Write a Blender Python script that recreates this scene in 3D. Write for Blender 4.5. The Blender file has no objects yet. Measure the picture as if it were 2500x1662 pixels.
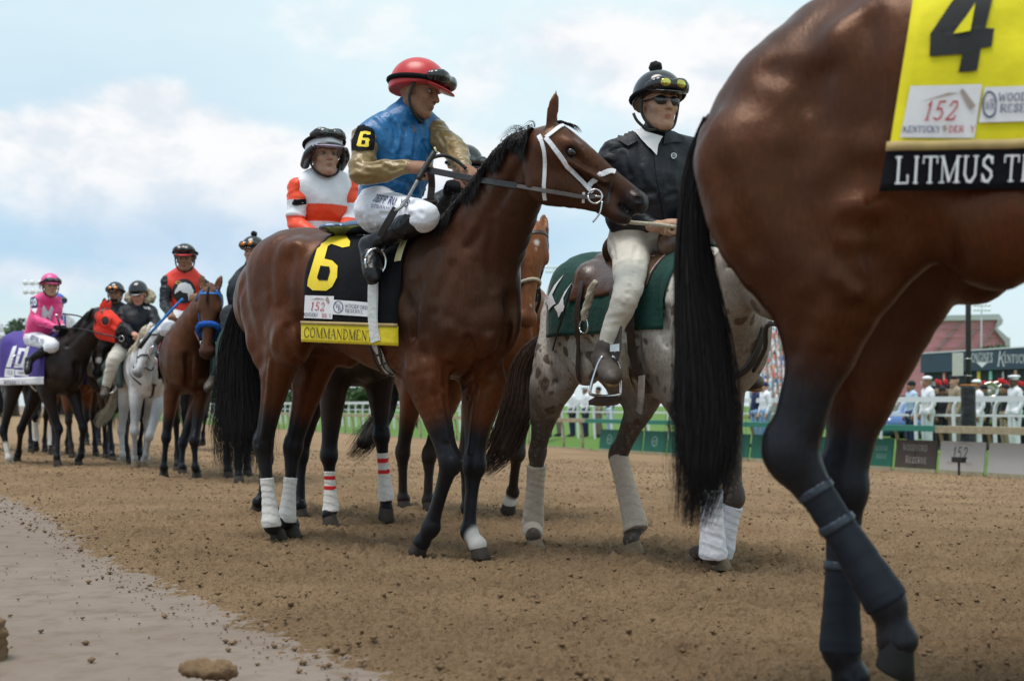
import bpy, math, random
import numpy as np
import openvdb
from mathutils import Vector, Matrix, noise
from mathutils.bvhtree import BVHTree
random.seed(7); np.random.seed(7)
S = bpy.context.scene; COL = S.collection; R = math.radians
# ---------------------------------------------------------------- camera, sky, sun, exposure
FPX, CXP, HZP, CAMH = 3180.0, 1250.0, 990.0, 0.74      # focal length and horizon, measured on the 2500 px wide photograph
cam = bpy.data.objects.new('camera', bpy.data.cameras.new('camera')); COL.objects.link(cam)
cam.location = (0, 0, CAMH); cam.rotation_euler = (R(90), 0, 0)
cam.data.sensor_width = 36; cam.data.lens = FPX/2500*36; cam.data.shift_y = (HZP-831)/2500
cam.data.clip_start = .05; cam.data.clip_end = 4000
cam.data.dof.use_dof = True; cam.data.dof.focus_distance = 6.2; cam.data.dof.aperture_fstop = 3.6
S.camera = cam
W = bpy.data.worlds.new('World'); S.world = W; W.use_nodes = True
SKYG = (.15,); VEIL = (.79, .955, 1.0); CLOUD = (.9, (3.1, 1.7, 0))
CUM = [(.12, .27, .35, .06, .62), (-.30, .20, .12, .045, 1.1), (-.20, .165, .20, .055, 1.15), (-.38, .10, .1, .02, .7), (-.05, .03, .35, .02, .6), (-.275, .20, .085, .030, .8), (-.22, .165, .13, .035, 1.0), (-.13, .165, .13, .045, 1.0), (-.28, .235, .05, .020, .9), (-.40, .215, .05, .018, .8), (-.34, .18, .08, .02, .6), (.1, .05, .2, .02, .4), (.55, .2, .15, .05, .9), (-.7, .25, .2, .05, .9)]
def build_world():
    nt = W.node_tree; N = nt.nodes; L = nt.links; N.clear()
    out = N.new('ShaderNodeOutputWorld'); bg = N.new('ShaderNodeBackground'); L.new(bg.outputs[0], out.inputs[0])
    sky = N.new('ShaderNodeTexSky'); sky.sky_type = 'NISHITA'; sky.sun_disc = False
    sky.sun_elevation = R(75); sky.sun_rotation = R(235); sky.air_density = 1.0; sky.dust_density = .6; sky.ozone_density = 1.5
    tc = N.new('ShaderNodeTexCoord')
    def mth(op, a, b=None, c=None, clamp=False):
        n = N.new('ShaderNodeMath'); n.operation = op; n.use_clamp = clamp
        for i, v in enumerate((a, b, c)):
            if v is None: continue
            if isinstance(v, (int, float)): n.inputs[i].default_value = v
            else: L.new(v, n.inputs[i])
        return n.outputs[0]
    def ramp(src, a, b, lo=0, hi=1):
        n = N.new('ShaderNodeMapRange'); n.interpolation_type = 'SMOOTHSTEP'
        L.new(src, n.inputs[0]); n.inputs[1].default_value = a; n.inputs[2].default_value = b
        n.inputs[3].default_value = lo; n.inputs[4].default_value = hi; return n.outputs[0]
    def mix(f, a, b, mode='MIX'):
        n = N.new('ShaderNodeMix'); n.data_type = 'RGBA'; n.blend_type = mode
        if isinstance(f, (int, float)): n.inputs[0].default_value = f
        else: L.new(f, n.inputs[0])
        for i, v in ((6, a), (7, b)):
            if isinstance(v, tuple): n.inputs[i].default_value = (*v, 1)
            else: L.new(v, n.inputs[i])
        return n.outputs[2]
    def nzd(scale, det, rough, off, dist=0.0):
        mp = N.new('ShaderNodeMapping'); L.new(tc.outputs['Generated'], mp.inputs[0]); mp.inputs['Location'].default_value = off; mp.inputs['Scale'].default_value = (1, 1, 1.7)
        n = N.new('ShaderNodeTexNoise'); n.inputs['Scale'].default_value = scale; n.inputs['Detail'].default_value = det; n.inputs['Roughness'].default_value = rough; n.inputs['Distortion'].default_value = dist
        L.new(mp.outputs[0], n.inputs['Vector']); return n.outputs[0]
    sep = N.new('ShaderNodeSeparateXYZ'); L.new(tc.outputs['Generated'], sep.inputs[0])
    x, y, z = sep.outputs
    # clouds live on a plane overhead, so they flatten towards the horizon
    zc = mth('MAXIMUM', mth('ADD', z, .10), .03)
    cx = mth('DIVIDE', x, zc); cy = mth('DIVIDE', y, zc)
    cmb = N.new('ShaderNodeCombineXYZ'); L.new(cx, cmb.inputs[0]); L.new(cy, cmb.inputs[1])
    def nz(scale, det, rough, off, dist=0.0):
        mp = N.new('ShaderNodeMapping'); L.new(cmb.outputs[0], mp.inputs[0]); mp.inputs['Location'].default_value = off
        n = N.new('ShaderNodeTexNoise'); n.inputs['Scale'].default_value = scale; n.inputs['Detail'].default_value = det
        n.inputs['Roughness'].default_value = rough; n.inputs['Distortion'].default_value = dist
        L.new(mp.outputs[0], n.inputs['Vector']); return n.outputs[0]
    big = nzd(6.5, 9, .55, CLOUD[1], .2); veil = nz(.35, 6, .6, (7, 2, 0)); fine = nzd(17, 7, .58, (1, 9, 0), .2)
    base = mix(1.0, sky.outputs[0], (SKYG[0],)*3, 'MULTIPLY')
    # thin high veil everywhere, whiter overhead and to the right
    vf = mth('ADD', ramp(veil, .3, .7, .20, .54), ramp(z, .03, .30, 0, .36), clamp=True)
    yy = mth('MAXIMUM', y, .05); az = mth('DIVIDE', x, yy); el = mth('DIVIDE', z, yy)
    vf = mth('ADD', vf, ramp(az, -.35, .15, -.06, .28), clamp=True)
    c1 = mix(vf, base, VEIL)
    c1 = mix(ramp(z, 0, .12, .55, 0), c1, (.64, .78, .88))
    # banks of broken cumulus, each a soft patch of sky where the noise may condense
    pot = None
    for (a0, e0, wa, we, amp) in CUM:
        da = mth('DIVIDE', mth('SUBTRACT', az, a0), wa); de = mth('DIVIDE', mth('SUBTRACT', el, e0), we)
        g = mth('MULTIPLY', mth('EXPONENT', mth('MULTIPLY', mth('ADD', mth('MULTIPLY', da, da), mth('MULTIPLY', de, de)), -1)), amp)
        pot = g if pot is None else mth('MAXIMUM', pot, g)
    dens = mth('ADD', mth('ADD', mth('MULTIPLY', big, .52), mth('MULTIPLY', fine, .23)), mth('MULTIPLY', pot, .42))
    cm = ramp(dens, .47, .66, 0, .98)
    lit = ramp(fine, .35, .62, 0, 1)
    cc = mix(lit, (.78, .84, .91), (.985, .99, 1.0))
    bd = mth('DIVIDE', mth('SUBTRACT', el, .125), .032); bd2 = mth('EXPONENT', mth('MULTIPLY', mth('MULTIPLY', bd, bd), -1))
    low = mth('MULTIPLY', mth('MULTIPLY', bd2, ramp(az, -.05, .18, .85, .1)), ramp(big, .30, .60, .5, 1), clamp=True)
    c2 = mix(cm, c1, cc)
    c2 = mix(mth('MULTIPLY', low, .85), c2, (.42, .64, .86))
    L.new(c2, bg.inputs[0]); bg.inputs[1].default_value = 1.0

build_world()
sun = bpy.data.objects.new('sun', bpy.data.lights.new('sun', 'SUN')); COL.objects.link(sun)
sun.data.energy = 3.0; sun.data.angle = R(34); sun.data.color = (1, .95, .88); sun.rotation_euler = (R(15), 0, R(-55))
S.view_settings.view_transform = 'Standard'; S.view_settings.look = 'None'; S.view_settings.exposure = 0; S.view_settings.gamma = 1
S.cycles.use_denoising = True; S.cycles.max_bounces = 6

# ---------------------------------------------------------------- small helpers
V3 = Vector
def P(u, v, Y): return V3(((u-CXP)/FPX*Y, Y, CAMH-(v-HZP)/FPX*Y))
def G(u, v, z=0.0):
    Y = FPX*(CAMH-z)/(v-HZP); return V3(((u-CXP)/FPX*Y, Y, z))
def lerp(a, b, t): return a+(b-a)*t
def link(o, parent=None):
    COL.objects.link(o)
    if parent is not None: o.parent = parent; o.matrix_parent_inverse = parent.matrix_basis.inverted() if parent.type == 'EMPTY' and not parent.parent else Matrix()
    return o
def tag(o, label, cat, group=None, kind=None):
    if label: o['label'] = label
    if cat: o['category'] = cat
    if group: o['group'] = group
    if kind: o['kind'] = kind
    return o
def thing(name, loc, label, cat, group=None):
    o = bpy.data.objects.new(name, None); o.location = loc; COL.objects.link(o); o.empty_display_size = .1
    return tag(o, label, cat, group)
def meshob(name, verts, faces, mat, parent=None, smooth=True):
    me = bpy.data.meshes.new(name)
    if isinstance(verts, np.ndarray):
        q = faces
        me.vertices.add(len(verts)); me.vertices.foreach_set('co', verts.astype('f').ravel())
        n = len(q); me.loops.add(n*q.shape[1]); me.loops.foreach_set('vertex_index', q.astype('i').ravel())
        me.polygons.add(n); me.polygons.foreach_set('loop_start', np.arange(0, n*q.shape[1], q.shape[1], dtype='i'))
        me.polygons.foreach_set('loop_total', np.full(n, q.shape[1], 'i'))
        me.update(calc_edges=True); me.validate()
    else:
        me.from_pydata([tuple(v) for v in verts], [], faces); me.update()
    if smooth: me.polygons.foreach_set('use_smooth', [True]*len(me.polygons))
    if mat: me.materials.append(mat)
    o = bpy.data.objects.new(name, me); link(o, parent); return o
def attr(o, name, vals):
    a = o.data.attributes.new(name, 'FLOAT', 'POINT'); a.data.foreach_set('value', np.asarray(vals, 'f'))
def verts_of(o):
    a = np.empty(len(o.data.vertices)*3, 'f'); o.data.vertices.foreach_get('co', a); return a.reshape(-1, 3)
def sstep(x, a, b):
    t = np.clip((x-a)/(b-a), 0, 1); return t*t*(3-2*t)
def catmull(pts, vals, m):
    """resample points (and lists of numbers) along a Catmull-Rom curve"""
    n = len(pts); out = []; ov = [[] for _ in vals]
    for i in range(n-1):
        p0, p1, p2, p3 = pts[max(i-1, 0)], pts[i], pts[i+1], pts[min(i+2, n-1)]
        for j in range(m if i < n-2 else m+1):
            t = j/m; t2, t3 = t*t, t*t*t
            out.append(.5*((2*p1)+(p2-p0)*t+(2*p0-5*p1+4*p2-p3)*t2+(3*p1-p0-3*p2+p3)*t3))
            for q, v in enumerate(vals):
                a, b, c, d = v[max(i-1, 0)], v[i], v[i+1], v[min(i+2, n-1)]
                x = .5*((2*b)+(c-a)*t+(2*a-5*b+4*c-d)*t2+(3*b-a-3*c+d)*t3)
                lo, hi = min(b, c), max(b, c); e = .08*(hi-lo)+1e-4
                ov[q].append(min(max(x, lo-e), hi+e))
    return out, ov
# ---------------------------------------------------------------- smooth solid modelling on a distance grid
class Solid:
    def __init__(s, h): s.h = h; s.ops = []
    def chain(s, pts, rad, wid=1.0, lat=(0, 1, 0), k=.03, m=3, cut=False):
        pts = [V3(p) for p in pts]; wid = [wid]*len(pts) if isinstance(wid, (int, float)) else list(wid)
        rad = [rad]*len(pts) if isinstance(rad, (int, float)) else list(rad)
        if len(pts) > 2 and m > 1: pts, (rad, wid) = catmull(pts, [rad, wid], m)
        s.ops.append(('c', np.array([tuple(p) for p in pts]), np.array(rad), np.array(wid), np.array(V3(lat).normalized()), k, cut)); return s
    def ell(s, c, r, ax=((1, 0, 0), (0, 1, 0), (0, 0, 1)), k=.02, cut=False):
        s.ops.append(('e', np.array(c, float), np.array(r, float), np.array([tuple(V3(a).normalized()) for a in ax]), None, k, cut)); return s
    def half(s, c, n):           # keep only the side the normal points away from
        s.ops.append(('h', np.array(c, float), np.array(V3(n).normalized()), None, None, 0, True)); return s
    def bounds(s):
        lo, hi = [], []
        for o in s.ops:
            if o[6]: continue
            if o[0] == 'c':
                r = (o[2]*np.maximum(1, o[3]))[:, None]; lo.append((o[1]-r).min(0)); hi.append((o[1]+r).max(0))
            else:
                r = o[2].max(); lo.append(o[1]-r); hi.append(o[1]+r)
        return np.min(lo, 0), np.max(hi, 0)
    def build(s, name, mat, parent=None, disp=None, flat=False):
        h = s.h; lo, hi = s.bounds(); lo = lo-4*h-.02; hi = hi+4*h+.02
        n = np.ceil((hi-lo)/h).astype(int)+1
        D = np.full(n, .5, 'f'); ax = [lo[i]+h*np.arange(n[i], dtype='f') for i in range(3)]
        for o in s.ops:
            k = o[5]
            if o[0] == 'c': r = (o[2]*np.maximum(1, o[3]))[:, None]; a, b = (o[1]-r).min(0), (o[1]+r).max(0)
            elif o[0] == 'e': a, b = o[1]-o[2].max(), o[1]+o[2].max()
            else: a, b = lo, hi
            mg = k+3*h
            i0 = np.clip(((a-mg-lo)/h).astype(int), 0, n-1); i1 = np.clip(np.ceil((b+mg-lo)/h).astype(int)+1, 1, n)
            sl = tuple(slice(i0[i], i1[i]) for i in range(3))
            if any(i1[i] <= i0[i] for i in range(3)): continue
            X = ax[0][sl[0]][:, None, None]; Y = ax[1][sl[1]][None, :, None]; Z = ax[2][sl[2]][None, None, :]
            if o[0] == 'e':
                q = [(X-o[1][0])*A[0]+(Y-o[1][1])*A[1]+(Z-o[1][2])*A[2] for A in o[3]]
                k0 = np.sqrt(sum((q[i]/o[2][i])**2 for i in range(3)))+1e-6
                k1 = np.sqrt(sum((q[i]/o[2][i]**2)**2 for i in range(3)))+1e-6
                d = k0*(k0-1)/k1
            elif o[0] == 'h':
                d = (X-o[1][0])*o[2][0]+(Y-o[1][1])*o[2][1]+(Z-o[1][2])*o[2][2]
                D[sl] = np.maximum(D[sl], d); continue
            else:
                pts, rad, wid, L = o[1], o[2], o[3], o[4]
                d = np.full((sl[0].stop-sl[0].start, sl[1].stop-sl[1].start, sl[2].stop-sl[2].start), .5, 'f')
                for j in range(len(pts)-1):
                    A, B = pts[j], pts[j+1]; rr = max(rad[j]*max(1, wid[j]), rad[j+1]*max(1, wid[j+1]))+mg
                    a2 = np.minimum(A, B)-rr; b2 = np.maximum(A, B)+rr
                    e0 = np.clip(((a2-lo)/h).astype(int), i0, i1-1); e1 = np.clip(np.ceil((b2-lo)/h).astype(int)+1, i0+1, i1)
                    x = ax[0][e0[0]:e1[0]][:, None, None]; y = ax[1][e0[1]:e1[1]][None, :, None]; z = ax[2][e0[2]:e1[2]][None, None, :]
                    BA = B-A; bb = float(BA@BA)+1e-12
                    px, py, pz = x-A[0], y-A[1], z-A[2]
                    t = np.clip((px*BA[0]+py*BA[1]+pz*BA[2])/bb, 0, 1)
                    qx, qy, qz = px-t*BA[0], py-t*BA[1], pz-t*BA[2]
                    w = wid[j]+(wid[j+1]-wid[j])*t; r = rad[j]+(rad[j+1]-rad[j])*t
                    ql = qx*L[0]+qy*L[1]+qz*L[2]
                    dd = (np.sqrt(np.maximum(qx*qx+qy*qy+qz*qz-ql*ql+(ql/w)**2, 0))-r)*np.sqrt(np.minimum(w, 1))
                    s2 = tuple(slice(e0[i]-i0[i], e1[i]-i0[i]) for i in range(3))
                    np.minimum(d[s2], dd, out=d[s2])
            C = D[sl]
            if o[6]:
                if k > 0:
                    e = np.clip(.5-.5*(C+d)/k, 0, 1); D[sl] = C+(-d-C)*e+k*e*(1-e)
                else: D[sl] = np.maximum(C, -d)
            elif k > 0:
                e = np.clip(.5+.5*(C-d)/k, 0, 1); D[sl] = C+(d-C)*e-k*e*(1-e)
            else: D[sl] = np.minimum(C, d)
        g = openvdb.FloatGrid(); g.background = 1.0; g.copyFromArray(D)
        pts, _, quads = g.convertToPolygons(0.0, 0.0)
        pts = pts.astype(float)*h+lo
        if disp is not None:
            nr = np.zeros_like(pts); a, b, c = pts[quads[:, 0]], pts[quads[:, 1]], pts[quads[:, 2]]
            fn = np.cross(b-a, c-a)
            for j in range(4): np.add.at(nr, quads[:, j], fn)
            nr /= (np.linalg.norm(nr, axis=1, keepdims=True)+1e-12)
            pts = pts+nr*disp(pts)[:, None]
        return meshob(name, pts, quads, mat, parent, not flat)
def nz3(V, sc, off=0.0, st=(1, 1, 1)):
    A = V*sc*np.array(st)+off; f = noise.noise
    return np.array([f(V3(p)) for p in A.tolist()])
def wrinkle(amp, sc, st=(1, 1, 1), off=0.0):
    def f(V):
        n = nz3(V, sc, off, st); n2 = nz3(V, sc*2.1, off+5, st)
        return amp*((1-2*np.abs(n))*1.0-.5+.45*(1-2*np.abs(n2))-.2)
    return f
# ---------------------------------------------------------------- materials
MATS = {}
def mat(name, col, rough=.6, spec=.5, noise_amt=.12, nscale=30, bump=0.0, bscale=200, metal=0.0, sheen=0.0, coat=0.0, emit=None, attrs=(), stretch=(1, 1, 1), bdist=.01):
    """plain procedural material: colour with noise variation, bump, optional colour layers driven by vertex attributes"""
    if name in MATS: return MATS[name]
    m = bpy.data.materials.new(name); MATS[name] = m; m.use_nodes = True
    nt = m.node_tree; N, L = nt.nodes, nt.links; b = N['Principled BSDF']
    tc = N.new('ShaderNodeTexCoord'); mp = N.new('ShaderNodeMapping'); L.new(tc.outputs['Object'], mp.inputs[0]); mp.inputs['Scale'].default_value = stretch
    n = N.new('ShaderNodeTexNoise'); n.inputs['Scale'].default_value = nscale; n.inputs['Detail'].default_value = 5; L.new(mp.outputs[0], n.inputs['Vector'])
    r = N.new('ShaderNodeMapRange'); L.new(n.outputs[0], r.inputs[0]); r.inputs[1].default_value = .3; r.inputs[2].default_value = .7
    r.inputs[3].default_value = 1-noise_amt; r.inputs[4].default_value = 1+noise_amt
    cur = None
    def mix(f, a, c, mode='MIX'):
        x = N.new('ShaderNodeMix'); x.data_type = 'RGBA'; x.blend_type = mode
        if isinstance(f, (int, float)): x.inputs[0].default_value = f
        else: L.new(f, x.inputs[0])
        for i, v in ((6, a), (7, c)):
            if isinstance(v, (tuple, list)): x.inputs[i].default_value = (*v[:3], 1)
            else: L.new(v, x.inputs[i])
        return x.outputs[2]
    cur = tuple(col)
    for an, c in attrs:
        at = N.new('ShaderNodeAttribute'); at.attribute_name = an; cur = mix(at.outputs['Fac'], cur, c)
    vm = N.new('ShaderNodeCombineColor'); [L.new(r.outputs[0], vm.inputs[i]) for i in range(3)]
    cur = mix(1.0, cur, vm.outputs[0], 'MULTIPLY'); L.new(cur, b.inputs['Base Color'])
    b.inputs['Roughness'].default_value = rough; b.inputs['Specular IOR Level'].default_value = spec; b.inputs['Metallic'].default_value = metal
    b.inputs['Sheen Weight'].default_value = sheen; b.inputs['Sheen Roughness'].default_value = .4; b.inputs['Coat Weight'].default_value = coat; b.inputs['Coat Roughness'].default_value = .15
    if emit: b.inputs['Emission Color'].default_value = (*emit[:3], 1); b.inputs['Emission Strength'].default_value = emit[3]
    if bump:
        n2 = N.new('ShaderNodeTexNoise'); n2.inputs['Scale'].default_value = bscale; n2.inputs['Detail'].default_value = 4; L.new(mp.outputs[0], n2.inputs['Vector'])
        bp = N.new('ShaderNodeBump'); bp.inputs['Strength'].default_value = bump; bp.inputs['Distance'].default_value = bdist; L.new(n2.outputs[0], bp.inputs['Height']); L.new(bp.outputs[0], b.inputs['Normal'])
    return m
BLACK = (.012, .012, .015)
def coat_mat(name, base, dark=(.018, .014, .013), pts=(.012, .011, .012), rough=.42, red=None, spect=(1, .56, .36, 1), specv=.30):
    """horse coat: body colour drifting towards a darker tone in soft patches, black points and white markings by attribute, fine hair grain"""
    m = bpy.data.materials.new(name); m.use_nodes = True; nt = m.node_tree; N, L = nt.nodes, nt.links; b = N['Principled BSDF']
    tc = N.new('ShaderNodeTexCoord')
    def nzn(sc, det, off=0, st=(1, 1, 1)):
        mp = N.new('ShaderNodeMapping'); L.new(tc.outputs['Object'], mp.inputs[0]); mp.inputs['Location'].default_value = (off, off, off); mp.inputs['Scale'].default_value = st
        n = N.new('ShaderNodeTexNoise'); n.inputs['Scale'].default_value = sc; n.inputs['Detail'].default_value = det; L.new(mp.outputs[0], n.inputs['Vector']); return n.outputs[0]
    def rg(x, a, c, lo, hi):
        r = N.new('ShaderNodeMapRange'); L.new(x, r.inputs[0])
        for i, v in enumerate((a, c, lo, hi)): r.inputs[i+1].default_value = v
        return r.outputs[0]
    def mix(f, a, c, mode='MIX'):
        x = N.new('ShaderNodeMix'); x.data_type = 'RGBA'; x.blend_type = mode
        if isinstance(f, (int, float)): x.inputs[0].default_value = f
        else: L.new(f, x.inputs[0])
        for i, v in ((6, a), (7, c)):
            if isinstance(v, (tuple, list)): x.inputs[i].default_value = (*v[:3], 1)
            else: L.new(v, x.inputs[i])
        return x.outputs[2]
    def at(n):
        a = N.new('ShaderNodeAttribute'); a.attribute_name = n; return a.outputs['Fac']
    c = mix(rg(nzn(2.2, 4), .32, .68, 0, .8), base, dark if red is None else red); c = mix(rg(nzn(7, 5, 2), .5, .75, 0, .35), c, dark)
    c = mix(at('dark'), c, dark)
    hair = nzn(120, 3, 3, (1, 1, .25)); g = rg(hair, .25, .75, .72, 1.28)
    cc = N.new('ShaderNodeCombineColor'); [L.new(g, cc.inputs[i]) for i in range(3)]
    c = mix(at('pts'), c, pts); c = mix(1.0, c, cc.outputs[0], 'MULTIPLY'); c = mix(at('wht'), c, (.62, .58, .54))
    L.new(c, b.inputs['Base Color'])
    L.new(rg(nzn(5, 5, 9), .32, .68, rough-.10, rough+.16), b.inputs['Roughness']); b.inputs['Specular IOR Level'].default_value = specv; L.new(mix(at('pts'), spect[:3], (.38, .42, .52)), b.inputs['Specular Tint'])
    b.inputs['Sheen Weight'].default_value = .02; b.inputs['Sheen Roughness'].default_value = .35
    bp = N.new('ShaderNodeBump'); bp.inputs['Strength'].default_value = .25; bp.inputs['Distance'].default_value = .004
    L.new(hair, bp.inputs['Height'])
    b2 = N.new('ShaderNodeBump'); b2.inputs['Strength'].default_value = .35; b2.inputs['Distance'].default_value = .012; L.new(nzn(11, 5, 5), b2.inputs['Height']); L.new(bp.outputs[0], b2.inputs['Normal'])
    L.new(b2.outputs[0], b.inputs['Normal']); return m
# ---------------------------------------------------------------- horses
class Frame:
    """horse-local axes: d forward, n to the horse's right, z up"""
    def __init__(s, O, deg, sc=1.0):
        s.O = V3((O[0], O[1], 0)); a = R(deg); s.d = V3((math.cos(a), -math.sin(a), 0)); s.n = V3((-math.sin(a), -math.cos(a), 0)); s.sc = sc
    fx = 1.0; g = 1.0
    def L(s, x, y, z):
        x = x if x < .3 else .3+(x-.3)*s.fx
        return s.O+(s.d*x+s.n*y+V3((0, 0, z)))*s.sc
    def J(s, u, v, lat=0.0):                     # point of the vertical plane at that sideways offset seen at u, v
        r = V3(((u-CXP)/FPX, 1, -(v-HZP)/FPX)); c = V3((0, 0, CAMH))
        return c+r*((lat-(c-s.O).dot(s.n))/r.dot(s.n))
TORSO = [  # x, z centre, half height, half width
    (-.80, 1.27, .12, .10), (-.72, 1.30, .22, .17), (-.55, 1.335, .30, .245), (-.36, 1.345, .325, .285), (-.15, 1.325, .285, .27), (.05, 1.285, .305, .28),
    (.25, 1.245, .345, .29), (.42, 1.23, .375, .275), (.58, 1.225, .36, .235), (.72, 1.18, .29, .21), (.82, 1.12, .19, .17)]
def horse_solid(F, legs, neck, nrad, hd, h=.012, torso=TORSO, muscle=True, tz=0.0, nwid=.62):
    sc = F.sc; S_ = Solid(h); n = F.n
    T = [F.L(x, 0, z+tz) for x, z, a, b in torso]
    S_.chain(T, [a*sc for _, _, a, _ in torso], [b/a for _, _, a, b in torso], n, k=.02, m=2)
    # neck
    S_.chain(neck, [r*sc for r in nrad], [.95, .75]+[nwid]*(len(neck)-2) if len(neck) > 2 else nwid, hd['lat0'] if 'lat0' in hd else n, k=.10*sc, m=3)
    for key, pt in legs.items():
        sd = 1 if key[0] == 'r' else -1; hind = key[1] == 'h'
        a, b, c, f, e = [V3(p) for p in pt[:5]]
        if hind:
            S_.chain([a, lerp(a, b, .55), b], [.215*sc, .20*sc, .135*sc], [.62, .58, .60], n, k=.06*sc)
            S_.chain([F.L(-.62, sd*.11, 1.34+tz), lerp(F.L(-.60, sd*.13, 1.1+tz), b, .2), lerp(b, c, .42)], [.15*sc, .15*sc, .07*sc], [.7, .65, .7], n, k=.05*sc)
            back = (c-lerp(b, f, .5)); back.z *= .3; back = back.normalized() if back.length > .03 else -F.d
            fw = (b-c).normalized()
            hk = c+back*.045*sc+fw*.055*sc
            S_.chain([b, lerp(b, c, .3), lerp(b, c, .62), lerp(b, c, .88), c, lerp(c, f, .15), lerp(c, f, .45), lerp(c, f, .85), f, lerp(f, e, .55), e],
                     [.132*sc*F.g, .110*sc*F.g, .072*sc*F.g, .054*sc, .064*sc, .048*sc, .036*sc, .036*sc, .048*sc, .037*sc, .048*sc],
                     [.66, .70, .78, .85, .80, .80, .82, .85, .92, 1, 1], n, k=.03*sc)
            S_.chain([lerp(b, c, .45)+back*.05*sc*F.g**2, lerp(b, c, .75)+back*.055*sc*F.g**2, hk], [.024*sc, .017*sc, .020*sc], 1, n, k=.028*sc)
            S_.chain([hk, c+back*.038*sc, lerp(c, f, .25)+back*.018*sc], [.022*sc, .022*sc, .016*sc], 1, n, k=.03*sc)
            S_.chain([lerp(c, f, .2)+back*.016*sc, lerp(c, f, .8)+back*.016*sc, f+back*.020*sc], [.013*sc, .013*sc, .02*sc], 1, n, k=.014*sc)
        else:
            S_.chain([a, lerp(a, b, .5), b], [.15*sc, .135*sc, .115*sc], [.6, .6, .66], n, k=.07*sc)
            back = (lerp(b, f, .5)-c); back = -F.d if back.length < .05 else back.normalized()
            if back.dot(F.d) > 0: back = -F.d
            S_.chain([b, lerp(b, c, .22), lerp(b, c, .5), lerp(b, c, .82), c, lerp(c, f, .14), lerp(c, f, .45), lerp(c, f, .85), f, lerp(f, e, .55), e],
                     [.118*sc, .104*sc, .076*sc, .054*sc, .058*sc, .044*sc, .034*sc, .035*sc, .047*sc, .036*sc, .045*sc],
                     [.72, .75, .82, .88, .92, .9, .85, .85, .92, 1, 1], n, k=.03*sc)
            S_.chain([lerp(b, c, .1)+n*sd*.04*sc+F.d*.03*sc, lerp(b, c, .5)+F.d*.02*sc, lerp(b, c, .95)+F.d*.012*sc], [.05*sc, .035*sc, .03*sc], .8, n, k=.02*sc)
            S_.chain([lerp(c, f, .12)+back*.022*sc, lerp(c, f, .8)+back*.022*sc, f+back*.02*sc], [.015*sc, .014*sc, .02*sc], 1, n, k=.014*sc)
            S_.ell(c+F.d*.012*sc, (.05*sc, .046*sc, .06*sc), (F.d, n, (0, 0, 1)), k=.02*sc)
    if muscle:
        for sd in (1, -1):
            S_.ell(F.L(-.42, sd*.14, 1.44+tz), (.26*sc, .15*sc, .20*sc), (F.d, n, (0, 0, 1)), k=.03*sc)      # gluteal mass
            S_.ell(F.L(-.45, sd*.08, 1.60+tz), (.16*sc, .07*sc, .055*sc), (F.d, n, (0, 0, 1)), k=.05*sc)
            S_.ell(F.L(-.25, sd*.20, 1.53+tz), (.06*sc, .05*sc, .05*sc), (F.d, n, (0, 0, 1)), k=.06*sc)         # point of hip
            S_.chain([F.L(.58, sd*.07, 1.50+tz), F.L(.66, sd*.16, 1.32+tz), F.L(.76, sd*.165, 1.13+tz)], [.06*sc, .08*sc, .08*sc], .7, n, k=.06*sc)   # shoulder blade to point
            S_.chain([F.L(.42, sd*.16, 1.30+tz), F.L(.40, sd*.20, 1.14+tz), F.L(.44, sd*.17, 1.00+tz)], [.10*sc, .12*sc, .09*sc], .6, n, k=.025*sc)      # triceps
            S_.ell(F.L(.79, sd*.085, 1.09+tz), (.10*sc, .085*sc, .13*sc), (F.d, n, (0, 0, 1)), k=.02*sc)     # breast
            S_.chain([F.L(.50, sd*.285, 1.44+tz), F.L(.55, sd*.275, 1.30+tz), F.L(.60, sd*.265, 1.20+tz)], .02*sc, 1, n, k=.07*sc, cut=True)
            S_.chain([F.L(-.66, sd*.235, 1.40+tz), F.L(-.60, sd*.265, 1.18+tz), F.L(-.53, sd*.235, .98+tz)], .012*sc, 1, n, k=.08*sc, cut=True)
            S_.ell(F.L(-.30, sd*.19, 1.11+tz), (.13*sc, .10*sc, .17*sc), (F.d, n, (0, 0, 1)), k=.05*sc)       # stifle mass
            S_.chain([F.L(.30, sd*.30, 1.22+tz), F.L(.31, sd*.29, 1.05+tz), F.L(.36, sd*.25, .95+tz)], .012*sc, 1, n, k=.05*sc, cut=True)
            S_.chain([F.L(-.20, sd*.255, 1.16+tz), F.L(-.12, sd*.22, 1.08+tz), F.L(-.06, sd*.20, 1.0+tz)], .02*sc, 1, n, k=.06*sc, cut=True)
    if muscle:
        S_.chain([F.L(.99, 0, 1.22+tz), F.L(.95, 0, 1.06+tz), F.L(.86, 0, .93+tz)], .03*sc, 1, n, k=.06*sc, cut=True)      # cleft of the breast
        for sd in (1, -1):
            l0 = hd.get('lat0', n); a, b = neck[0]+F.n*sd*.15*sc, neck[-2]+V3(l0)*sd*.075*sc
            S_.chain([lerp(a, b, .35)+F.d*.07*sc, lerp(a, b, .6)+F.d*.05*sc, b+F.d*.02*sc], .008*sc, 1, n, k=.05*sc, cut=True)      # jugular groove
            for z0, z1, x0, x1 in ((1.30, 1.06, .66, .60), (1.12, .98, .72, .66)): S_.chain([F.L(x0, sd*.265, z0+tz), F.L((x0+x1)/2, sd*.27, (z0+z1)/2+tz), F.L(x1, sd*.22, z1+tz)], .009*sc, 1, n, k=.05*sc, cut=True)
            for x in (-.02, .07, .16, .25): S_.chain([F.L(x, sd*.292, 1.34+tz), F.L(x-.04, sd*.295, 1.18+tz), F.L(x-.08, sd*.25, 1.02+tz)], .003*sc, 1, n, k=.03*sc, cut=True)    # hint of ribs
    add_horse_head(S_, hd, sc)
    return S_
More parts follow.
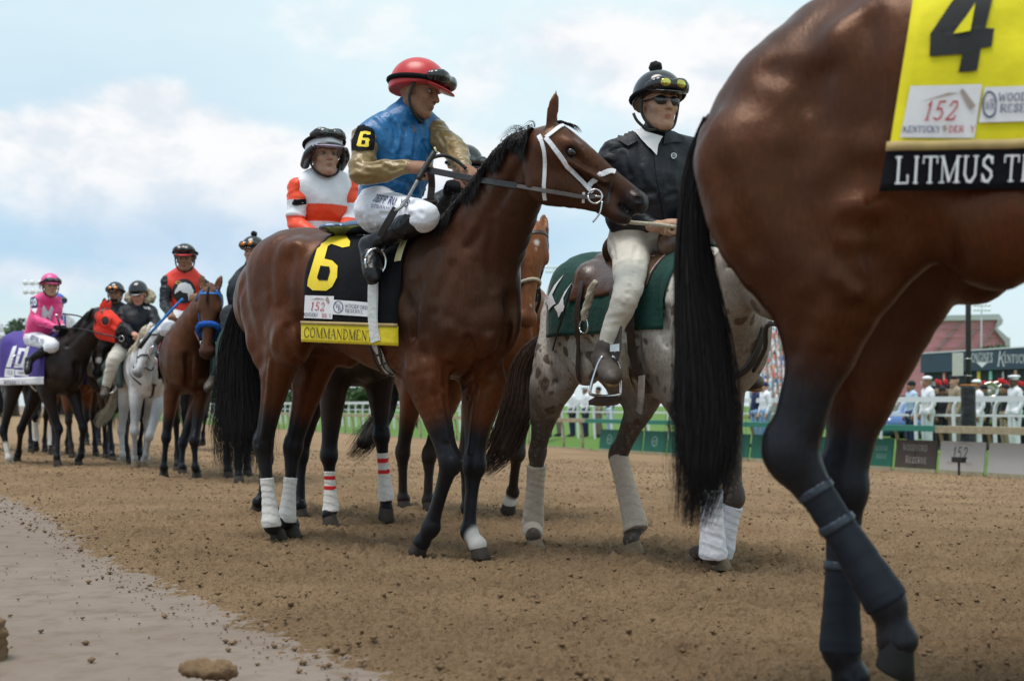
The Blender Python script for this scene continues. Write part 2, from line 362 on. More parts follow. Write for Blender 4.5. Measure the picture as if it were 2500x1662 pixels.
def add_horse_head(S_, hd, sc=1.0):
    o, a, lt = V3(hd['poll']), V3(hd['dir']).normalized(), V3(hd['lat']).normalized()
    b = lt.cross(a).normalized()
    if b.z < 0 and abs(b.z) > .05: b = -b
    if 'up' in hd and b.dot(V3(hd['up'])) < 0: b = -b
    hd['b'] = b; s = hd.get('len', .60)/.60
    def H(x, z, y=0): return o+(a*x+b*z+lt*y)*s
    hd['H'] = H; r = s
    S_.ell(H(.10, -.06), (.13*r, .105*r, .10*r), (a, lt, b), k=.05*sc)
    S_.chain([H(.08, -.01), H(.20, -.015), H(.34, -.035), H(.46, -.055), H(.545, -.075)], [.072*r, .066*r, .052*r, .047*r, .047*r], [1.15, 1.15, .95, .88, .98], lt, k=.03*r)
    S_.chain([H(.09, -.15), H(.17, -.175), H(.31, -.170), H(.45, -.145)], [.090*r, .108*r, .070*r, .046*r], [.72, .66, .62, .7], lt, k=.035*r)
    S_.ell(H(.15, -.195), (.105*r, .066*r, .105*r), (a, lt, b), k=.02*r)
    S_.ell(H(.555, -.085), (.052*r, .055*r, .055*r), (a, lt, b), k=.025*r)
    S_.chain([H(.43, -.155), H(.49, -.172), H(.535, -.170)], [.034*r, .038*r, .034*r], 1.05, lt, k=.015*r)
    for sd in (1, -1):
        S_.ell(H(.175, -.006, sd*.080), (.05*r, .022*r, .028*r), (a, lt, b), k=.03*r)
        S_.chain([H(.20, -.075, sd*.085), H(.30, -.075, sd*.066), H(.38, -.075, sd*.052)], [.014*r, .014*r, .010*r], 1, lt, k=.025*r)
        S_.ell(H(.185, -.034, sd*.098), (.026*r, .014*r, .019*r), (a, lt, b), k=.008*r, cut=True)
        S_.ell(H(.548, -.072, sd*.047), (.036*r, .020*r, .030*r), (a, lt, b), k=.02*r)
        S_.ell(H(.558, -.070, sd*.066), (.020*r, .013*r, .013*r), (a+b*.4, lt, b-a*.4), k=.008*r, cut=True)
    S_.chain([H(.60, -.118), H(.54, -.130), H(.48, -.126)], [.0022*r, .0025*r, .002*r], 20.0, lt, k=.006*r, cut=True)
    for sd in (1, -1):
        e = hd.get('ear', {}).get(sd, (.0, .19, .06))
        base = H(.035, .02, sd*.055); tip = H(e[0], e[1], sd*e[2])
        w = (tip-base); out = V3(hd.get('earface', a*.6+b*.2+lt*sd*.8)).normalized()
        side = w.cross(out).normalized()
        S_.chain([base, base+w*.35, base+w*.7, tip], [.024*r, .033*r, .026*r, .005*r], .45, out, k=.012*r)
        S_.chain([base+w*.12+out*.022*r, base+w*.45+out*.022*r, base+w*.85+out*.012*r], [.014*r, .022*r, .007*r], .5, out, k=.006*r, cut=True)
def hoof(F, f, e, toe, mt, parent, sc=1.0, rot=None):
    """hoof under a pastern that runs from fetlock f to coronet e; toe is the direction the toe points, sole faces away from the coronet"""
    f, e = V3(f), V3(e); t = V3(toe).normalized(); ax = (e-f).normalized(); down = rot.normalized() if rot else V3((0, 0, -1))
    t = (t-down*t.dot(down)).normalized(); sd = down.cross(t).normalized(); vs = []; fs = []; N = 20
    rings = [(.0, .046, 0), (.012, .050, .004), (.05, .056, .018), (.082, .062, .030), (.088, .060, .030), (.086, .0, .030)]
    c0 = e-ax*.008
    for dz, r, sh in rings:
        for i in range(N):
            an = 2*math.pi*i/N; x, y = math.cos(an), math.sin(an)
            if x < -.3: x = -.3-(abs(x)-.3)*.55
            vs.append(c0+(down*dz*(1 if x < 0 else 1.0)+t*(x*r+sh)+sd*y*r*.94)*sc+(-down*.012*sc*(-x) if dz == 0 and x < 0 else V3((0, 0, 0))))
    for j in range(len(rings)-1):
        for i in range(N): fs.append((j*N+i, j*N+(i+1) % N, (j+1)*N+(i+1) % N, (j+1)*N+i))
    return meshob('hoof', vs, fs, mt, parent)
def strands(name, roots, mt, parent=None, seg=10, rad=.0022, kind=None):
    """hair: every strand a thin tapered three-sided tube; roots = list of functions t -> point with a radius factor"""
    vs, fs = [], []
    for path, rf in roots:
        pts = [path(i/seg) for i in range(seg+1)]; b0 = len(vs)
        for i, p in enumerate(pts):
            tg = (pts[min(i+1, seg)]-pts[max(i-1, 0)]).normalized(); u = tg.cross(V3((.3, .9, .2))).normalized(); w = tg.cross(u)
            r = rad*rf*(1-.85*(i/seg)**2)
            for q in range(3): vs.append(p+(u*math.cos(q*2.094)+w*math.sin(q*2.094))*r)
        for i in range(seg):
            for q in range(3): fs.append((b0+i*3+q, b0+i*3+(q+1) % 3, b0+i*3+3+(q+1) % 3, b0+i*3+3+q))
    if not vs: return None
    o = meshob(name, np.array([tuple(v) for v in vs]), np.array(fs), mt, parent); return o
def tail_of(ctrl, widths, n, mt, parent, seed=1, rad=.0022, thick=.6, wisp=.15, core=True, coreW=.8, lat=(1, 0, 0)):
    """ctrl: points down the tail; widths: half width at each"""
    rnd = random.Random(seed); ctrl = [V3(p) for p in ctrl]; lt = V3(lat).normalized()
    def along(t):
        x = t*(len(ctrl)-1); i = min(int(x), len(ctrl)-2); q = x-i
        p0, p1, p2, p3 = ctrl[max(i-1, 0)], ctrl[i], ctrl[i+1], ctrl[min(i+2, len(ctrl)-1)]
        p = .5*((2*p1)+(p2-p0)*q+(2*p0-5*p1+4*p2-p3)*q*q+(3*p1-p0-3*p2+p3)*q**3)
        return p, widths[i]+(widths[i+1]-widths[i])*q
    rs = []
    for j in range(n):
        an = rnd.random()*6.283; rr = rnd.random()**.5; ox, oy = math.cos(an)*rr, math.sin(an)*rr*thick; t0 = rnd.random()*.25 if rnd.random() < .4 else 0; t1 = .72+.28*rnd.random()
        ph = rnd.random()*6; wv = wisp*(.4+rnd.random())*(rr**2)
        def f(t, ox=ox, oy=oy, t0=t0, t1=t1, ph=ph, wv=wv):
            s = t0+(t1-t0)*t; p, w = along(s); p2, _ = along(min(s+.02, 1)); tg = (p2-p).normalized() if (p2-p).length > 1e-6 else V3((0, 0, -1))
            b = tg.cross(lt).normalized(); l2 = b.cross(tg)
            k = 1+wv*s*s*2
            return p+l2*(ox*w*k+wv*.06*math.sin(ph+s*7)*s)+b*(oy*w*k+wv*.05*math.cos(ph*2+s*6)*s)
        rs.append((f, 1.0))
    o = strands('tail', rs, mt, parent, rad=rad, seg=12)
    if core:
        C = Solid(.012 if widths[1] < .1 else .015)
        m = len(ctrl)-1; C.chain(ctrl[:m], [w*coreW*thick+.004 for w in widths[:m]], 1/thick*1.0, lt, k=0, m=3)
        c = C.build('tail_core', mt, o); 
    return o
def ribbon(name, pts, nrm, width, thick, mt, parent=None, m=4):
    """strap: flat band with thickness along points; nrm = outward normal at each"""
    pts = [V3(p) for p in pts]; nrm = [V3(q) for q in nrm]
    if m > 1 and len(pts) > 2:
        n0 = nrm; pts, _ = catmull(pts, [], m); nn, _ = catmull(n0, [], m); nrm = nn
    vs, fs = [], []
    for i, p in enumerate(pts):
        tg = (pts[min(i+1, len(pts)-1)]-pts[max(i-1, 0)]).normalized(); q = nrm[i].normalized(); sd = tg.cross(q).normalized(); q = sd.cross(tg).normalized()
        for a, b in ((-1, 0), (-.85, 1), (.85, 1), (1, 0)): vs.append(p+sd*a*width/2+q*b*thick)
    for i in range(len(pts)-1):
        for q in range(4): fs.append((i*4+q, i*4+(q+1) % 4, i*4+4+(q+1) % 4, i*4+4+q))
    k = len(pts)*4-4; fs += [(0, 1, 2, 3), (k+3, k+2, k+1, k)]
    return meshob(name, vs, fs, mt, parent, smooth=False)
def bvh(o):
    dg = None; me = o.data; return BVHTree.FromPolygons([v.co for v in me.vertices], [tuple(p.vertices) for p in me.polygons])
def strap(name, B, pts, width, thick, mt, parent=None, off=.002, m=5):
    """strap lying on a body: the guide points are pulled onto the surface"""
    pp, _ = catmull([V3(p) for p in pts], [], m) if len(pts) > 2 else ([lerp(V3(pts[0]), V3(pts[1]), i/6) for i in range(7)], 0)
    P_, N_ = [], []
    for p in pp:
        r = B.find_nearest(p); P_.append(r[0]+r[1]*off); N_.append(r[1])
    N2 = [(N_[max(i-1, 0)]+N_[i]*2+N_[min(i+1, len(N_)-1)]).normalized() for i in range(len(N_))]
    return ribbon(name, P_, N2, width, thick, mt, parent, m=1)
def tube(name, pts, rad, mt, parent=None, n=8, m=4, closed=False):
    pts = [V3(p) for p in pts]; rad = [rad]*len(pts) if isinstance(rad, (int, float)) else rad
    if m > 1 and len(pts) > 2: pts, (rad,) = catmull(pts, [rad], m)
    vs, fs = [], []; u = None
    for i, p in enumerate(pts):
        tg = (pts[min(i+1, len(pts)-1)]-pts[max(i-1, 0)]).normalized()
        if u is None: u = tg.cross(V3((.31, .2, .93))).normalized()
        u = (u-tg*u.dot(tg)).normalized(); w = tg.cross(u)
        for q in range(n):
            a = 6.28318*q/n; vs.append(p+(u*math.cos(a)+w*math.sin(a))*rad[i])
    for i in range(len(pts)-1):
        for q in range(n): fs.append((i*n+q, i*n+(q+1) % n, i*n+n+(q+1) % n, i*n+n+q))
    if not closed: fs += [tuple(range(n))[::-1], tuple(range(len(pts)*n-n, len(pts)*n))]
    return meshob(name, vs, fs, mt, parent)
def blobs(V, lst):
    """vertex mask from balls (centre, inner radius, outer radius)"""
    m = np.zeros(len(V))
    for c, a, b in lst: m = np.maximum(m, 1-sstep(np.linalg.norm(V-np.array(c), axis=1), a, b))
    return m
def seg_dist(V, a, b):
    a, b = np.array(a), np.array(b); ba = b-a; t = np.clip(((V-a)@ba)/(ba@ba), 0, 1); return np.linalg.norm(V-a-t[:, None]*ba, axis=1), t
def make_horse(label, F, legs, neck, nrad, hd, coat, h=.012, pts_amt=1.0, whites=(), cat='horse', torso=TORSO, tz=0.0, hoof_m=None, group=None,
               toes=None, muz=.9, disp=True, ptz=(.72, .48), eye=True, dark=None, nwid=.62, hoofs=True, extra=None, ptf=None, hsc=.90):
    root = thing('horse', F.O, label, cat, group)
    S_ = horse_solid(F, legs, neck, nrad, hd, h, torso, tz=tz, nwid=nwid)
    for pts_, rr_, ww_ in (extra or []): S_.chain(pts_, rr_, ww_, F.n, k=.05)
    body = S_.build('body', coat, root, (lambda V: .004*nz3(V, 4.5)+.0022*nz3(V, 12.0)+.0026*(.4-np.abs(nz3(V, 8.0, 4, (1, 1, .5)))*2)*sstep(V[:, 2], .55, .95)) if disp else None)
    V = verts_of(body); B = bvh(body); H = hd['H']
    # black points on the legs, dark muzzle, mane line
    mk = np.zeros(len(V))
    for key, pt in legs.items():
        c, f, e, b_ = pt[2], pt[3], pt[4], pt[1]
        d1, t1 = seg_dist(V, b_, c); m1 = (1-sstep(d1, .13, .16))*(sstep(t1, ptz[1], ptz[0]+.15) if key[1] == 'h' or ptf is None else sstep(t1, ptf[0], ptf[1]))
        d2, _ = seg_dist(V, c, f); d3, _ = seg_dist(V, f, e); m2 = 1-sstep(np.minimum(d2, d3), .08, .11)
        mk = np.maximum(mk, np.maximum(m1, m2))
    mk *= pts_amt
    mz = blobs(V, [(H(.57, -.09), .05, .12), (H(.53, -.14), .02, .08)])*muz
    mk = np.maximum(mk, mz)
    for sd in (1, -1): mk = np.maximum(mk, blobs(V, [(H(.185, -.034, sd*.09), .018, .045)])*.75)
    attr(body, 'pts', mk); attr(body, 'wht', blobs(V, whites) if whites else np.zeros(len(V))); attr(body, 'dark', dark(V) if dark else np.zeros(len(V)))
    if hoofs:
        for key, pt in legs.items():
            t = (toes or {}).get(key)
            hoof(F, pt[3], pt[4], F.d if t is None else t[0], (hoof_m or M_HOOF) if not isinstance(hoof_m, dict) else hoof_m.get(key, M_HOOF), root, F.sc*hsc, None if t is None else t[1])
    if eye:
        for sd in (1, -1):
            E_ = Solid(.005); s = hd.get('len', .6)/.6; E_.ell(H(.185, -.034, sd*.086), (.023*s, .018*s, .019*s), (hd['dir'], hd['lat'], hd['b']), k=0); E_.build('eye', M_EYE, root)
    return root, body, B
def cast(B, u, v):
    o = V3((0, 0, CAMH)); r = V3(((u-CXP)/FPX, 1, -(v-HZP)/FPX)).normalized(); h = B.ray_cast(o, r)
    return (h[0], h[1], r) if h[0] is not None else (None, None, r)
def sculpt(body, B, strokes, cv):
    """push folds (-) and ridges (+) into a finished body along strokes seen on its near side: (points, depth, width)"""
    V = verts_of(body).astype(float); nr = np.empty(len(V)*3, 'f'); body.data.vertices.foreach_get('normal', nr); nr = nr.reshape(-1, 3)
    D = np.zeros(len(V))
    for px, dep, w in strokes:
        hs = [cast(B, *cv(*p))[0] for p in px]; hs = [h for h in hs if h is not None]
        if not hs: continue
        if len(hs) > 2: hs, _ = catmull(hs, [], 4)
        m = np.full(len(V), 9.0)
        for i in range(max(1, len(hs)-1)):
            a, b = hs[i], hs[min(i+1, len(hs)-1)]
            if (a-b).length > .4: continue
            d, _ = seg_dist(V, tuple(a), tuple(b+V3((1e-5, 0, 0)))); m = np.minimum(m, d)
        D += dep*np.exp(-(m/w)**2)-.35*dep*np.exp(-((m-1.7*w)/(w*.8))**2)
    V += nr*D[:, None]; body.data.vertices.foreach_set('co', V.astype('f').ravel()); body.data.update()
def wrap(c, f, t0, t1, r0, r1, mt, parent, n, name='leg_wrap', full=None, ridges=True, tail_=0.0):
    """bandage round a cannon bone from fraction t0 to t1 of the way hock -> fetlock"""
    c, f = V3(c), V3(f); S_ = Solid(.006); a, b = lerp(c, f, t0), lerp(c, f, t1)
    pts = [a, lerp(a, b, .3), lerp(a, b, .72), b]; rr = [r0, r0*.94, (r0+r1)/2*.98, r1]
    if full is not None: pts.append(V3(full)); rr.append(r1*.93)
    S_.chain(pts, rr, .88, n, k=0)
    ax = (b-a).normalized(); S_.half(pts[0], -ax); S_.half(pts[-1], ax)
    def dp(V):
        q = (V-np.array(a))@np.array(ax); 
        u = V@np.array(n.normalized()); ph = (q*26+u*9+.6*np.sin(q*13)) % 1.0
        return .0028*(ph-.5)*(1 if ridges else .3)+.0012*nz3(V, 30)
    return S_.build(name, mt, parent, dp)
M_HOOF = mat('hoof horn', (.045, .036, .030), .7, spec=.2, nscale=20, noise_amt=.35, bump=.3, bscale=60)
M_HOOFD = mat('muddy hoof', (.20, .145, .095), .85, nscale=14, noise_amt=.3, bump=.6, bscale=60)
M_EYE = mat('horse eye', (.010, .006, .005), .06, spec=.8, noise_amt=0)
# ---------------------------------------------------------------- the ground
def ground_mat(name, c1, c2, c3, rough=.95, bsc=40, fine=.5, bd=.03, crumbs=.5):
    m = bpy.data.materials.new(name); m.use_nodes = True; nt = m.node_tree; N, L = nt.nodes, nt.links; b = N['Principled BSDF']
    tc = N.new('ShaderNodeTexCoord')
    def nzn(sc, det, off=0, ro=.6):
        mp = N.new('ShaderNodeMapping'); L.new(tc.outputs['Object'], mp.inputs[0]); mp.inputs['Location'].default_value = (off, off, off)
        n = N.new('ShaderNodeTexNoise'); n.inputs['Scale'].default_value = sc; n.inputs['Detail'].default_value = det; n.inputs['Roughness'].default_value = ro; L.new(mp.outputs[0], n.inputs['Vector']); return n.outputs[0]
    def rg(x, a, c, lo, hi):
        r = N.new('ShaderNodeMapRange'); L.new(x, r.inputs[0])
        for i, v in enumerate((a, c, lo, hi)): r.inputs[i+1].default_value = v
        return r.outputs[0]
    def mix(f, a, c):
        x = N.new('ShaderNodeMix'); x.data_type = 'RGBA'
        if isinstance(f, (int, float)): x.inputs[0].default_value = f
        else: L.new(f, x.inputs[0])
        for i, v in ((6, a), (7, c)):
            if isinstance(v, (tuple, list)): x.inputs[i].default_value = (*v[:3], 1)
            else: L.new(v, x.inputs[i])
        return x.outputs[2]
    c = mix(rg(nzn(.9, 5), .35, .65, 0, 1), c1, c2)
    c = mix(rg(nzn(bsc, 6, 3, .7), .48, .72, 0, crumbs), c, c3)
    L.new(c, b.inputs['Base Color']); b.inputs['Roughness'].default_value = rough; b.inputs['Specular IOR Level'].default_value = .25
    bp = N.new('ShaderNodeBump'); bp.inputs['Strength'].default_value = fine; bp.inputs['Distance'].default_value = bd; L.new(nzn(bsc*1.2, 8, 7, .7), bp.inputs['Height']); L.new(bp.outputs[0], b.inputs['Normal'])
    return m
M_DIRT = ground_mat('track dirt', (.365, .242, .136), (.255, .163, .090), (.125, .077, .041), fine=1.0, bd=.035, bsc=46, crumbs=.7)
M_CLAY = ground_mat('clay crust', (.225, .182, .152), (.185, .142, .112), (.13, .088, .060), bsc=7, fine=.35, bd=.015, crumbs=.7)
def vnoise(X, Y, seed):
    """numpy value noise"""
    xi, yi = np.floor(X).astype(int), np.floor(Y).astype(int); fx, fy = X-xi, Y-yi
    fx, fy = fx*fx*(3-2*fx), fy*fy*(3-2*fy)
    def h(a, b):
        n = (a*374761393+b*668265263+seed*1442695041) & 0xffffffff; n = ((n ^ (n >> 13))*1274126177) & 0xffffffff
        return ((n ^ (n >> 16)) & 0xffff)/65535.0
    return (h(xi, yi)*(1-fx)+h(xi+1, yi)*fx)*(1-fy)+(h(xi, yi+1)*(1-fx)+h(xi+1, yi+1)*fx)*fy
def fbm(X, Y, sc, seed, octv=4, g=.5):
    s, a, t = 0, 1, 0
    for o in range(octv): s = s+a*vnoise(X*sc*2**o+o*17.3, Y*sc*2**o-o*9.1, seed+o); t += a; a *= g
    return s/t
EDGE = [(-60, 112.0), (-9.5, 20.0), (-4.15, 10.3), (-3.1, 8.3), (-2.25, 6.6), (-1.5, 5.2), (-1.02, 4.35), (-.40, 3.45), (.6, 1.9), (2.2, -.6)]
EY = np.array([e[1] for e in EDGE][::-1]); EX = np.array([e[0] for e in EDGE][::-1])
def edge_x(Y): return np.interp(Y, EY, EX)
def rail_x(Y): return 9.23-.455*(np.asarray(Y, float)-23.5)
def bank(X, Y):
    """the track falls away towards the far rail"""
    a = edge_x(Y)+3.6; t = (X-a)/np.maximum(rail_x(Y)-a, 1); return -.60*np.clip(t, 0, 1.0)**1.15
def dirt_h(X, Y):
    """height of the harrowed dirt, thinning out to nothing over the clay strip"""
    d0 = X-edge_x(Y); d = d0+.26*(fbm(X, Y, 1.8, 5)-.5)+.30*(fbm(X, Y, 8, 6, 5, .7)-.5)
    k = sstep(d, -.20, .66)
    n = fbm(X, Y, 6, 11, 3); c = fbm(X, Y, 34, 12, 3, .65); r = 1-np.abs(2*fbm(X, Y, 13, 13, 3)-1)
    fade = 1/(1+np.maximum(Y-12, 0)*.06)
    return (k*(.014+.016*(n-.5)+.010*(r-.6))+(.25+.75*k)*(.060*(c-.5)*fade+.026*(fbm(X, Y, 75, 31, 2)-.5)*fade), k)
def prints():
    pass
def make_ground():
    g = thing('x', (0, 0, 0), None, None); bpy.data.objects.remove(g)
    # clay strip to the left of the dirt, out to the horizon
    ss = np.concatenate([[-1500, -400, -100, -40], np.linspace(-14, 1.0, 151)]); ys = np.concatenate([[-30, -5], np.linspace(0, 24, 241), [60, 120, 400, 3000]])
    Sx, Y = np.meshgrid(ss, ys, indexing='ij'); X = Sx+edge_x(Y); Z = -.012+.006*(fbm(X, Y, 1.5, 3)-.5)+.004*(fbm(X, Y, 12, 4)-.5)
    def grid(name, X, Y, Z, m):
        nx, ny = X.shape; V = np.stack([X, Y, Z], -1).reshape(-1, 3); i = np.arange(nx*ny).reshape(nx, ny)
        q = np.stack([i[:-1, :-1], i[1:, :-1], i[1:, 1:], i[:-1, 1:]], -1).reshape(-1, 4)
        return meshob(name, V, q, m)
    tag(grid('clay_strip', X, Y, Z, M_CLAY), 'pale pinkish packed clay beside the track', None, kind='structure')
    # harrowed dirt: rows grow with distance so that relief stays real where it shows
    rows = [1.9]
    while rows[-1] < 24: rows.append(rows[-1]+max(.0085, rows[-1]**2*.00040))
    while rows[-1] < 320: rows.append(rows[-1]*1.02)
    ys = np.array(rows); nx = 760; t = np.linspace(0, 1, nx)
    Y = np.repeat(ys[None, :], nx, 0); xl = np.maximum(edge_x(ys)-1.9, -ys*.50-.8); xr = np.minimum(ys*.50+1.2, rail_x(ys)+.25)
    X = xl[None, :]+(xr-xl)[None, :]*t[:, None]
    Z, k = dirt_h(X, Y); Z = Z-.036*(1-k)+bank(X, Y)
    for u, v in [(1040, 1335), (1180, 1375), (700, 1335), (1310, 1345), (1550, 1365), (1760, 1400), (930, 1300), (1500, 1290), (240, 1253), (990, 1262)]:
        q = G(u, v); Z -= .016*np.exp(-((X-q.x)**2+(Y-q.y)**2)/.006)
    rp_ = np.random.RandomState(12)
    for _ in range(150):
        py = 3.6+rp_.rand()**1.3*13; px = edge_x(py)+.5+rp_.rand()*4.2; a = rp_.rand()*.8-.9; jx = np.where((np.abs(X-px) < .22) & (np.abs(Y-py) < .22)); 
        if len(jx[0]) == 0: continue
        dx, dy = X[jx]-px, Y[jx]-py; u_, v_ = dx*math.cos(a)-dy*math.sin(a), dx*math.sin(a)+dy*math.cos(a); r = np.sqrt(u_**2+v_**2)
        Z[jx] += -.032*np.exp(-(r/.052)**4)+.022*np.exp(-((r-.085)/.026)**2)*(1+.5*np.sin(np.arctan2(v_, u_)*3+px*9))
    tag(grid('dirt_track', X, Y, Z, M_DIRT), 'brown harrowed dirt of the racetrack', None, kind='structure')
    tt = np.linspace(0, 1, 40); ys2 = np.concatenate([np.linspace(-30, 40, 36), np.linspace(50, 320, 28)]); T2, Y = np.meshgrid(tt, ys2, indexing='ij'); X = edge_x(Y)+.5+(rail_x(Y)+.2-edge_x(Y)-.5)*T2
    tag(grid('track_base', X, Y, bank(X, Y)-.055, M_DIRT), 'firm dirt under the harrowed top layer of the track', None, kind='structure')
    # infield turf beyond the rail
    ys = np.concatenate([np.linspace(-10, 80, 91), np.linspace(85, 320, 48), [600, 3000]]); off = np.concatenate([np.linspace(0, 12, 40), [30, 100, 1500, 4500]])
    O_, Y = np.meshgrid(off, ys, indexing='ij'); X = rail_x(np.minimum(Y, 1e9))+.15+O_; Z = -.60+.24*sstep(O_, .8, 2.3)+.05*(fbm(X, Y, .8, 41)-.5)*(O_ > .1)
    tag(grid('infield_grass', X, Y, Z, M_GRASS), 'green infield turf beyond the far rail', None, kind='structure')
    # loose clods
    rnd = np.random.RandomState(3); n = 24000
    base = np.array([(1, 0, 0), (-1, 0, 0), (0, 1, 0), (0, -1, 0), (0, 0, 1), (0, 0, -1), (.6, .6, .5), (-.6, .6, .5), (-.6, -.6, .5), (.6, -.6, .5)], float)
    tri = np.array([(0, 6, 4), (6, 2, 4), (2, 7, 4), (7, 1, 4), (1, 8, 4), (8, 3, 4), (3, 9, 4), (9, 0, 4), (0, 2, 6), (2, 1, 7), (1, 3, 8), (3, 0, 9), (2, 0, 5), (1, 2, 5), (3, 1, 5), (0, 3, 5)])
    Yc = 3.2+(rnd.rand(n)**1.25)*22; Xc = (rnd.rand(n)*2-1)*(Yc*.42+.1); d = Xc-edge_x(Yc)
    keep = (d > -.05) | ((d > -1.1) & (rnd.rand(n) < .16*np.exp(-np.maximum(-d, 0)*1.7))) | (rnd.rand(n) < .02)
    Xc, Yc = Xc[keep], Yc[keep]; n = len(Xc); zc = np.where(Xc-edge_x(Yc) > .12, dirt_h(Xc, Yc)[0]+bank(Xc, Yc), -.008)
    sz = .0018+.009*rnd.rand(n)**6+.0003*Yc
    V = base[None]*sz[:, None, None]*(.6+.8*rnd.rand(n, 10, 1))*np.array([1.2, 1, .75]); an = rnd.rand(n)*6.28
    x = V[..., 0]*np.cos(an)[:, None]-V[..., 1]*np.sin(an)[:, None]; y = V[..., 0]*np.sin(an)[:, None]+V[..., 1]*np.cos(an)[:, None]
    V = np.stack([x+Xc[:, None], y+Yc[:, None], V[..., 2]+zc[:, None]+sz[:, None]*.35], -1).reshape(-1, 3)
    T = (tri[None]+np.arange(n)[:, None, None]*10).reshape(-1, 3)
    tag(meshob('loose_clods', V, T, M_CLOD), 'small loose clods of dirt strewn over the track', None, kind='stuff')
M_GRASS = ground_mat('turf', (.085, .175, .030), (.11, .19, .045), (.05, .11, .02), bsc=25, fine=.6)
M_CLOD = ground_mat('clod dirt', (.215, .138, .078), (.165, .104, .058), (.10, .06, .033), bsc=30, fine=.5)
def clod(loc, r, label, m=M_CLOD, seed=0):
    s = Solid(max(r)*.09); rnd = random.Random(seed)
    s.ell((0, 0, r[2]*.35), r, k=.01)
    for i in range(7):
        a = rnd.random()*6.28; s.ell((math.cos(a)*r[0]*.55, math.sin(a)*r[1]*.55, r[2]*(.2+.4*rnd.random())), (r[0]*.5, r[1]*.45, r[2]*.55), k=.015)
    o = s.build('mud_clod', m, None, lambda V: max(r)*(.20*nz3(V, 1.4/max(r))+.16*nz3(V, 4/max(r))+.08*nz3(V, 9/max(r)))); o.location = loc
    tag(o, label, 'clod')
make_ground()
clod(V3((-1.575, 3.86, 0)), (.075, .08, .10), 'large brown muddy lump at the left edge of the photo', M_CLOD, 5)
clod(P(515, 1640, 3.48)*1, (.075, .05, .022), 'flat tan slab of dried mud at the bottom edge of the clay', seed=2)
# ---------------------------------------------------------------- horse poses
def hind(F, sd, s, lift=0, y=.11, tz=0):
    return [F.L(-.45, sd*.13, 1.33+tz), F.L(-.27+.06*s+lift*.1, sd*.16, 1.0+tz+.03*lift), F.L(-.62+.15*s+lift*.12, sd*.13, .585+lift*.10), F.L(-.60+.30*s+lift*.02, sd*y, .20+lift*.14), F.L(-.54+.31*s-lift*.04, sd*y, .085+lift*.13)]
def fore(F, sd, s, lift=0, y=.10, tz=0):
    return [F.L(.60, sd*.13, 1.2+tz), F.L(.47+.04*s, sd*.14, .94), F.L(.49+.15*s+lift*.14, sd*.125, .53+lift*.10), F.L(.48+.29*s-lift*.16, sd*y, .19+lift*.18), F.L(.53+.30*s-lift*.26, sd*y, .08+lift*.16)]
def U(p, z=0): return V3((p.x, p.y, p.z+z))
C_BAY6 = coat_mat('bay coat', (.098, .027, .009), (.026, .017, .014), red=(.045, .014, .007), rough=.36, specv=.42)
C_BAY4 = coat_mat('rich bay coat', (.060, .015, .0045), (.013, .006, .005), red=(.022, .006, .0025), rough=.38, specv=.50)
M_HAIRB = mat('black horse hair', (.011, .009, .009), .5, spec=.22, noise_amt=.3, nscale=60)
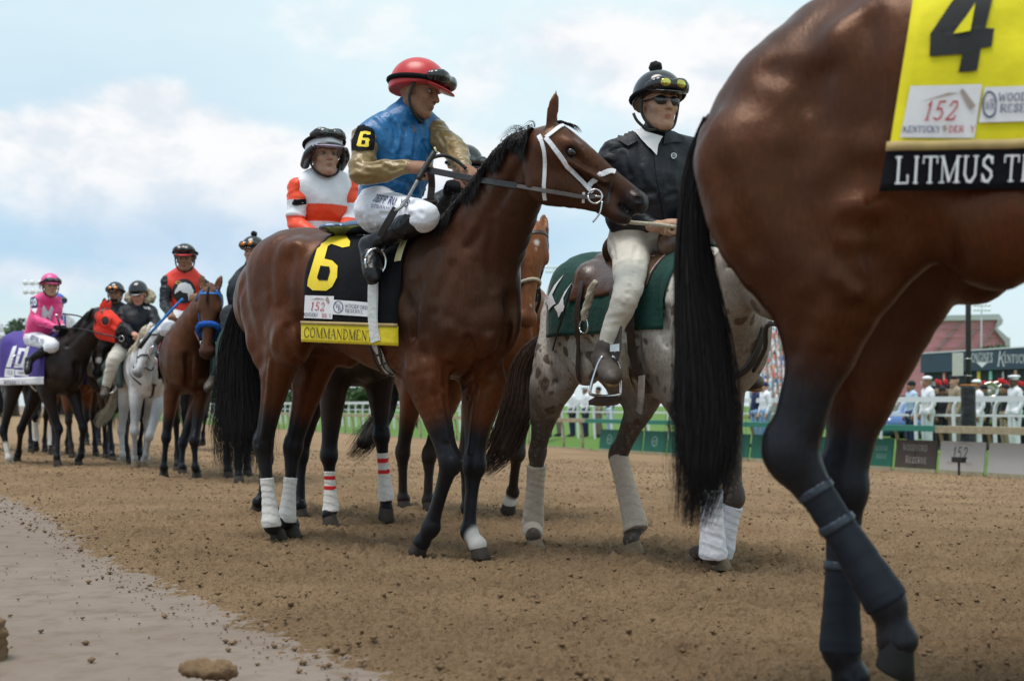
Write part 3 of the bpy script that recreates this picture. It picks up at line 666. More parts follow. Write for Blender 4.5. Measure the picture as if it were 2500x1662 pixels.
# ---- horse number six
F6 = Frame((-.77, 6.62), 40)
def horse6():
    F = F6; h = .010
    rhh = G(680, 1322); lhh = G(716, 1318); lfh = G(1172, 1372)
    legs = {
     'rh': [F.L(-.47, .13, 1.34), F.J(700, 800, .17), F.J(643, 1082, .10), F.J(663, 1283, .07), U(rhh, .085)-F.d*.02],
     'lh': [F.L(-.45, -.13, 1.33), F.J(775, 860, -.14), F.J(716, 1090, -.12), F.J(700, 1268, -.09), U(lhh, .085)-F.d*.02],
     'rf': [F.L(.60, .13, 1.2), F.J(1035, 905, .15), F.J(1098, 1128, .11), F.J(1052, 1287, .09), F.J(1030, 1322, .09)],
     'lf': [F.L(.62, -.13, 1.2), F.J(1180, 930, -.12), F.J(1156, 1135, -.07), F.J(1146, 1298, -.05), U(lfh, .085)-F.d*.015]}
    hdir = V3((.866, -.10, -.5)); hl = V3((-.11, -.99, 0)); hl = (hl-hdir.normalized()*hl.dot(hdir.normalized())).normalized()
    hd = dict(poll=P(1322, 318, 5.62), dir=hdir, lat=hl, len=.560, ear={1: (-.020, .185, .05), -1: (-.035, .165, .06)}, earface=V3((.55, -.8, .1)), lat0=V3((-.45, -.89, 0)))
    neck = [F.L(.60, 0, 1.28), P(1180, 590, 6.05), P(1240, 480, 5.86), P(1292, 400, 5.71), P(1340, 378, 5.62)]
    wh = [(U(lfh, .10), .06, .09), (lfh, .05, .14)]
    lh_h = M_HOOF
    def dark(V):
        q = np.array(F.O); x = (V-q)@np.array(F.d)
        return np.clip(.85*sstep(x, .1, .62)*sstep(V[:, 2], .85, 1.15)*(1-sstep(V[:, 2], 1.75, 2.0)*.7)+.35*sstep(V[:, 2], 1.5, 1.68)*(x < .5), 0, 1)*(.75+.5*np.clip(nz3(V, 3.2, 3), -.5, .5))
    root, body, B = make_horse('dark bay racehorse with white bridle, striding right of centre with white bandages behind', F, legs, neck, [.285, .215, .172, .145, .11], hd, C_BAY6, h, whites=wh,
        toes={'rf': (F.d*.4+V3((0, 0, -1)), -F.d*.75+V3((0, 0, -.55)))}, dark=dark, ptz=(.66, .55), ptf=(.40, .70), nwid=.52, hsc=.84)
    sculpt(body, B, [([(190, 95), (176, 160), (180, 230)], .008, .030), ([(214, 110), (202, 200), (208, 262)], -.007, .024), ([(178, 300), (165, 345)], .007, .03), ([(200, 300), (206, 350), (232, 382)], -.011, .02),
        ([(160, 380), (150, 480), (140, 560)], .006, .016), ([(120, 400), (115, 500), (125, 580)], -.006, .014), ([(90, 200), (95, 300), (120, 390)], -.006, .022), ([(497, 200), (482, 290), (503, 380)], -.007, .024), ([(590, 300), (618, 330), (600, 370)], .009, .03),
        ([(640, 325), (662, 380), (628, 438), (600, 458)], -.014, .018), ([(692, 325), (702, 378), (672, 420)], .011, .028), ([(738, 300), (728, 360), (692, 412)], -.008, .018), ([(545, 420), (560, 500), (585, 570)], .007, .014), ([(582, 465), (602, 560), (620, 612)], -.010, .010),
        ([(668, 440), (652, 520), (640, 600)], .007, .014), ([(640, 470), (630, 560)], -.007, .010), ([(600, 150), (575, 210), (560, 260)], -.007, .026), ([(520, 40), (556, 130), (556, 220)], -.007, .03), ([(650, 60), (640, 140), (655, 220)], .006, .035), ([(700, 50), (690, 130), (700, 200)], -.007, .022),
        ([(540, 330), (560, 380), (555, 440)], .006, .025), ([(590, 390), (585, 440)], -.006, .018), ([(600, 620), (606, 650)], .006, .014), ([(655, 640), (650, 800)], .003, .007), ([(350, 380), (420, 400)], -.004, .03), ([(300, 345), (340, 372)], -.004, .02)],
        lambda x, y: (500+x*1.005, 500+y*1.0045))
    B = bvh(body)
    return root, body, B, legs, hd
H6, B6o, B6, LEG6, HD6 = horse6()
F4 = Frame((1.45, 3.07), 12, 1.06); F4.g = .84
def horse4():
    F = F4; sc = F.sc
    legs = {
     'rh': [F.L(-.46, .14, 1.33), F.J(2070, 595, .17), F.J(1935, 1110, .12), F.J(2160, 1462, .12), F.J(2190, 1560, .12)],
     'lh': [F.L(-.45, -.14, 1.33), F.J(2120, 810, -.15), F.J(2060, 1190, -.14), F.J(2052, 1585, -.12), F.J(2075, 1650, -.12)],
     'rf': fore(F, 1, -.3), 'lf': fore(F, -1, .8)}
    hd = dict(poll=F.L(1.32, 0, 2.1), dir=F.d*.7+V3((0, 0, -.7)), lat=F.n, len=.62)
    neck = [F.L(.66, 0, 1.32), F.L(.95, 0, 1.6), F.L(1.15, 0, 1.85), F.L(1.30, 0, 2.0)]
    T4 = [(-.84, 1.27, .12, .12)]+TORSO[1:3]+[(-.36, 1.365, .305, .285), (-.15, 1.36, .25, .27), (.05, 1.335, .258, .28)]+TORSO[6:]
    ex = [([F.J(1850, 400, .14), F.J(1885, 560, .15), F.J(1975, 720, .14), F.J(2012, 860, .12)], [.150, .135, .100, .062], .62), ([F.L(-.72, .04, 1.40), F.L(-.52, 0, 1.50), F.L(-.25, 0, 1.52)], [.16, .205, .20], .9)]
    r_ = make_horse('blurred bay racehorse nearest the camera, seen from behind the flank under a yellow cloth', F, legs, neck, [.27, .2, .16, .12], hd, C_BAY4, .014, dark=None, torso=T4, ptz=(.62, .40), extra=ex, hsc=.9, hoof_m=mat('dark hoof', (.014, .013, .013), .6, spec=.15),
        toes={'rh': (F.d*.35+V3((0, 0, -1)), V3((0, 0, -1))-F.d*.5)})
    sculpt(r_[1], r_[2], [([(760, 150), (742, 300), (800, 560), (862, 800), (890, 915)], .011, .045), ([(905, 120), (892, 300), (905, 500)], -.011, .04), ([(700, 330), (665, 480), (640, 640)], -.010, .045), ([(500, 300), (590, 330), (650, 420)], -.007, .03), ([(880, 900), (885, 915)], .016, .045),
        ([(835, 955), (935, 962)], -.014, .025), ([(780, 1190), (850, 1250)], .009, .018), ([(235, 480), (275, 720), (400, 1050)], -.008, .028), ([(560, 700), (620, 900), (700, 1050)], -.007, .04), ([(800, 1090), (830, 1200)], -.008, .02), ([(600, 620), (690, 640)], .006, .05), ([(1010, 900), (1100, 960), (1250, 1080)], -.007, .04), ([(760, 1290), (720, 1450)], .006, .02), ([(640, 1300), (600, 1500)], -.006, .02)],
        lambda x, y: (1600+x/1.7422, y/1.7422))
    return r_[0], r_[1], bvh(r_[1]), legs, hd
H4, B4o, B4, LEG4, HD4 = horse4()
# ---------------------------------------------------------------- prints projected onto cloth, and strokes for lettering
from mathutils.geometry import tessellate_polygon
def decal(name, B, polys, mt, parent=None, off=.003, maxe=14):
    """flat print in the shape of the traced outlines, laid on the surface where it stands"""
    vs, fs = [], []
    for poly in polys:
        tris = [[poly[i] for i in t] for t in tessellate_polygon([[V3((p[0], p[1], 0)) for p in poly]])]
        st = tris; done = []
        while st:
            t = st.pop(); e = [math.dist(t[i], t[(i+1) % 3]) for i in range(3)]; k = e.index(max(e))
            if e[k] > maxe:
                a, b, c = t[k], t[(k+1) % 3], t[(k+2) % 3]; mdp = ((a[0]+b[0])/2, (a[1]+b[1])/2); st += [(a, mdp, c), (mdp, b, c)]
            else: done.append(t)
        cache = {}
        for t in done:
            ids = []
            for p in t:
                key = (round(p[0], 2), round(p[1], 2))
                if key not in cache:
                    h, n, r = cast(B, *p)
                    if h is None: cache[key] = None
                    else:
                        if n.dot(r) > 0: n = -n
                        cache[key] = len(vs); vs.append(h+n*off)
                ids.append(cache[key])
            if None not in ids:
                a, b, c = [vs[i] for i in ids]; 
                if max((a-b).length, (b-c).length, (c-a).length) < .35: fs.append(tuple(ids))
    if not fs: return None
    return meshob(name, vs, fs, mt, parent)
GLY = {  # serif letters on a unit square: strokes (points, weight), 1 = thick stem, .45 = hairline
 'A': [([(0, 0), (.5, 1)], .5), ([(.5, 1), (1, 0)], 1), ([(.22, .36), (.78, .36)], .45), ([(-.1, 0), (.2, 0)], .4), ([(.8, 0), (1.1, 0)], .4)],
 'C': [([(1, .75), (.75, .98), (.4, 1), (.1, .75), (.02, .5), (.1, .25), (.4, 0), (.75, .02), (1, .25)], .8), ([(1, .98), (1, .68)], .4)],
 'D': [([(.15, 0), (.15, 1)], 1), ([(0, 1), (.5, 1), (.85, .8), (.98, .5), (.85, .2), (.5, 0), (0, 0)], .7)],
 'E': [([(.15, 0), (.15, 1)], 1), ([(0, 1), (.9, 1), (.9, .78)], .5), ([(.15, .5), (.7, .5)], .45), ([(0, 0), (.95, 0), (.95, .25)], .5)],
 'F': [([(.15, 0), (.15, 1)], 1), ([(0, 1), (.9, 1), (.9, .75)], .5), ([(.15, .5), (.7, .5)], .45), ([(-.05, 0), (.4, 0)], .4)],
 'G': [([(.95, .78), (.7, 1), (.4, 1), (.1, .75), (.02, .5), (.1, .25), (.4, 0), (.75, .03), (.95, .2), (.95, .45)], .8), ([(.65, .45), (1.05, .45)], .45)],
 'H': [([(.12, 0), (.12, 1)], 1), ([(.88, 0), (.88, 1)], 1), ([(.12, .5), (.88, .5)], .45)],
 'I': [([(.5, 0), (.5, 1)], 1), ([(.2, 0), (.8, 0)], .45), ([(.2, 1), (.8, 1)], .45)],
 'J': [([(.7, 1), (.7, .2), (.45, 0), (.2, .1)], 1), ([(.4, 1), (1, 1)], .45)],
 'K': [([(.15, 0), (.15, 1)], 1), ([(.9, 1), (.2, .42)], .5), ([(.4, .6), (.95, 0)], .9), ([(0, 0), (.3, 0)], .4), ([(.8, 0), (1.1, 0)], .4)],
 'L': [([(.2, 0), (.2, 1)], 1), ([(0, 1), (.42, 1)], .45), ([(0, 0), (.95, 0), (.95, .3)], .5)],
 'M': [([(.08, 0), (.08, 1)], .5), ([(.08, 1), (.5, .05)], 1), ([(.5, .05), (.92, 1)], .5), ([(.92, 1), (.92, 0)], 1), ([(-.08, 0), (.24, 0)], .4), ([(.76, 0), (1.08, 0)], .4), ([(-.08, 1), (.1, 1)], .4), ([(.9, 1), (1.08, 1)], .4)],
 'N': [([(.1, 0), (.1, 1)], .5), ([(.1, 1), (.9, 0)], 1), ([(.9, 0), (.9, 1)], .5), ([(-.05, 0), (.25, 0)], .4), ([(.75, 1), (1.05, 1)], .4)],
 'O': [([(.5, 1), (.15, .85), (.03, .5), (.15, .15), (.5, 0), (.85, .15), (.97, .5), (.85, .85), (.5, 1)], .8)],
 'P': [([(.15, 0), (.15, 1)], 1), ([(0, 1), (.6, 1), (.9, .85), (.9, .62), (.6, .48), (.15, .48)], .6), ([(0, 0), (.4, 0)], .4)],
 'R': [([(.15, 0), (.15, 1)], 1), ([(0, 1), (.6, 1), (.88, .85), (.88, .64), (.6, .5), (.15, .5)], .6), ([(.5, .5), (1, 0)], .9), ([(0, 0), (.35, 0)], .4)],
 'S': [([(.88, .75), (.75, .95), (.45, 1), (.15, .85), (.15, .65), (.45, .53), (.8, .4), (.88, .2), (.6, 0), (.3, .02), (.1, .25)], .85), ([(.9, .98), (.9, .7)], .4), ([(.1, .3), (.1, 0)], .4)],
 'T': [([(.5, 0), (.5, 1)], 1), ([(0, .75), (0, 1), (1, 1), (1, .75)], .5), ([(.3, 0), (.7, 0)], .4)],
 'U': [([(.15, 1), (.15, .3), (.35, .03), (.6, 0), (.85, .25), (.85, 1)], .8), ([(0, 1), (.35, 1)], .4), ([(.68, 1), (1, 1)], .4)],
 'V': [([(.05, 1), (.5, 0)], 1), ([(.5, 0), (.95, 1)], .5), ([(-.08, 1), (.25, 1)], .4), ([(.75, 1), (1.08, 1)], .4)],
 'W': [([(0, 1), (.28, 0)], .9), ([(.28, 0), (.5, .8)], .5), ([(.5, .8), (.75, 0)], .9), ([(.75, 0), (1, 1)], .5), ([(-.1, 1), (.15, 1)], .4), ([(.85, 1), (1.1, 1)], .4)],
 'X': [([(0, 1), (1, 0)], .9), ([(1, 1), (0, 0)], .5)], 'Y': [([(0, 1), (.5, .45), (.5, 0)], .9), ([(1, 1), (.5, .45)], .5), ([(.3, 0), (.7, 0)], .4)],
 '1': [([(.2, .8), (.5, 1), (.5, 0)], .9), ([(.2, 0), (.8, 0)], .5)], '5': [([(.85, 1), (.3, 1), (.22, .58), (.6, .62), (.88, .38), (.8, .1), (.45, 0), (.12, .12)], .8)],
 '2': [([(.12, .75), (.3, .98), (.7, .98), (.85, .72), (.6, .4), (.1, 0), (.9, 0), (.92, .2)], .8)], '6': [([(.8, .9), (.5, 1), (.15, .6), (.1, .3), (.3, 0), (.7, 0), (.9, .25), (.8, .5), (.5, .58), (.15, .4)], .9)],
 '4': [([(.7, 0), (.7, 1), (.05, .3), (1, .3)], .9)], '7': [([(.05, 1), (.95, 1), (.35, 0)], .9)], "'": [([(.5, 1), (.5, .75)], .9)], '3': [([(.1, 1), (.85, 1), (.45, .6), (.85, .4), (.8, .1), (.4, 0), (.1, .12)], .9)], '8': [([(.5, .52), (.15, .72), (.3, 1), (.7, 1), (.85, .72), (.5, .52), (.1, .25), (.3, 0), (.7, 0), (.9, .25), (.5, .52)], .8)],
 '-': [([(.2, .5), (.8, .5)], .9)], '.': [([(.4, 0), (.6, 0)], .9)], '0': [([(.5, 1), (.15, .85), (.1, .5), (.15, .15), (.5, 0), (.85, .15), (.9, .5), (.85, .85), (.5, 1)], .9)]}
WID = {'I': .45, 'M': 1.25, 'W': 1.35, 'J': .7, "'": .3, '.': .3, '1': .6, 'F': .85, 'L': .85, 'E': .85, 'S': .8}
def letters(txt, wt=.16, gap=.28, slant=0.0, asp=.75, sans=False, small=None):
    """list of stroke quads on a 0..1 line (x by letter run, y up)"""
    adv = 0; segs = []
    for i, ch in enumerate(txt):
        if ch == ' ': adv += .55*asp; continue
        w = WID.get(ch, 1)*asp; hs = 1 if not small or i == 0 or txt[i-1] == ' ' else small; 
        for pts, q in GLY.get(ch, []):
            if sans and q <= .4: continue
            q2 = .8 if sans else q
            for j in range(len(pts)-1):
                a, b = pts[j], pts[j+1]; a = (adv+a[0]*w*hs+slant*a[1], a[1]*hs); b = (adv+b[0]*w*hs+slant*b[1], b[1]*hs)
                dx, dy = b[0]-a[0], b[1]-a[1]; l = math.hypot(dx, dy)+1e-9; ox, oy = -dy/l*wt*q2/2, dx/l*wt*q2/2; ex, ey = dx/l*wt*q2*.3, dy/l*wt*q2*.3
                segs.append([(a[0]+ox-ex, a[1]+oy-ey), (b[0]+ox+ex, b[1]+oy+ey), (b[0]-ox+ex, b[1]-oy+ey), (a[0]-ox-ex, a[1]-oy-ey)])
        adv += w*hs+gap*asp
    adv -= gap*asp
    return [[(x/adv, y) for x, y in s] for s in segs]
def bil(c, x, y):
    """corner order: bottom-left, bottom-right, top-right, top-left"""
    return ((c[0][0]*(1-x)+c[1][0]*x)*(1-y)+(c[3][0]*(1-x)+c[2][0]*x)*y, (c[0][1]*(1-x)+c[1][1]*x)*(1-y)+(c[3][1]*(1-x)+c[2][1]*x)*y)
def text_on(name, B, txt, corners, mt, parent=None, off=.004, **kw):
    return decal(name, B, [[bil(corners, x, y) for x, y in s] for s in letters(txt, **kw)], mt, parent, off=off, maxe=30)
def text_flat(name, txt, o, ux, uy, mt, parent=None, depth=.002, **kw):
    """letters on a flat sign: o bottom-left corner, ux run, uy height"""
    o, ux, uy = V3(o), V3(ux), V3(uy); nn = ux.cross(uy).normalized()*depth; vs, fs = [], []
    for s in letters(txt, **kw):
        b = len(vs); vs += [o+ux*x+uy*y+nn for x, y in s]; fs.append((b, b+1, b+2, b+3))
    return meshob(name, vs, fs, mt, parent, smooth=False)
# ---------------------------------------------------------------- people
def skin_mat(name, c): return mat(name, c, .62, spec=.25, noise_amt=.14, nscale=40, bump=.1, bscale=300, attrs=(('lip', (c[0]*.75, c[1]*.42, c[2]*.42)), ('brow', (.02, .015, .012))))
SK_TAN = skin_mat('tan skin', (.27, .140, .085)); SK_PALE = skin_mat('pale skin', (.44, .26, .18)); SK_RED = skin_mat('ruddy skin', (.50, .25, .18)); SK_DARK = skin_mat('dark skin', (.13, .07, .045))
def cloth_mat(name, c, rough=.7, bump=.35, sc=22, sheen=.1, spec=.35, st=(1, 1, 1), na=.08): return mat(name, c, rough, spec=spec, noise_amt=na, nscale=sc, bump=bump, bscale=sc, sheen=sheen, stretch=st, bdist=.02)
M_SATIN_BLUE = cloth_mat('blue satin', (.004, .115, .30), .36, .6, 14, .08, .45); M_SATIN_GOLD = cloth_mat('gold satin', (.235, .155, .055), .34, .6, 16, .1, .6)
M_WHITE = cloth_mat('white breeches', (.72, .72, .78), .55, .3, 18); M_BOOT = mat('black boot leather', (.008, .008, .010), .28, spec=.35, noise_amt=.2, bump=.2, bscale=30, bdist=.02)
M_BLK = cloth_mat('black jacket cloth', (.010, .012, .017), .5, .5, 12, .04, .28); M_KHAKI = cloth_mat('cream breeches', (.60, .56, .49), .75, .4, 20)
M_BLKC = cloth_mat('black cotton', (.008, .008, .010), .85, .2, 40, .02, .1); M_YEL = cloth_mat('yellow cloth', (.72, .56, .02), .7, .2, 30); M_WPATCH = mat('white patch', (.75, .74, .76), .6, noise_amt=.04)
M_HGLOSS = mat('gloss black shell', (.012, .012, .014), .12, spec=.7, noise_amt=0); M_LENS = mat('dark lens', (.02, .025, .03), .05, spec=.9, noise_amt=.1, coat=1)
M_STEEL = mat('polished steel', (.62, .62, .63), .18, metal=1, noise_amt=.05); M_BRASS = mat('gold thread', (.50, .36, .08), .5, noise_amt=.1)
M_LEATH = mat('brown leather', (.085, .038, .020), .38, noise_amt=.35, nscale=14, bump=.25, bscale=60); M_BLEATH = mat('black leather', (.016, .014, .014), .45, noise_amt=.25, nscale=30, bump=.2, bscale=90)
M_NAVYINK = mat('navy ink', (.02, .03, .12), .7, noise_amt=0); M_REDINK = mat('red ink', (.45, .03, .04), .7, noise_amt=0); M_BLKINK = mat('black ink', (.012, .012, .014), .7, noise_amt=0); M_WINK = mat('white ink', (.75, .75, .78), .6, noise_amt=0)
M_IRIS = mat('eye white', (.26, .23, .21), .15, noise_amt=.05); M_PUPIL = mat('dark iris', (.02, .012, .008), .1, noise_amt=0)
def head_axes(f, u):
    f = V3(f).normalized(); u = V3(u); u = (u-f*u.dot(f)).normalized(); return f, f.cross(u).normalized(), u    # forward, right, up
def add_head(S_, c, f, u, s=1.0):
    f, r, u = head_axes(f, u); ax = (f, r, u)
    def q(a, b, d): return c+(f*a+r*b+u*d)*s
    S_.ell(q(-.012, 0, .035), (.098*s, .076*s, .092*s), ax, k=.0)
    S_.ell(q(.030, 0, -.030), (.066*s, .061*s, .085*s), ax, k=.02*s)
    S_.chain([q(-.01, -.052, -.05), q(.04, -.032, -.088), q(.068, 0, -.100), q(.04, .032, -.088), q(-.01, .052, -.05)], [.020*s, .022*s, .023*s, .022*s, .020*s], 1, r, k=.022*s)
    S_.chain([q(.088, 0, .018), q(.101, 0, -.005), q(.112, 0, -.024)], [.010*s, .011*s, .013*s], 1, r, k=.010*s)
    for sd in (1, -1):
        S_.ell(q(.098, sd*.013, -.028), (.010*s, .009*s, .008*s), ax, k=.006*s)
        S_.ell(q(.090, sd*.034, .008), (.018*s, .019*s, .013*s), ax, k=.010*s, cut=True)
        S_.chain([q(.088, sd*.012, .026), q(.086, sd*.034, .031), q(.070, sd*.056, .024)], [.008*s, .009*s, .007*s], 1, r, k=.010*s)
        S_.ell(q(.062, sd*.043, -.022), (.024*s, .020*s, .018*s), ax, k=.02*s)
        S_.ell(q(-.005, sd*.079, -.008), (.018*s, .009*s, .031*s), (f-r*sd*.35, r, u), k=.006*s)
        S_.ell(q(.002, sd*.088, -.006), (.008*s, .008*s, .018*s), ax, k=.004*s, cut=True)
    S_.ell(q(.088, 0, -.057), (.014*s, .024*s, .0075*s), ax, k=.006*s); S_.ell(q(.086, 0, -.069), (.014*s, .021*s, .0085*s), ax, k=.006*s)
    S_.chain([q(.108, -.020, -.0625), q(.112, 0, -.0635), q(.108, .020, -.0625)], .0028*s, 1, r, k=.004*s, cut=True)
    S_.ell(q(.078, 0, -.098), (.017*s, .018*s, .014*s), ax, k=.012*s)
    return q, (f, r, u)
def add_hand(S_, w, d, pn, sd, curl=1.0, s=1.0):
    """fist or relaxed hand: wrist, pointing direction, palm normal (out of the palm), side +1 right"""
    d = V3(d).normalized(); pn = V3(pn); pn = (pn-d*pn.dot(d)).normalized(); r = d.cross(pn).normalized()*sd
    def q(a, b, c): return w+(d*a+r*b+pn*c)*s
    S_.chain([q(-.02, 0, 0), q(.03, 0, 0), q(.075, 0, 0)], [.024*s, .027*s, .024*s], [1.1, 1.5, 1.65], r, k=.015*s)
    for i, (b, l) in enumerate(((.030, .92), (.010, 1.0), (-.011, .95), (-.030, .78))):
        k = .0875; a0 = q(k, b, .0); l1, l2, l3 = .042*l, .028*l, .022*l; an = .25+curl*1.15; p1 = a0+(d*math.cos(an)+pn*math.sin(an))*l1*s
        an2 = an+curl*1.35; p2 = p1+(d*math.cos(an2)+pn*math.sin(an2))*l2*s; an3 = an2+curl*.9; p3 = p2+(d*math.cos(an3)+pn*math.sin(an3))*l3*s
        S_.chain([q(.06, b*.9, 0), a0, p1, p2, p3], [.0105*s, .0105*s, .0092*s, .0085*s, .0075*s], 1, r, k=.004*s, m=2)
    S_.chain([q(.02, .026, .006), q(.052, .046, .022), q(.072, .034, .040), q(.082, .014, .046)], [.014*s, .0125*s, .011*s, .009*s], 1, r, k=.008*s, m=2)
def face_bits(q, ax, parent, sk, s=1.0, closed=False):
    f, r, u = ax
    if not closed:
        for sd in (1, -1):
            E = Solid(.003*s); E.ell(q(.077, sd*.033, .007), (.012*s, .013*s, .0085*s), (f, r, u), k=0); e = E.build('eye', M_IRIS, parent)
            p = Solid(.0022*s); p.ell(q(.0865, sd*.033, .007), (.005*s, .0058*s, .0062*s), (f, r, u), k=0); p.build('iris', M_PUPIL, e)
def person(label, K, spec, h=.008, hb=None, group=None, cat='person', s=1.0):
    """K: joints in the world; spec: materials and options. Body skin is one surface; garments are parts."""
    root = thing('person', (K['pel'].x, K['pel'].y, K['pel'].z), label, cat, group); hb = hb or h*.8
    shR, shL = K['shR'], K['shL']; lat = (shR-shL).normalized(); nb = K['nb']
    B_ = Solid(hb); q, ax = add_head(B_, K['head'], K['hf'], K['hu'], s)
    B_.chain([K['head']-ax[2]*.07*s-ax[0]*.015*s, lerp(K['head'], nb, .6), nb], [.052*s, .052*s, .062*s], 1, lat, k=.02*s)
    B_.chain([nb, lerp(nb, K['chest'], .5), K['chest'], K['pel']], [.06*s, .09*s, .11*s, .10*s], [1.4, 1.4, 1.3, 1.3], lat, k=.02*s)
    B_.chain([shL-V3((0, 0, .02)), nb-V3((0, 0, .05)), shR-V3((0, 0, .02))], .042*s, 1, lat, k=.01*s)
    for z in 'RL':
        sh, el, wr = K['sh'+z], K['el'+z], K['wr'+z]; B_.chain([sh, el, wr], [.038*s, .032*s, .024*s], 1, lat, k=.01*s, m=1)
        hp, kn, an = K['hip'+z], K['kn'+z], K['an'+z]; B_.chain([hp, kn, an], [.065*s, .042*s, .028*s], 1, lat, k=.01*s, m=1)
        B_.chain([an, K['toe'+z]], [.026*s, .022*s], 1, lat, k=.01)
        add_hand(B_, wr, K.get('hd'+z, wr-el), K.get('pn'+z, V3((0, 0, -1))), 1 if z == 'R' else -1, K.get('curl', 1.0), s*1.0)
    body = B_.build('body', spec['skin'], root); V = verts_of(body)
    attr(body, 'lip', np.maximum(blobs(V, [(q(.098, sd*.009, -.063), .007*s, .012*s) for sd in (1, 0, -1)]), 0)*.8)
    attr(body, 'brow', np.maximum.reduce([blobs(V, [(q(.096-.0*t, sd*(.016+.036*t), .031+.004*math.sin(t*3)), .0035*s, .0085*s) for t in (0, .25, .5, .75, 1)]) for sd in (1, -1)])*.75)
    face_bits(q, ax, root, spec['skin'], s, spec.get('closed'))
    wr_ = spec.get('wr', .008)
    # shirt or jacket
    T = Solid(h); fat = spec.get('fat', 1.0); pel, ch = K['pel'], K['chest']
    fr = spec.get('front', ax[0]*1.0); bodyf = V3(lat).cross(V3((0, 0, 1))); bodyf = -bodyf if bodyf.dot(V3(spec.get('facing', bodyf))) < 0 else bodyf
    T.chain([pel+(ch-pel)*spec.get('hem', .05), lerp(pel, ch, .45), ch, lerp(ch, nb, .62), nb], [.118*s*fat, .118*s*fat, .128*s*fat, .085*s, .058*s], [1.35, 1.33, 1.30, 1.55, 1.15], lat, k=0, m=4)
    T.chain([shL+(nb-shL)*.10-V3((0, 0, .01))*s, lerp(shL, nb, .55)-V3((0, 0, .012)), nb-V3((0, 0, .03))*s, lerp(shR, nb, .55)-V3((0, 0, .012)), shR+(nb-shR)*.10-V3((0, 0, .01))*s], [.062*s*fat, .068*s, .075*s, .068*s, .062*s*fat], 1, lat, k=.05*s, m=4)
    T.chain([lerp(shL, ch, .35), lerp(shL, shR, .5)+(ch-nb)*.35, lerp(shR, ch, .35)], [.085*s*fat, .10*s*fat, .085*s*fat], 1, lat, k=.04*s, m=3)
    if spec.get('collar', True): T.chain([nb+(K['head']-nb)*.0, nb+(K['head']-nb)*.22], [.066*s, .064*s], 1, lat, k=.008*s)
    top = T.build('jacket' if spec.get('jacket') else 'jersey', spec['top'], root, wrinkle(wr_*.9, 5.5/s, (1, 1, .6)))
    for z in 'RL':
        sh, el, wr = K['sh'+z], K['el'+z], K['wr'+z]; A = Solid(h)
        A.chain([sh-V3((0, 0, .01)), lerp(sh, el, .5), el, lerp(el, wr, .5), lerp(el, wr, .93)], [.062*s*fat, .060*s*fat, .053*s*fat, .046*s*fat, .033*s], 1, lat, k=0, m=4)
        A.build('sleeve', spec.get('sleeve', spec['top']), root, wrinkle(wr_*.9, 7/s, (.8, .8, 2.2), 3))
        cu = Solid(h*.7); cu.chain([lerp(el, wr, .9), lerp(el, wr, .98)], .031*s, 1, lat, k=0); cu.build('cuff', spec.get('cuff', spec.get('sleeve', spec['top'])), root)
        if spec.get('glove'):
            g = Solid(h*.6); add_hand(g, wr, K.get('hd'+z, wr-el), K.get('pn'+z, V3((0, 0, -1))), 1 if z == 'R' else -1, K.get('curl', 1.0), s*1.12); g.build('glove', spec['glove'], root)
    # breeches
    P_ = Solid(h); P_.chain([K['hipL'], pel, K['hipR']], [.115*s, .125*s, .115*s], 1, lat, k=.03*s)
    lr = spec.get('leg_r', (.105, .088, .072, .062, .048)); bt = spec.get('boot_t', .35)
    for z in 'RL':
        hp, kn, an = K['hip'+z], K['kn'+z], K['an'+z]; end = lerp(kn, an, spec.get('trou_t', bt+.08))
        P_.chain([hp, lerp(hp, kn, .45), kn, lerp(kn, end, .5), end], [lr[0]*s, lr[1]*s, lr[2]*s, lr[3]*s, lr[4]*s], 1, lat, k=.03*s, m=4)
    P_.build('trousers', spec['pants'], root, wrinkle(wr_*.5, 6/s, (.7, .7, 2.4), 8))
    for z in 'RL':
        kn, an, to = K['kn'+z], K['an'+z], K['toe'+z]; b = Solid(h*.8); st = lerp(kn, an, bt); fd = (to-an).normalized()
        dn = (fd.cross(lat)); dn = -dn if dn.dot(an-kn) < 0 else dn
        b.chain([st, lerp(st, an, .5), an], [spec.get('boot_r', .056)*s, .050*s, .042*s], 1, lat, k=0, m=3)
        heel = an-fd*.028*s+dn*.030*s
        b.chain([an, heel], [.042*s, .030*s], 1, lat, k=.02*s)
        b.chain([an+dn*.008*s, lerp(an, to, .6)+dn*.012*s, to+dn*.012*s, to+dn*.014*s+fd*.03*s], [.047*s, .044*s, .038*s, .026*s], [.95, 1.1, 1.2, 1.2], lat, k=.02*s)
        bo = b.build('boot', spec.get('boot', M_BOOT), root, wrinkle(.004, 16/s))
        so = Solid(h*.8); so.chain([heel+dn*.022*s, lerp(an, to, .6)+dn*.052*s, to+dn*.044*s+fd*.03], [.016*s, .013*s, .013*s], [1.9, 2.7, 2.2], lat, k=0); so.build('sole', spec.get('sole', M_BLEATH), bo)
    return root, q, ax, B_, top, body
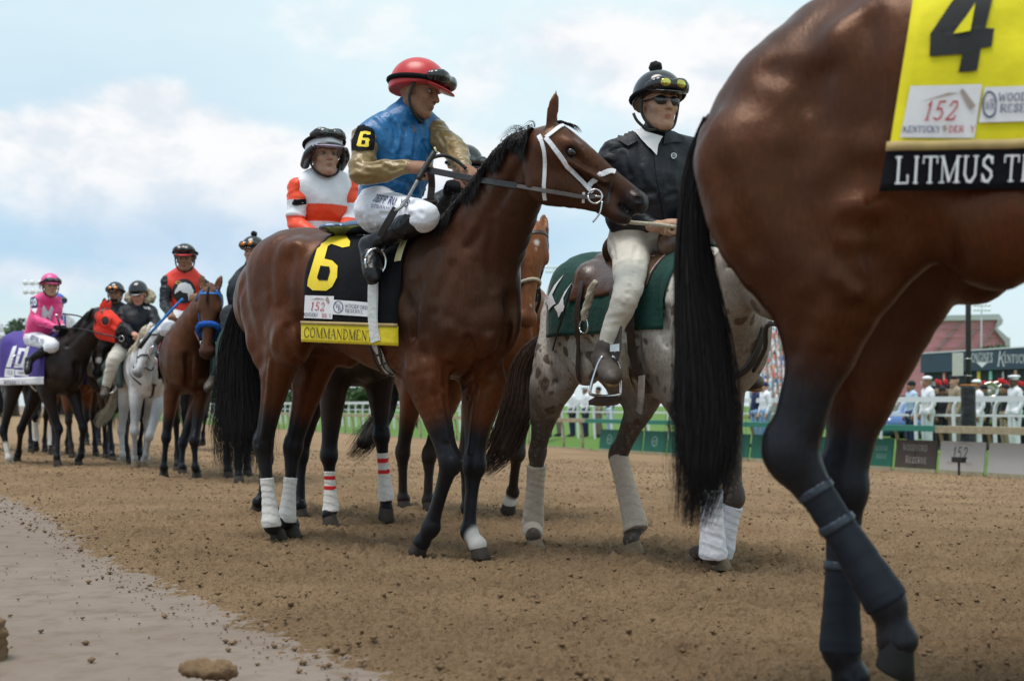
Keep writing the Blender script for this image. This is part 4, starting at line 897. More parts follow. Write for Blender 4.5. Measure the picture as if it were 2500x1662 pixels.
def helmet(q, ax, parent, shell, s=1.0, band=None, goggles=None, lens=None, brim=True, pom=None, h=.006, strap_m=None, up=0.0, gog=(.112, .060), brimm=None, tilt=0):
    q0 = q; q = lambda a, b, d: q0(a*s, b*s, d*s)
    f, r, u = ax
    H_ = Solid(h*s); c = q(-.008, 0, .045+up)
    H_.ell(c, (.126*s, .108*s, .112*s), ax, k=0); H_.ell(q(-.02, 0, .0), (.110*s, .098*s, .07*s), ax, k=.02*s)
    H_.half(q(.02, 0, .030+up), (-u+f*.30)); 
    H_.ell(q(.135, 0, -.03), (.085*s, .085*s, .075*s), ax, k=.01*s, cut=True); H_.half(q(-.08, 0, -.055), -u)
    o = H_.build('helmet', shell, parent)
    if brim:
        b = Solid(h*.8*s); b.ell(q(.085, 0, .044+up), (.078*s, .088*s, .009*s), (f-u*.18, r, u+f*.18), k=0); b.half(q(.055, 0, .04), -f); b.build('peak', brimm or shell, o)
    if strap_m is not None:
        for sd in (1, -1):
            tube('chin_strap', [q(.02, sd*.090, .02), q(.01, sd*.086, -.04), q(.03, sd*.058, -.095), q(.05, 0, -.122)], .007*s, strap_m, o, n=6)
    if goggles is not None:
        a0, zz = gog; g = Solid(h*.7*s)
        g.chain([q(a0-.030, -.088, zz), q(a0+.004, -.052, zz+.010), q(a0+.016, 0, zz+.008), q(a0+.004, .052, zz+.010), q(a0-.030, .088, zz)], [.020*s, .031*s, .022*s, .031*s, .020*s], .75, f, k=0, m=3)
        go = g.build('goggles', goggles, o)
        l = Solid(h*.6*s)
        for sd in (1, -1): l.ell(q(a0+.010, sd*.040, zz+.010), (.024*s, .037*s, .024*s), (f+r*sd*.35, r-f*sd*.35, u), k=.004)
        l.build('lens', lens or M_LENS, go)
        t = Solid(h*.6*s); pts = []
        for i in range(-11, 12):
            a = i*math.pi/12.5; pts.append(q(-.008-.134*math.cos(a+math.pi)*-1*-1, -.116*math.sin(a), zz-.006-.036*(1-math.cos(a-0))*0))
        ring = [q(-.008+.130*math.cos(a), .113*math.sin(a), zz-.004-.020*(1-math.cos(a))*.9) for a in np.linspace(.7, 2*math.pi-.7, 22)]
        t.chain(ring, .011*s, 1, r, k=0, m=1); t.build('goggle_strap', band or M_BLKC, go)
    if pom is not None:
        p = Solid(h*.7*s); p.ell(q(-.03, 0, .175+up), (.030*s, .030*s, .028*s), ax, k=0); p.build('pompom', pom, o, lambda V: .006*nz3(V, 60))
    return o

def rider_keys(F, kind, x=0.0, dz=0.0, hf=None, hu=V3((0, 0, 1)), over=None, s=1.0):
    L = lambda a, b, c: F.L(a+x, b, c+dz)
    if kind == 'jockey':
        k = dict(pel=L(.08, 0, 1.69), chest=L(.13, 0, 1.93), nb=L(.17, 0, 2.17), head=L(.20, 0, 2.295), shR=L(.15, .18, 2.10), shL=L(.15, -.18, 2.10), elR=L(.17, .27, 1.87), elL=L(.17, -.27, 1.87),
                 wrR=L(.40, .10, 1.86), wrL=L(.40, -.10, 1.86), hipR=L(.10, .12, 1.69), hipL=L(.10, -.12, 1.69), knR=L(.38, .28, 1.57), knL=L(.38, -.28, 1.57), anR=L(.07, .31, 1.34), anL=L(.07, -.31, 1.34), toeR=L(.17, .34, 1.24), toeL=L(.17, -.34, 1.24))
    else:
        k = dict(pel=L(.10, 0, 1.63), chest=L(.12, 0, 1.87), nb=L(.13, 0, 2.13), head=L(.15, 0, 2.265), shR=L(.12, .20, 2.06), shL=L(.12, -.20, 2.06), elR=L(.10, .29, 1.80), elL=L(.10, -.29, 1.80),
                 wrR=L(.36, .13, 1.74), wrL=L(.36, -.13, 1.74), hipR=L(.12, .13, 1.62), hipL=L(.12, -.13, 1.62), knR=L(.36, .34, 1.36), knL=L(.36, -.34, 1.36), anR=L(.18, .40, .98), anL=L(.18, -.40, .98), toeR=L(.33, .43, .95), toeL=L(.33, -.43, .95))
    k['hf'] = V3(hf) if hf is not None else F.d; k['hu'] = hu
    if over: k.update(over)
    return k
# ---------------------------------------------------------------- tack
def local(F, p):
    q = V3((p.x, p.y, 0))-F.O; return q.dot(F.d)/F.sc, q.dot(F.n)/F.sc, p.z/F.sc
def bodyd(F, B, x, z, sd):
    h = B.ray_cast(F.L(x, sd*.9, z), -F.n*sd); return None if h[0] is None else local(F, h[0])[1]*sd
def drape(name, F, B, x0, x1, zb, mt, parent=None, off=.007, ztop=None, side=(1, -1), nx=26, nz=30, xs=0.0, fold=.006, thick=.004, seed=0, flare=0.0, zb1=None):
    """cloth over the back hanging down both sides: follows the barrel, then hangs straight. ztop: lower band only"""
    rows = []
    def column(x, sd, zbot):
        zmax = None; h = B.ray_cast(F.L(x, 0, 2.4), V3((0, 0, -1)))
        if h[0] is None: return None
        pts = [(0, h[0].z/F.sc+off)]
        for y in (.03, .06, .09, .12, .15):
            g = B.ray_cast(F.L(x, sd*y, 2.4), V3((0, 0, -1)))
            if g[0] is None: break
            z = g[0].z/F.sc+off
            if z < pts[-1][1]-.05: break
            pts.append((y, min(z, pts[-1][1])))
        z = pts[-1][1]-.02; ym = pts[-1][0]
        while z > zbot-.001:
            y = bodyd(F, B, x, z, sd); ym = max(ym, (y or 0)+off); pts.append((ym, z)); z -= .02
        pts.append((ym, zbot)); return pts
    vs, fs = [], []
    for sd in side:
        b0 = len(vs)
        for i in range(nx+1):
            t = i/nx; x = x0+(x1-x0)*t; zbt = zb if zb1 is None else zb+(zb1-zb)*t; c = column(x, sd, zbt)
            ds = [0]; [ds.append(ds[-1]+math.dist(c[k], c[k+1])) for k in range(len(c)-1)]
            st = 0
            if ztop is not None:
                zt_ = ztop if zb1 is None else ztop+(zb1-zb)*t
                for k in range(1, len(c)):
                    if c[k][1] <= zt_:
                        st = ds[k-1]+(ds[k]-ds[k-1])*(c[k-1][1]-zt_)/max(c[k-1][1]-c[k][1], 1e-6); break
            for j in range(nz+1):
                s = st+(ds[-1]-st)*j/nz; k = max(0, min(len(ds)-2, next((k for k in range(len(ds)-1) if ds[k+1] >= s-1e-9), len(ds)-2)))
                q = (s-ds[k])/max(ds[k+1]-ds[k], 1e-9); y = c[k][0]+(c[k+1][0]-c[k][0])*q; z = c[k][1]+(c[k+1][1]-c[k][1])*q
                w = (.5+.5*math.sin(x*34+seed+z*5)*math.cos(x*13+z*7))*fold*min(1, s/.25)
                vs.append(F.L(x+xs*(s/.7), sd*(y+w+flare*max(0, s-.35)), z))
        for i in range(nx):
            for j in range(nz):
                a = b0+i*(nz+1)+j; f = (a, a+1, a+nz+2, a+nz+1); fs.append(f if sd > 0 else f[::-1])
    o = meshob(name, vs, fs, mt, parent); m = o.modifiers.new('thickness', 'SOLIDIFY'); m.thickness = thick; m.offset = 0; return o
def pstrap(name, B, px, width, thick, mt, parent=None, off=.002, m=5):
    """strap on the near side of a body, through traced points"""
    P_ = [cast(B, *p)[0] for p in px]; P_ = [p for p in P_ if p is not None]
    return strap(name, B, P_, width, thick, mt, parent, off, m) if len(P_) > 1 else None
def ring(name, c, r, rad, n, mt, parent=None, sq=1.0):
    n = V3(n).normalized(); u = n.cross(V3((.1, .2, 1))).normalized(); w = n.cross(u)
    return tube(name, [c+(u*math.cos(a)*sq+w*math.sin(a))*r for a in np.linspace(0, 2*math.pi, 21)], rad, mt, parent, n=8, m=1)
def mane(B, crest, side, n, ln, mt, parent, seed=0, rad=.003, fly=.06, lift=.012, back=V3((0, 0, 0)), name='mane', spread=.02):
    rnd = random.Random(seed); crest = [V3(p) for p in crest]; rs = []; side = V3(side).normalized()
    cr, _ = catmull(crest, [], 8)
    cr = [B.find_nearest(p)[0] if B.find_nearest(p)[0] is not None else p for p in cr]
    for i in range(n):
        t = rnd.random()*(len(cr)-1.001); k = int(t); p = lerp(cr[k], cr[k+1], t-k)+side*rnd.uniform(-spread*.3, spread); L = ln*(.6+.6*rnd.random())*(.75+.25*math.sin(t*.9))
        q = [p]; up = V3((0, 0, 1)); dr = (V3((0, 0, -1))+side*.25+back+V3((rnd.uniform(-.12, .12), rnd.uniform(-.1, .1), 0))).normalized()
        flying = rnd.random() < fly
        for j in range(1, 6):
            s = j/5
            if flying: x = p+(up*(.9*s-1.0*s*s)+dr*.5*s*s-side*.1*s)*L*1.1
            else:
                x = p+up*lift*math.sin(s*3.14)+side*L*.42*min(1, s*1.6)+dr*L*s
                h = B.find_nearest(x)
                if h[0] is not None:
                    d = (x-h[0]).dot(h[1]); tgt = .006+.010*rnd.random()
                    if d < tgt or d > .035: x = h[0]+h[1]*(tgt if d < tgt else .02)
            q.append(x)
        def f(t, q=q):
            x = t*5; i = min(int(x), 4); w = x-i; p0, p1, p2, p3 = q[max(i-1, 0)], q[i], q[i+1], q[min(i+2, 5)]
            return .5*((2*p1)+(p2-p0)*w+(2*p0-5*p1+4*p2-p3)*w*w+(3*p1-p0-3*p2+p3)*w**3)
        rs.append((f, .5 if flying else 1.0))
    return strands(name, rs, mt, parent, seg=8, rad=rad)
# ---------------------------------------------------------------- number six: mane, tail, bandages, cloth, saddle, bridle, rider
def six():
    F = F6; B = B6; n = F.n
    cr = [P(1030, 588, 6.25), P(1095, 498, 6.1), P(1170, 408, 5.92), P(1240, 338, 5.75), P(1300, 303, 5.63)]
    mane(B, cr, (-.35, -.9, 0), 1500, .15, M_HAIRB, H6, 1, .0030, .03, back=V3((-.35, 0, 0)), spread=.03)
    mane(B, [P(1255, 325, 5.7), P(1305, 300, 5.62)], (-.35, -.9, 0), 46, .17, M_HAIRB, H6, 5, .0016, 1.0, back=V3((-2.2, 0, .9)), name='mane_tuft')
    mane(B, [P(1375, 303, 5.6), P(1350, 300, 5.62)], (.5, -.4, 0), 60, .06, M_HAIRB, H6, 6, .002, .0, back=V3((.8, 0, .2)), name='forelock')
    tail_of([F.L(-.80, 0, 1.46), P(585, 790, 7.22), P(582, 930, 7.24), P(584, 1050, 7.2), P(586, 1160, 7.15)], [.035, .070, .118, .122, .08], 1900, M_HAIRB, H6, 3, .0015, .55, .5, lat=(1, -.3, 0))
    L = LEG6
    for k in ('rh', 'lh'):
        e = lerp(L[k][3], L[k][4], .45); e = e+F.d*(-.012)
        wrap(L[k][2], L[k][3], .42, .98, .041, .056, M_BAND, H6, n, full=e)
    # saddle cloth
    xl = local(F, F.J(735, 832, .30)); xr = local(F, F.J(962, 842, .31)); z0, z1 = xl[2], xr[2]
    t = thing('saddle_cloth', F.L(.1, 0, 1.6), 'black saddle cloth with yellow 6 and yellow name band', 'saddle cloth')
    c = drape('cloth', F, B, xl[0], xr[0], z0, M_BLKC, t, zb1=z1, fold=.010)
    b = drape('name_band', F, B, xl[0]-.004, xr[0]+.004, z0-.004, M_YEL, t, off=.015, ztop=z0+.088, nz=5, zb1=z1-.004, fold=.010, side=(1,))
    drape('trim', F, B, xl[0]-.004, xr[0]+.004, z0+.084, M_TRIM, t, off=.020, ztop=z0+.099, nz=2, zb1=z1+.084, fold=.010, side=(1,))
    CB = bvh(c); BB = bvh(b)
    z = lambda x, y: (500+x/1.7425, 500+y/1.7425)
    o6 = [z(*p) for p in [(492, 148), (515, 133), (600, 133), (620, 160), (618, 180), (588, 186), (560, 176), (540, 170), (525, 180), (512, 232), (545, 240), (568, 262), (566, 310), (545, 350), (520, 366), (462, 364), (440, 345), (443, 318)]]
    hole = [z(*p) for p in [(497, 262), (535, 266), (538, 285), (528, 322), (490, 322), (482, 312)]]
    decal('numeral', CB, [o6], M_YEL6, t, off=.006); decal('numeral_counter', CB, [hole], M_BLKC, t, off=.009)
    decal('event_patch', CB, [[z(430, 385), z(553, 389), z(546, 486), z(425, 481)]], M_WPATCH, t, off=.006)
    text_on('patch_number', CB, '152', [z(455, 448), z(512, 450), z(515, 418), z(458, 414)], M_REDINK, t, off=.009, slant=.15, wt=.13)
    text_on('patch_lettering', CB, 'KENTUCKY', [z(427, 473), z(485, 476), z(486, 462), z(428, 459)], M_NAVYINK, t, off=.009, wt=.18)
    text_on('patch_lettering', CB, 'DERBY', [z(503, 478), z(541, 480), z(542, 464), z(504, 463)], M_REDINK, t, off=.009, wt=.18)
    for pl in ([(455, 405), (480, 396), (505, 398), (520, 404), (480, 402)], [(520, 404), (527, 388), (536, 410), (532, 420), (522, 408)]):
        decal('patch_mark', CB, [[z(*p) for p in pl]], M_TAUPE, t, off=.009)
    decal('sponsor_patch', CB, [[z(552, 404), z(700, 415), z(697, 476), z(548, 466)]], M_WPATCH, t, off=.0065)
    cx, cy = 573, 435; rg = [z(cx+21*math.cos(a), cy+26*math.sin(a)) for a in np.linspace(0, 6.283, 22)]; rg2 = [z(cx+18*math.cos(a), cy+23*math.sin(a)) for a in np.linspace(0, 6.283, 22)]
    decal('patch_ring', CB, [[rg[i], rg[i+1], rg2[i+1], rg2[i]] for i in range(21)], M_NAVYINK, t, off=.009)
    text_on('patch_lettering', CB, 'W', [z(562, 438), z(580, 440), z(581, 420), z(563, 418)], M_NAVYINK, t, off=.009, wt=.12)
    text_on('patch_lettering', CB, 'R', [z(572, 452), z(585, 453), z(586, 436), z(573, 435)], M_NAVYINK, t, off=.009, wt=.12)
    text_on('patch_lettering', CB, 'WOODFORD', [z(602, 436), z(698, 446), z(699, 431), z(603, 421)], M_NAVYINK, t, off=.009, wt=.14)
    text_on('patch_lettering', CB, 'RESERVE', [z(602, 456), z(676, 463), z(677, 449), z(603, 442)], M_NAVYINK, t, off=.009, wt=.14)
    text_on('name_lettering', BB, 'COMMANDMENT', [z(425, 563), z(716, 578), z(718, 537), z(427, 521)], M_BLKINK, t, off=.006, wt=.11)
    # saddle, girth, stirrup
    s = thing('racing_saddle', F.L(.2, 0, 1.62), 'small racing saddle with silver blue seat and white girth', 'saddle')
    q = Solid(.007); q.ell(F.L(.06, .02, 1.64), (.17, .12, .035), (F.d+V3((0, 0, .12)), n, (0, 0, 1)), k=0); q.ell(F.L(-.07, .05, 1.635), (.085, .14, .028), (F.d-V3((0, 0, .35)), n-V3((0, 0, .4)), (0, 0, 1)), k=.01)
    q.ell(F.L(.22, 0, 1.69), (.07, .08, .05), (F.d, n, (0, 0, 1)), k=.05); q.build('seat', M_SADB, s)
    pstrap('girth', CB, [(920, 640), (915, 700), (915, 780), (922, 835)], .066, .006, M_GIRTH, s, off=.012)
    pstrap('girth', B, [(917, 838), (932, 870), (955, 910), (985, 945)], .06, .008, M_GIRTH, s, off=.004)
    for dx in (-8, 12): pstrap('girth_strap', B, [(913+dx, 800), (921+dx, 850), (948+dx, 905), (984+dx*.5, 945)], .016, .005, M_BLEATH, s, off=.018)
    for i in range(4): pstrap('buckle', B, [(926+i*13, 862+i*22), (942+i*13, 858+i*22)], .01, .004, M_BLEATH, s, off=.026)
    pstrap('chamois', CB, [(1012, 560), (992, 592), (976, 640)], .045, .005, M_CHAM, s, off=.014)
    sc_ = F.J(917, 655, .355)
    ring('stirrup', sc_+V3((0, 0, .03)), .062, .006, F.n*.3+F.d, M_STEEL, s, .85)
    ribbon('stirrup_leather', [F.J(945, 560, .27), F.J(935, 610, .32), sc_+V3((0, 0, .09))], [F.n]*3, .022, .004, M_BLEATH, s)
    # bridle
    t = thing('bridle', HD6['poll'], 'white racing bridle with black reins on the dark bay head', 'bridle')
    w = .021
    pstrap('cheek_strap', B, [(1318, 308), (1333, 338), (1370, 385), (1410, 435), (1447, 471)], w, .004, M_WSTRAP, t, off=.006)
    pstrap('crownpiece', B, [(1303, 310), (1316, 332), (1322, 344)], w, .004, M_WSTRAP, t)
    pstrap('browband', B, [(1333, 337), (1352, 322), (1376, 308)], w*.9, .004, M_WSTRAP, t, off=.004)
    pstrap('throat_latch', B, [(1322, 344), (1329, 372), (1330, 420), (1328, 462), (1331, 488), (1341, 505)], w*.85, .004, M_WSTRAP, t)
    pstrap('noseband', B, [(1437, 456), (1450, 441), (1465, 429), (1480, 422), (1492, 420), (1500, 423)], w*1.15, .005, M_WSTRAP, t, off=.010)
    pstrap('flash_strap', B, [(1510, 420), (1496, 445), (1486, 475), (1483, 500), (1478, 530)], .012, .004, M_BLEATH, t, off=.003)
    pstrap('chin_strap', B, [(1425, 470), (1424, 495), (1430, 515), (1450, 535)], .012, .003, M_WSTRAP, t, off=.003)
    bc = cast(B, 1452, 482)[0]; bc = bc+V3((0, -.025, 0)); ring('bit_ring', bc, .030, .0045, (0, -1, 0), M_STEEL, t)
    tube('bit', [bc, bc+V3((.03, .01, .0)), bc+V3((.05, .04, -.003))], .006, M_STEEL, t)
    tube('bit_shank', [bc+V3((.03, -.0, -.02)), bc+V3((.02, 0, -.07)), bc+V3((-.01, 0, -.11))], .004, M_STEEL, t)
    hw = P(1040, 414, 6.02); pts = [hw]; 
    for u, v in [(1100, 426), (1150, 436), (1205, 445), (1262, 454), (1320, 464), (1375, 473), (1424, 481)]:
        k = (u-1040)/(1452-1040); Y = lerp(6.02, bc.y, k); h = cast(B, u, v)[0]
        if h is not None: Y = min(Y, h.y-.018)
        pts.append(P(u, v, Y))
    ribbon('rein', pts[:5], [(0, -1, 0)]*5, .030, .006, M_BLEATH, t); ribbon('rein', pts[4:]+[bc], [(0, -1, 0)]*(len(pts[4:])+1), .019, .004, M_REINB, t)
    tube('rein_loop', [hw, P(1052, 388, 6.04), P(1085, 380, 6.08), P(1115, 393, 6.1), P(1138, 412, 6.1)], .009, M_BLEATH, t)
    ribbon('rein_end', [P(1052, 424, 6.03), P(1054, 455, 6.1), P(1050, 490, 6.12)], [(0, -1, 0)]*3, .034, .006, M_LEATHD, t)
    ring('rein_knot', P(1050, 492, 6.1), .03, .012, (0, -.3, 1), M_LEATHD, t)
    # rider
    K = dict(pel=P(945, 508, 6.50), chest=P(975, 392, 6.44), nb=P(1000, 268, 6.42), head=P(1021, 226, 6.38), hf=V3((.90, -.36, -.24)), hu=V3((.22, 0, 1)),
             shR=P(893, 330, 6.33), shL=P(1052, 312, 6.50), elR=P(884, 424, 6.20), elL=P(1112, 368, 6.34), wrR=P(1002, 408, 6.08), wrL=P(1134, 412, 6.16),
             hipR=F.J(922, 512, .12), hipL=F.J(975, 512, -.12), knR=F.J(1034, 530, .27), knL=F.L(.50, -.27, 1.50), anR=F.J(902, 600, .31), anL=F.L(.13, -.33, 1.36),
             toeR=F.J(912, 662, .37), toeL=F.L(.22, -.36, 1.25), hdR=V3((1, -.25, -.10)), hdL=V3((.6, -.5, -.5)), pnR=V3((.15, .6, -.8)), pnL=V3((0, .3, -1)))
    root, q, ax, _, top, body = person('jockey in blue and gold silks and red helmet looking down to the right', K, dict(skin=SK_TAN, top=M_SATIN_BLUE, sleeve=M_SATIN_GOLD, pants=M_WHITE, boot=M_BOOT,
             wr=.012, fat=1.06, boot_t=.08, trou_t=.16, facing=(.5, -.8, 0), leg_r=(.100, .088, .072, .060, .054), boot_r=.066, hem=.10, closed=False), .007, .0055, s=1.0)
    y3 = lambda x, y: (650+x/2.851, 100+y/2.851)
    sculpt(top, bvh(top), [([(870, 560), (902, 640), (880, 745)], -.007, .012), ([(905, 560), (935, 650), (915, 760)], .006, .012), ([(965, 600), (945, 760), (905, 860)], -.007, .014), ([(1012, 620), (1000, 800)], .006, .012), ([(900, 950), (1000, 1000), (1040, 1060)], -.008, .014), ([(700, 985), (800, 1012), (900, 1000)], .007, .014),
        ([(1100, 700), (1130, 800), (1110, 900)], -.007, .012), ([(690, 1050), (820, 1062)], -.007, .012), ([(760, 530), (830, 600)], .005, .014), ([(980, 900), (1050, 880)], .006, .014), ([(1080, 560), (1110, 640)], -.005, .012)], y3)
    for o in root.children:
        if o.name.startswith('sleeve'): sculpt(o, bvh(o), [([(760, 625), (800, 700), (788, 780)], -.007, .011), ([(640, 835), (720, 862), (800, 850)], -.008, .011), ([(822, 850), (900, 880)], .006, .010), ([(860, 905), (950, 878)], -.006, .009), ([(620, 905), (700, 935)], .006, .010), ([(738, 700), (772, 762)], .006, .010), ([(1200, 640), (1240, 720), (1230, 800)], -.007, .010), ([(1260, 760), (1300, 830)], .006, .010), ([(900, 840), (960, 850)], -.005, .008)], y3)
        if o.name.startswith('trousers'): sculpt(o, bvh(o), [([(700, 1160), (745, 1262)], -.006, .012), ([(800, 1205), (875, 1205)], -.006, .010), ([(1010, 1120), (1085, 1205)], -.006, .012), ([(960, 1100), (1005, 1185)], .005, .012), ([(690, 1230), (720, 1300)], .006, .012)], y3)
    helmet(q, ax, root, M_REDHELM, 1.16, M_BLKC, M_HGLOSS, M_LENS, strap_m=M_BLEATH, up=-.012)
    JB = bvh([o for o in root.children if o.name.startswith('sleeve')][0]); y3 = lambda x, y: (650+x/2.851, 100+y/2.851)
    ab = decal('arm_badge', JB, [[y3(*p) for p in [(640, 600), (700, 585), (745, 610), (755, 680), (740, 765), (600, 765), (600, 700)]]], M_BLKC, root, off=.006, maxe=8)
    SB = JB
    six_ = [y3(*p) for p in [(660, 640), (690, 634), (722, 640), (724, 662), (705, 666), (690, 656), (676, 662), (672, 682), (705, 684), (714, 696), (708, 735), (695, 745), (648, 744), (635, 730)]]
    decal('arm_numeral', SB, [six_], M_YEL6, root, off=.009, maxe=8); decal('arm_numeral_counter', SB, [[y3(*p) for p in [(668, 700), (690, 702), (688, 724), (664, 724)]]], M_BLKC, root, off=.011, maxe=8)
    TB = bvh([o for o in root.children if o.name.startswith('trousers')][0])
    text_on('leg_lettering', TB, "JEFF RUBY'S", [y3(745, 1118), y3(985, 1158), y3(1000, 1115), y3(765, 1075)], M_NAVYINK, root, off=.006, wt=.2, sans=True, slant=.15)
    text_on('leg_lettering', TB, 'STEAKHOUSE', [y3(735, 1158), y3(940, 1190), y3(945, 1170), y3(738, 1138)], M_NAVYINK, root, off=.006, wt=.16, sans=True)
    JJ = bvh(top)
    for x, y in [(1048, 567), (1062, 632), (1070, 695), (1066, 760), (1060, 985)]:
        h = cast(JJ, *y3(x, y))[0]
        if h is not None: bb = Solid(.003); bb.ell(h, (.008, .004, .008), k=0); bb.build('button', M_SATIN_BLUE, root)
    pl = [cast(JJ, *y3(x, y))[0] for x, y in [(1040, 545), (1055, 650), (1058, 800), (1050, 1000), (1045, 1090)]]; pl = [p for p in pl if p]
    if len(pl) > 2: strap('placket', JJ, pl, .026, .003, M_SATIN_BLUE, root, off=.001)
    # whip
    wt_ = thing('riding_whip', P(1000, 450, 6.0), 'black riding whip held across the white breeches', 'whip')
    a, b, c_, d_ = P(1060, 372, 6.02), P(1040, 405, 6.0), P(985, 500, 5.95), P(925, 572, 5.98)
    tube('handle', [a, b, P(1020, 440, 5.98)], .013, M_BLEATH, wt_); tube('shaft', [P(1022, 436, 5.98), c_, P(963, 515, 5.95)], .0075, M_GREY, wt_)
    ribbon('flap', [P(967, 508, 5.95), P(945, 545, 5.96), P(926, 577, 5.98)], [(0, -1, 0)]*3, .034, .006, M_BLEATH, wt_)
    tube('cap', [P(1062, 368, 6.02), P(1066, 366, 6.02)], .016, M_CHAM, wt_)
M_BAND = cloth_mat('white bandage', (.68, .66, .63), .9, .2, 60, .1, .1); M_TRIM = mat('gold trim', (.42, .30, .12), .7); M_YEL6 = mat('yellow numeral', (.78, .58, .02), .6, noise_amt=.05)
M_SADB = mat('silver blue saddle', (.16, .22, .32), .18, metal=.7, noise_amt=.1); M_GIRTH = cloth_mat('white girth web', (.60, .60, .58), .85, .3, 60); M_CHAM = cloth_mat('pale chamois', (.66, .58, .30), .8)
M_WSTRAP = mat('white strap', (.74, .74, .78), .35, noise_amt=.05, coat=.3); M_REINB = mat('worn rein', (.085, .07, .065), .5, noise_amt=.2); M_LEATHD = mat('dark leather', (.035, .02, .016), .45, noise_amt=.2); M_GREY = mat('grey grip', (.25, .25, .24), .5, noise_amt=.4, nscale=200)
M_REDHELM = mat('red helmet silk', (.50, .018, .022), .32, spec=.5, noise_amt=.08, sheen=.2, bump=.15, bscale=12, bdist=.02); M_TAUPE = mat('taupe ink', (.35, .28, .24), .7)
six()
def four():
    F = F4; B = B4; sc = F.sc; n = F.n
    z = lambda x, y: (1600+x/1.7422, y/1.7422)
    tail_of([P(1735, 290, 3.27), P(1700, 420, 3.32), P(1692, 620, 3.30), P(1712, 820, 3.26), P(1722, 1000, 3.22), P(1718, 1130, 3.2), P(1690, 1290, 3.2)], [.02, .03, .040, .058, .066, .060, .03], 2800, M_HAIRB, H4, 8, .0012, .6, .3, lat=(1, .1, 0))
    L = LEG4
    for k in ('rh', 'lh'):
        e = lerp(L[k][3], L[k][4], .12)
        wrap(L[k][2], L[k][3], .22, 1.0, .044, .054, M_BOOTC, H4, n, name='leg_boot', full=e, ridges=False)
        c, f = L[k][2], L[k][3]
        for t in (.25, .48):
            wrap(c, f, t-.03, t+.03, .0475, .048, M_STRAPC, H4, n, name='boot_strap', ridges=False)
    xl = local(F, F.J(2160, 470, .30)); 
    t = thing('saddle_cloth', F.L(.1, 0, 1.6), 'yellow saddle cloth with black 4 and black name band', 'saddle cloth')
    z0 = xl[2]
    c = drape('cloth', F, B, xl[0]+.11, xl[0]+.75, z0, M_YELC, t, fold=.014, xs=-.11, off=.01)
    b = drape('name_band', F, B, xl[0]+.106, xl[0]+.754, z0-.004, M_BLKC, t, off=.020, ztop=z0+.082, nz=5, fold=.012, side=(1,), xs=-.11)
    drape('trim', F, B, xl[0]+.106, xl[0]+.754, z0+.078, M_TRIM, t, off=.026, ztop=z0+.097, nz=2, fold=.012, side=(1,), xs=-.11)
    CB, BB = bvh(c), bvh(b)
    decal('numeral', CB, [[z(*p) for p in [(1330, -90), (1455, -90), (1400, 125), (1438, 127), (1425, 205), (1380, 210), (1362, 305), (1285, 312), (1302, 235), (1165, 245), (1168, 150)]]], M_BLKINK, t, off=.007, maxe=30)
    decal('numeral_counter', CB, [[z(*p) for p in [(1352, 25), (1330, 140), (1262, 152)]]], M_YELC, t, off=.011, maxe=30)
    decal('event_patch', CB, [[z(1082, 370), z(1385, 362), z(1352, 590), z(1040, 588)]], M_WPATCH, t, off=.007, maxe=30)
    text_on('patch_number', CB, '152', [z(1135, 515), z(1270, 512), z(1285, 435), z(1150, 438)], M_REDINK, t, off=.011, slant=.15, wt=.13)
    text_on('patch_lettering', CB, 'KENTUCKY', [z(1050, 568), z(1205, 566), z(1208, 540), z(1053, 542)], M_NAVYINK, t, off=.011, wt=.18)
    text_on('patch_lettering', CB, 'DERBY', [z(1245, 566), z(1350, 566), z(1352, 540), z(1248, 540)], M_REDINK, t, off=.011, wt=.18)
    decal('patch_mark', CB, [[z(1300, 380), z(1355, 455), z(1335, 470), z(1290, 395)], [z(1120, 440), z(1240, 400), z(1290, 400), z(1180, 425)], [z(1216, 540), z(1232, 535), z(1240, 552), z(1225, 566)]], M_TAUPE, t, off=.011)
    decal('sponsor_patch', CB, [[z(1395, 375), z(1700, 365), z(1700, 515), z(1370, 525)]], M_WPATCH, t, off=.0075, maxe=30)
    cx, cy = 1415, 450; ra = [z(cx+33*math.cos(a), cy+58*math.sin(a)) for a in np.linspace(0, 6.283, 22)]; rb = [z(cx+26*math.cos(a), cy+49*math.sin(a)) for a in np.linspace(0, 6.283, 22)]
    decal('patch_ring', CB, [[ra[i], ra[i+1], rb[i+1], rb[i]] for i in range(21)], M_NAVYINK, t, off=.011, maxe=30)
    text_on('patch_lettering', CB, 'WR', [z(1395, 470), z(1435, 470), z(1437, 430), z(1397, 430)], M_NAVYINK, t, off=.011, wt=.14)
    text_on('patch_lettering', CB, 'WOODFORD', [z(1455, 435), z(1690, 430), z(1692, 398), z(1460, 402)], M_NAVYINK, t, off=.011, wt=.16)
    text_on('patch_lettering', CB, 'RESERVE', [z(1462, 482), z(1660, 478), z(1664, 445), z(1466, 450)], M_NAVYINK, t, off=.011, wt=.16)
    text_on('name_lettering', BB, 'LITMUS TEST', [z(1018, 782), z(1750, 768), z(1760, 662), z(1024, 672)], M_WINK, t, off=.008, wt=.13)
M_BOOTC = mat('neoprene boot', (.010, .014, .021), .6, spec=.25, noise_amt=.15, nscale=8); M_STRAPC = mat('boot strap', (.02, .03, .045), .35, noise_amt=.1); M_YELC = cloth_mat('bright yellow cloth', (.75, .66, .01), .7, .2, 12)
four()
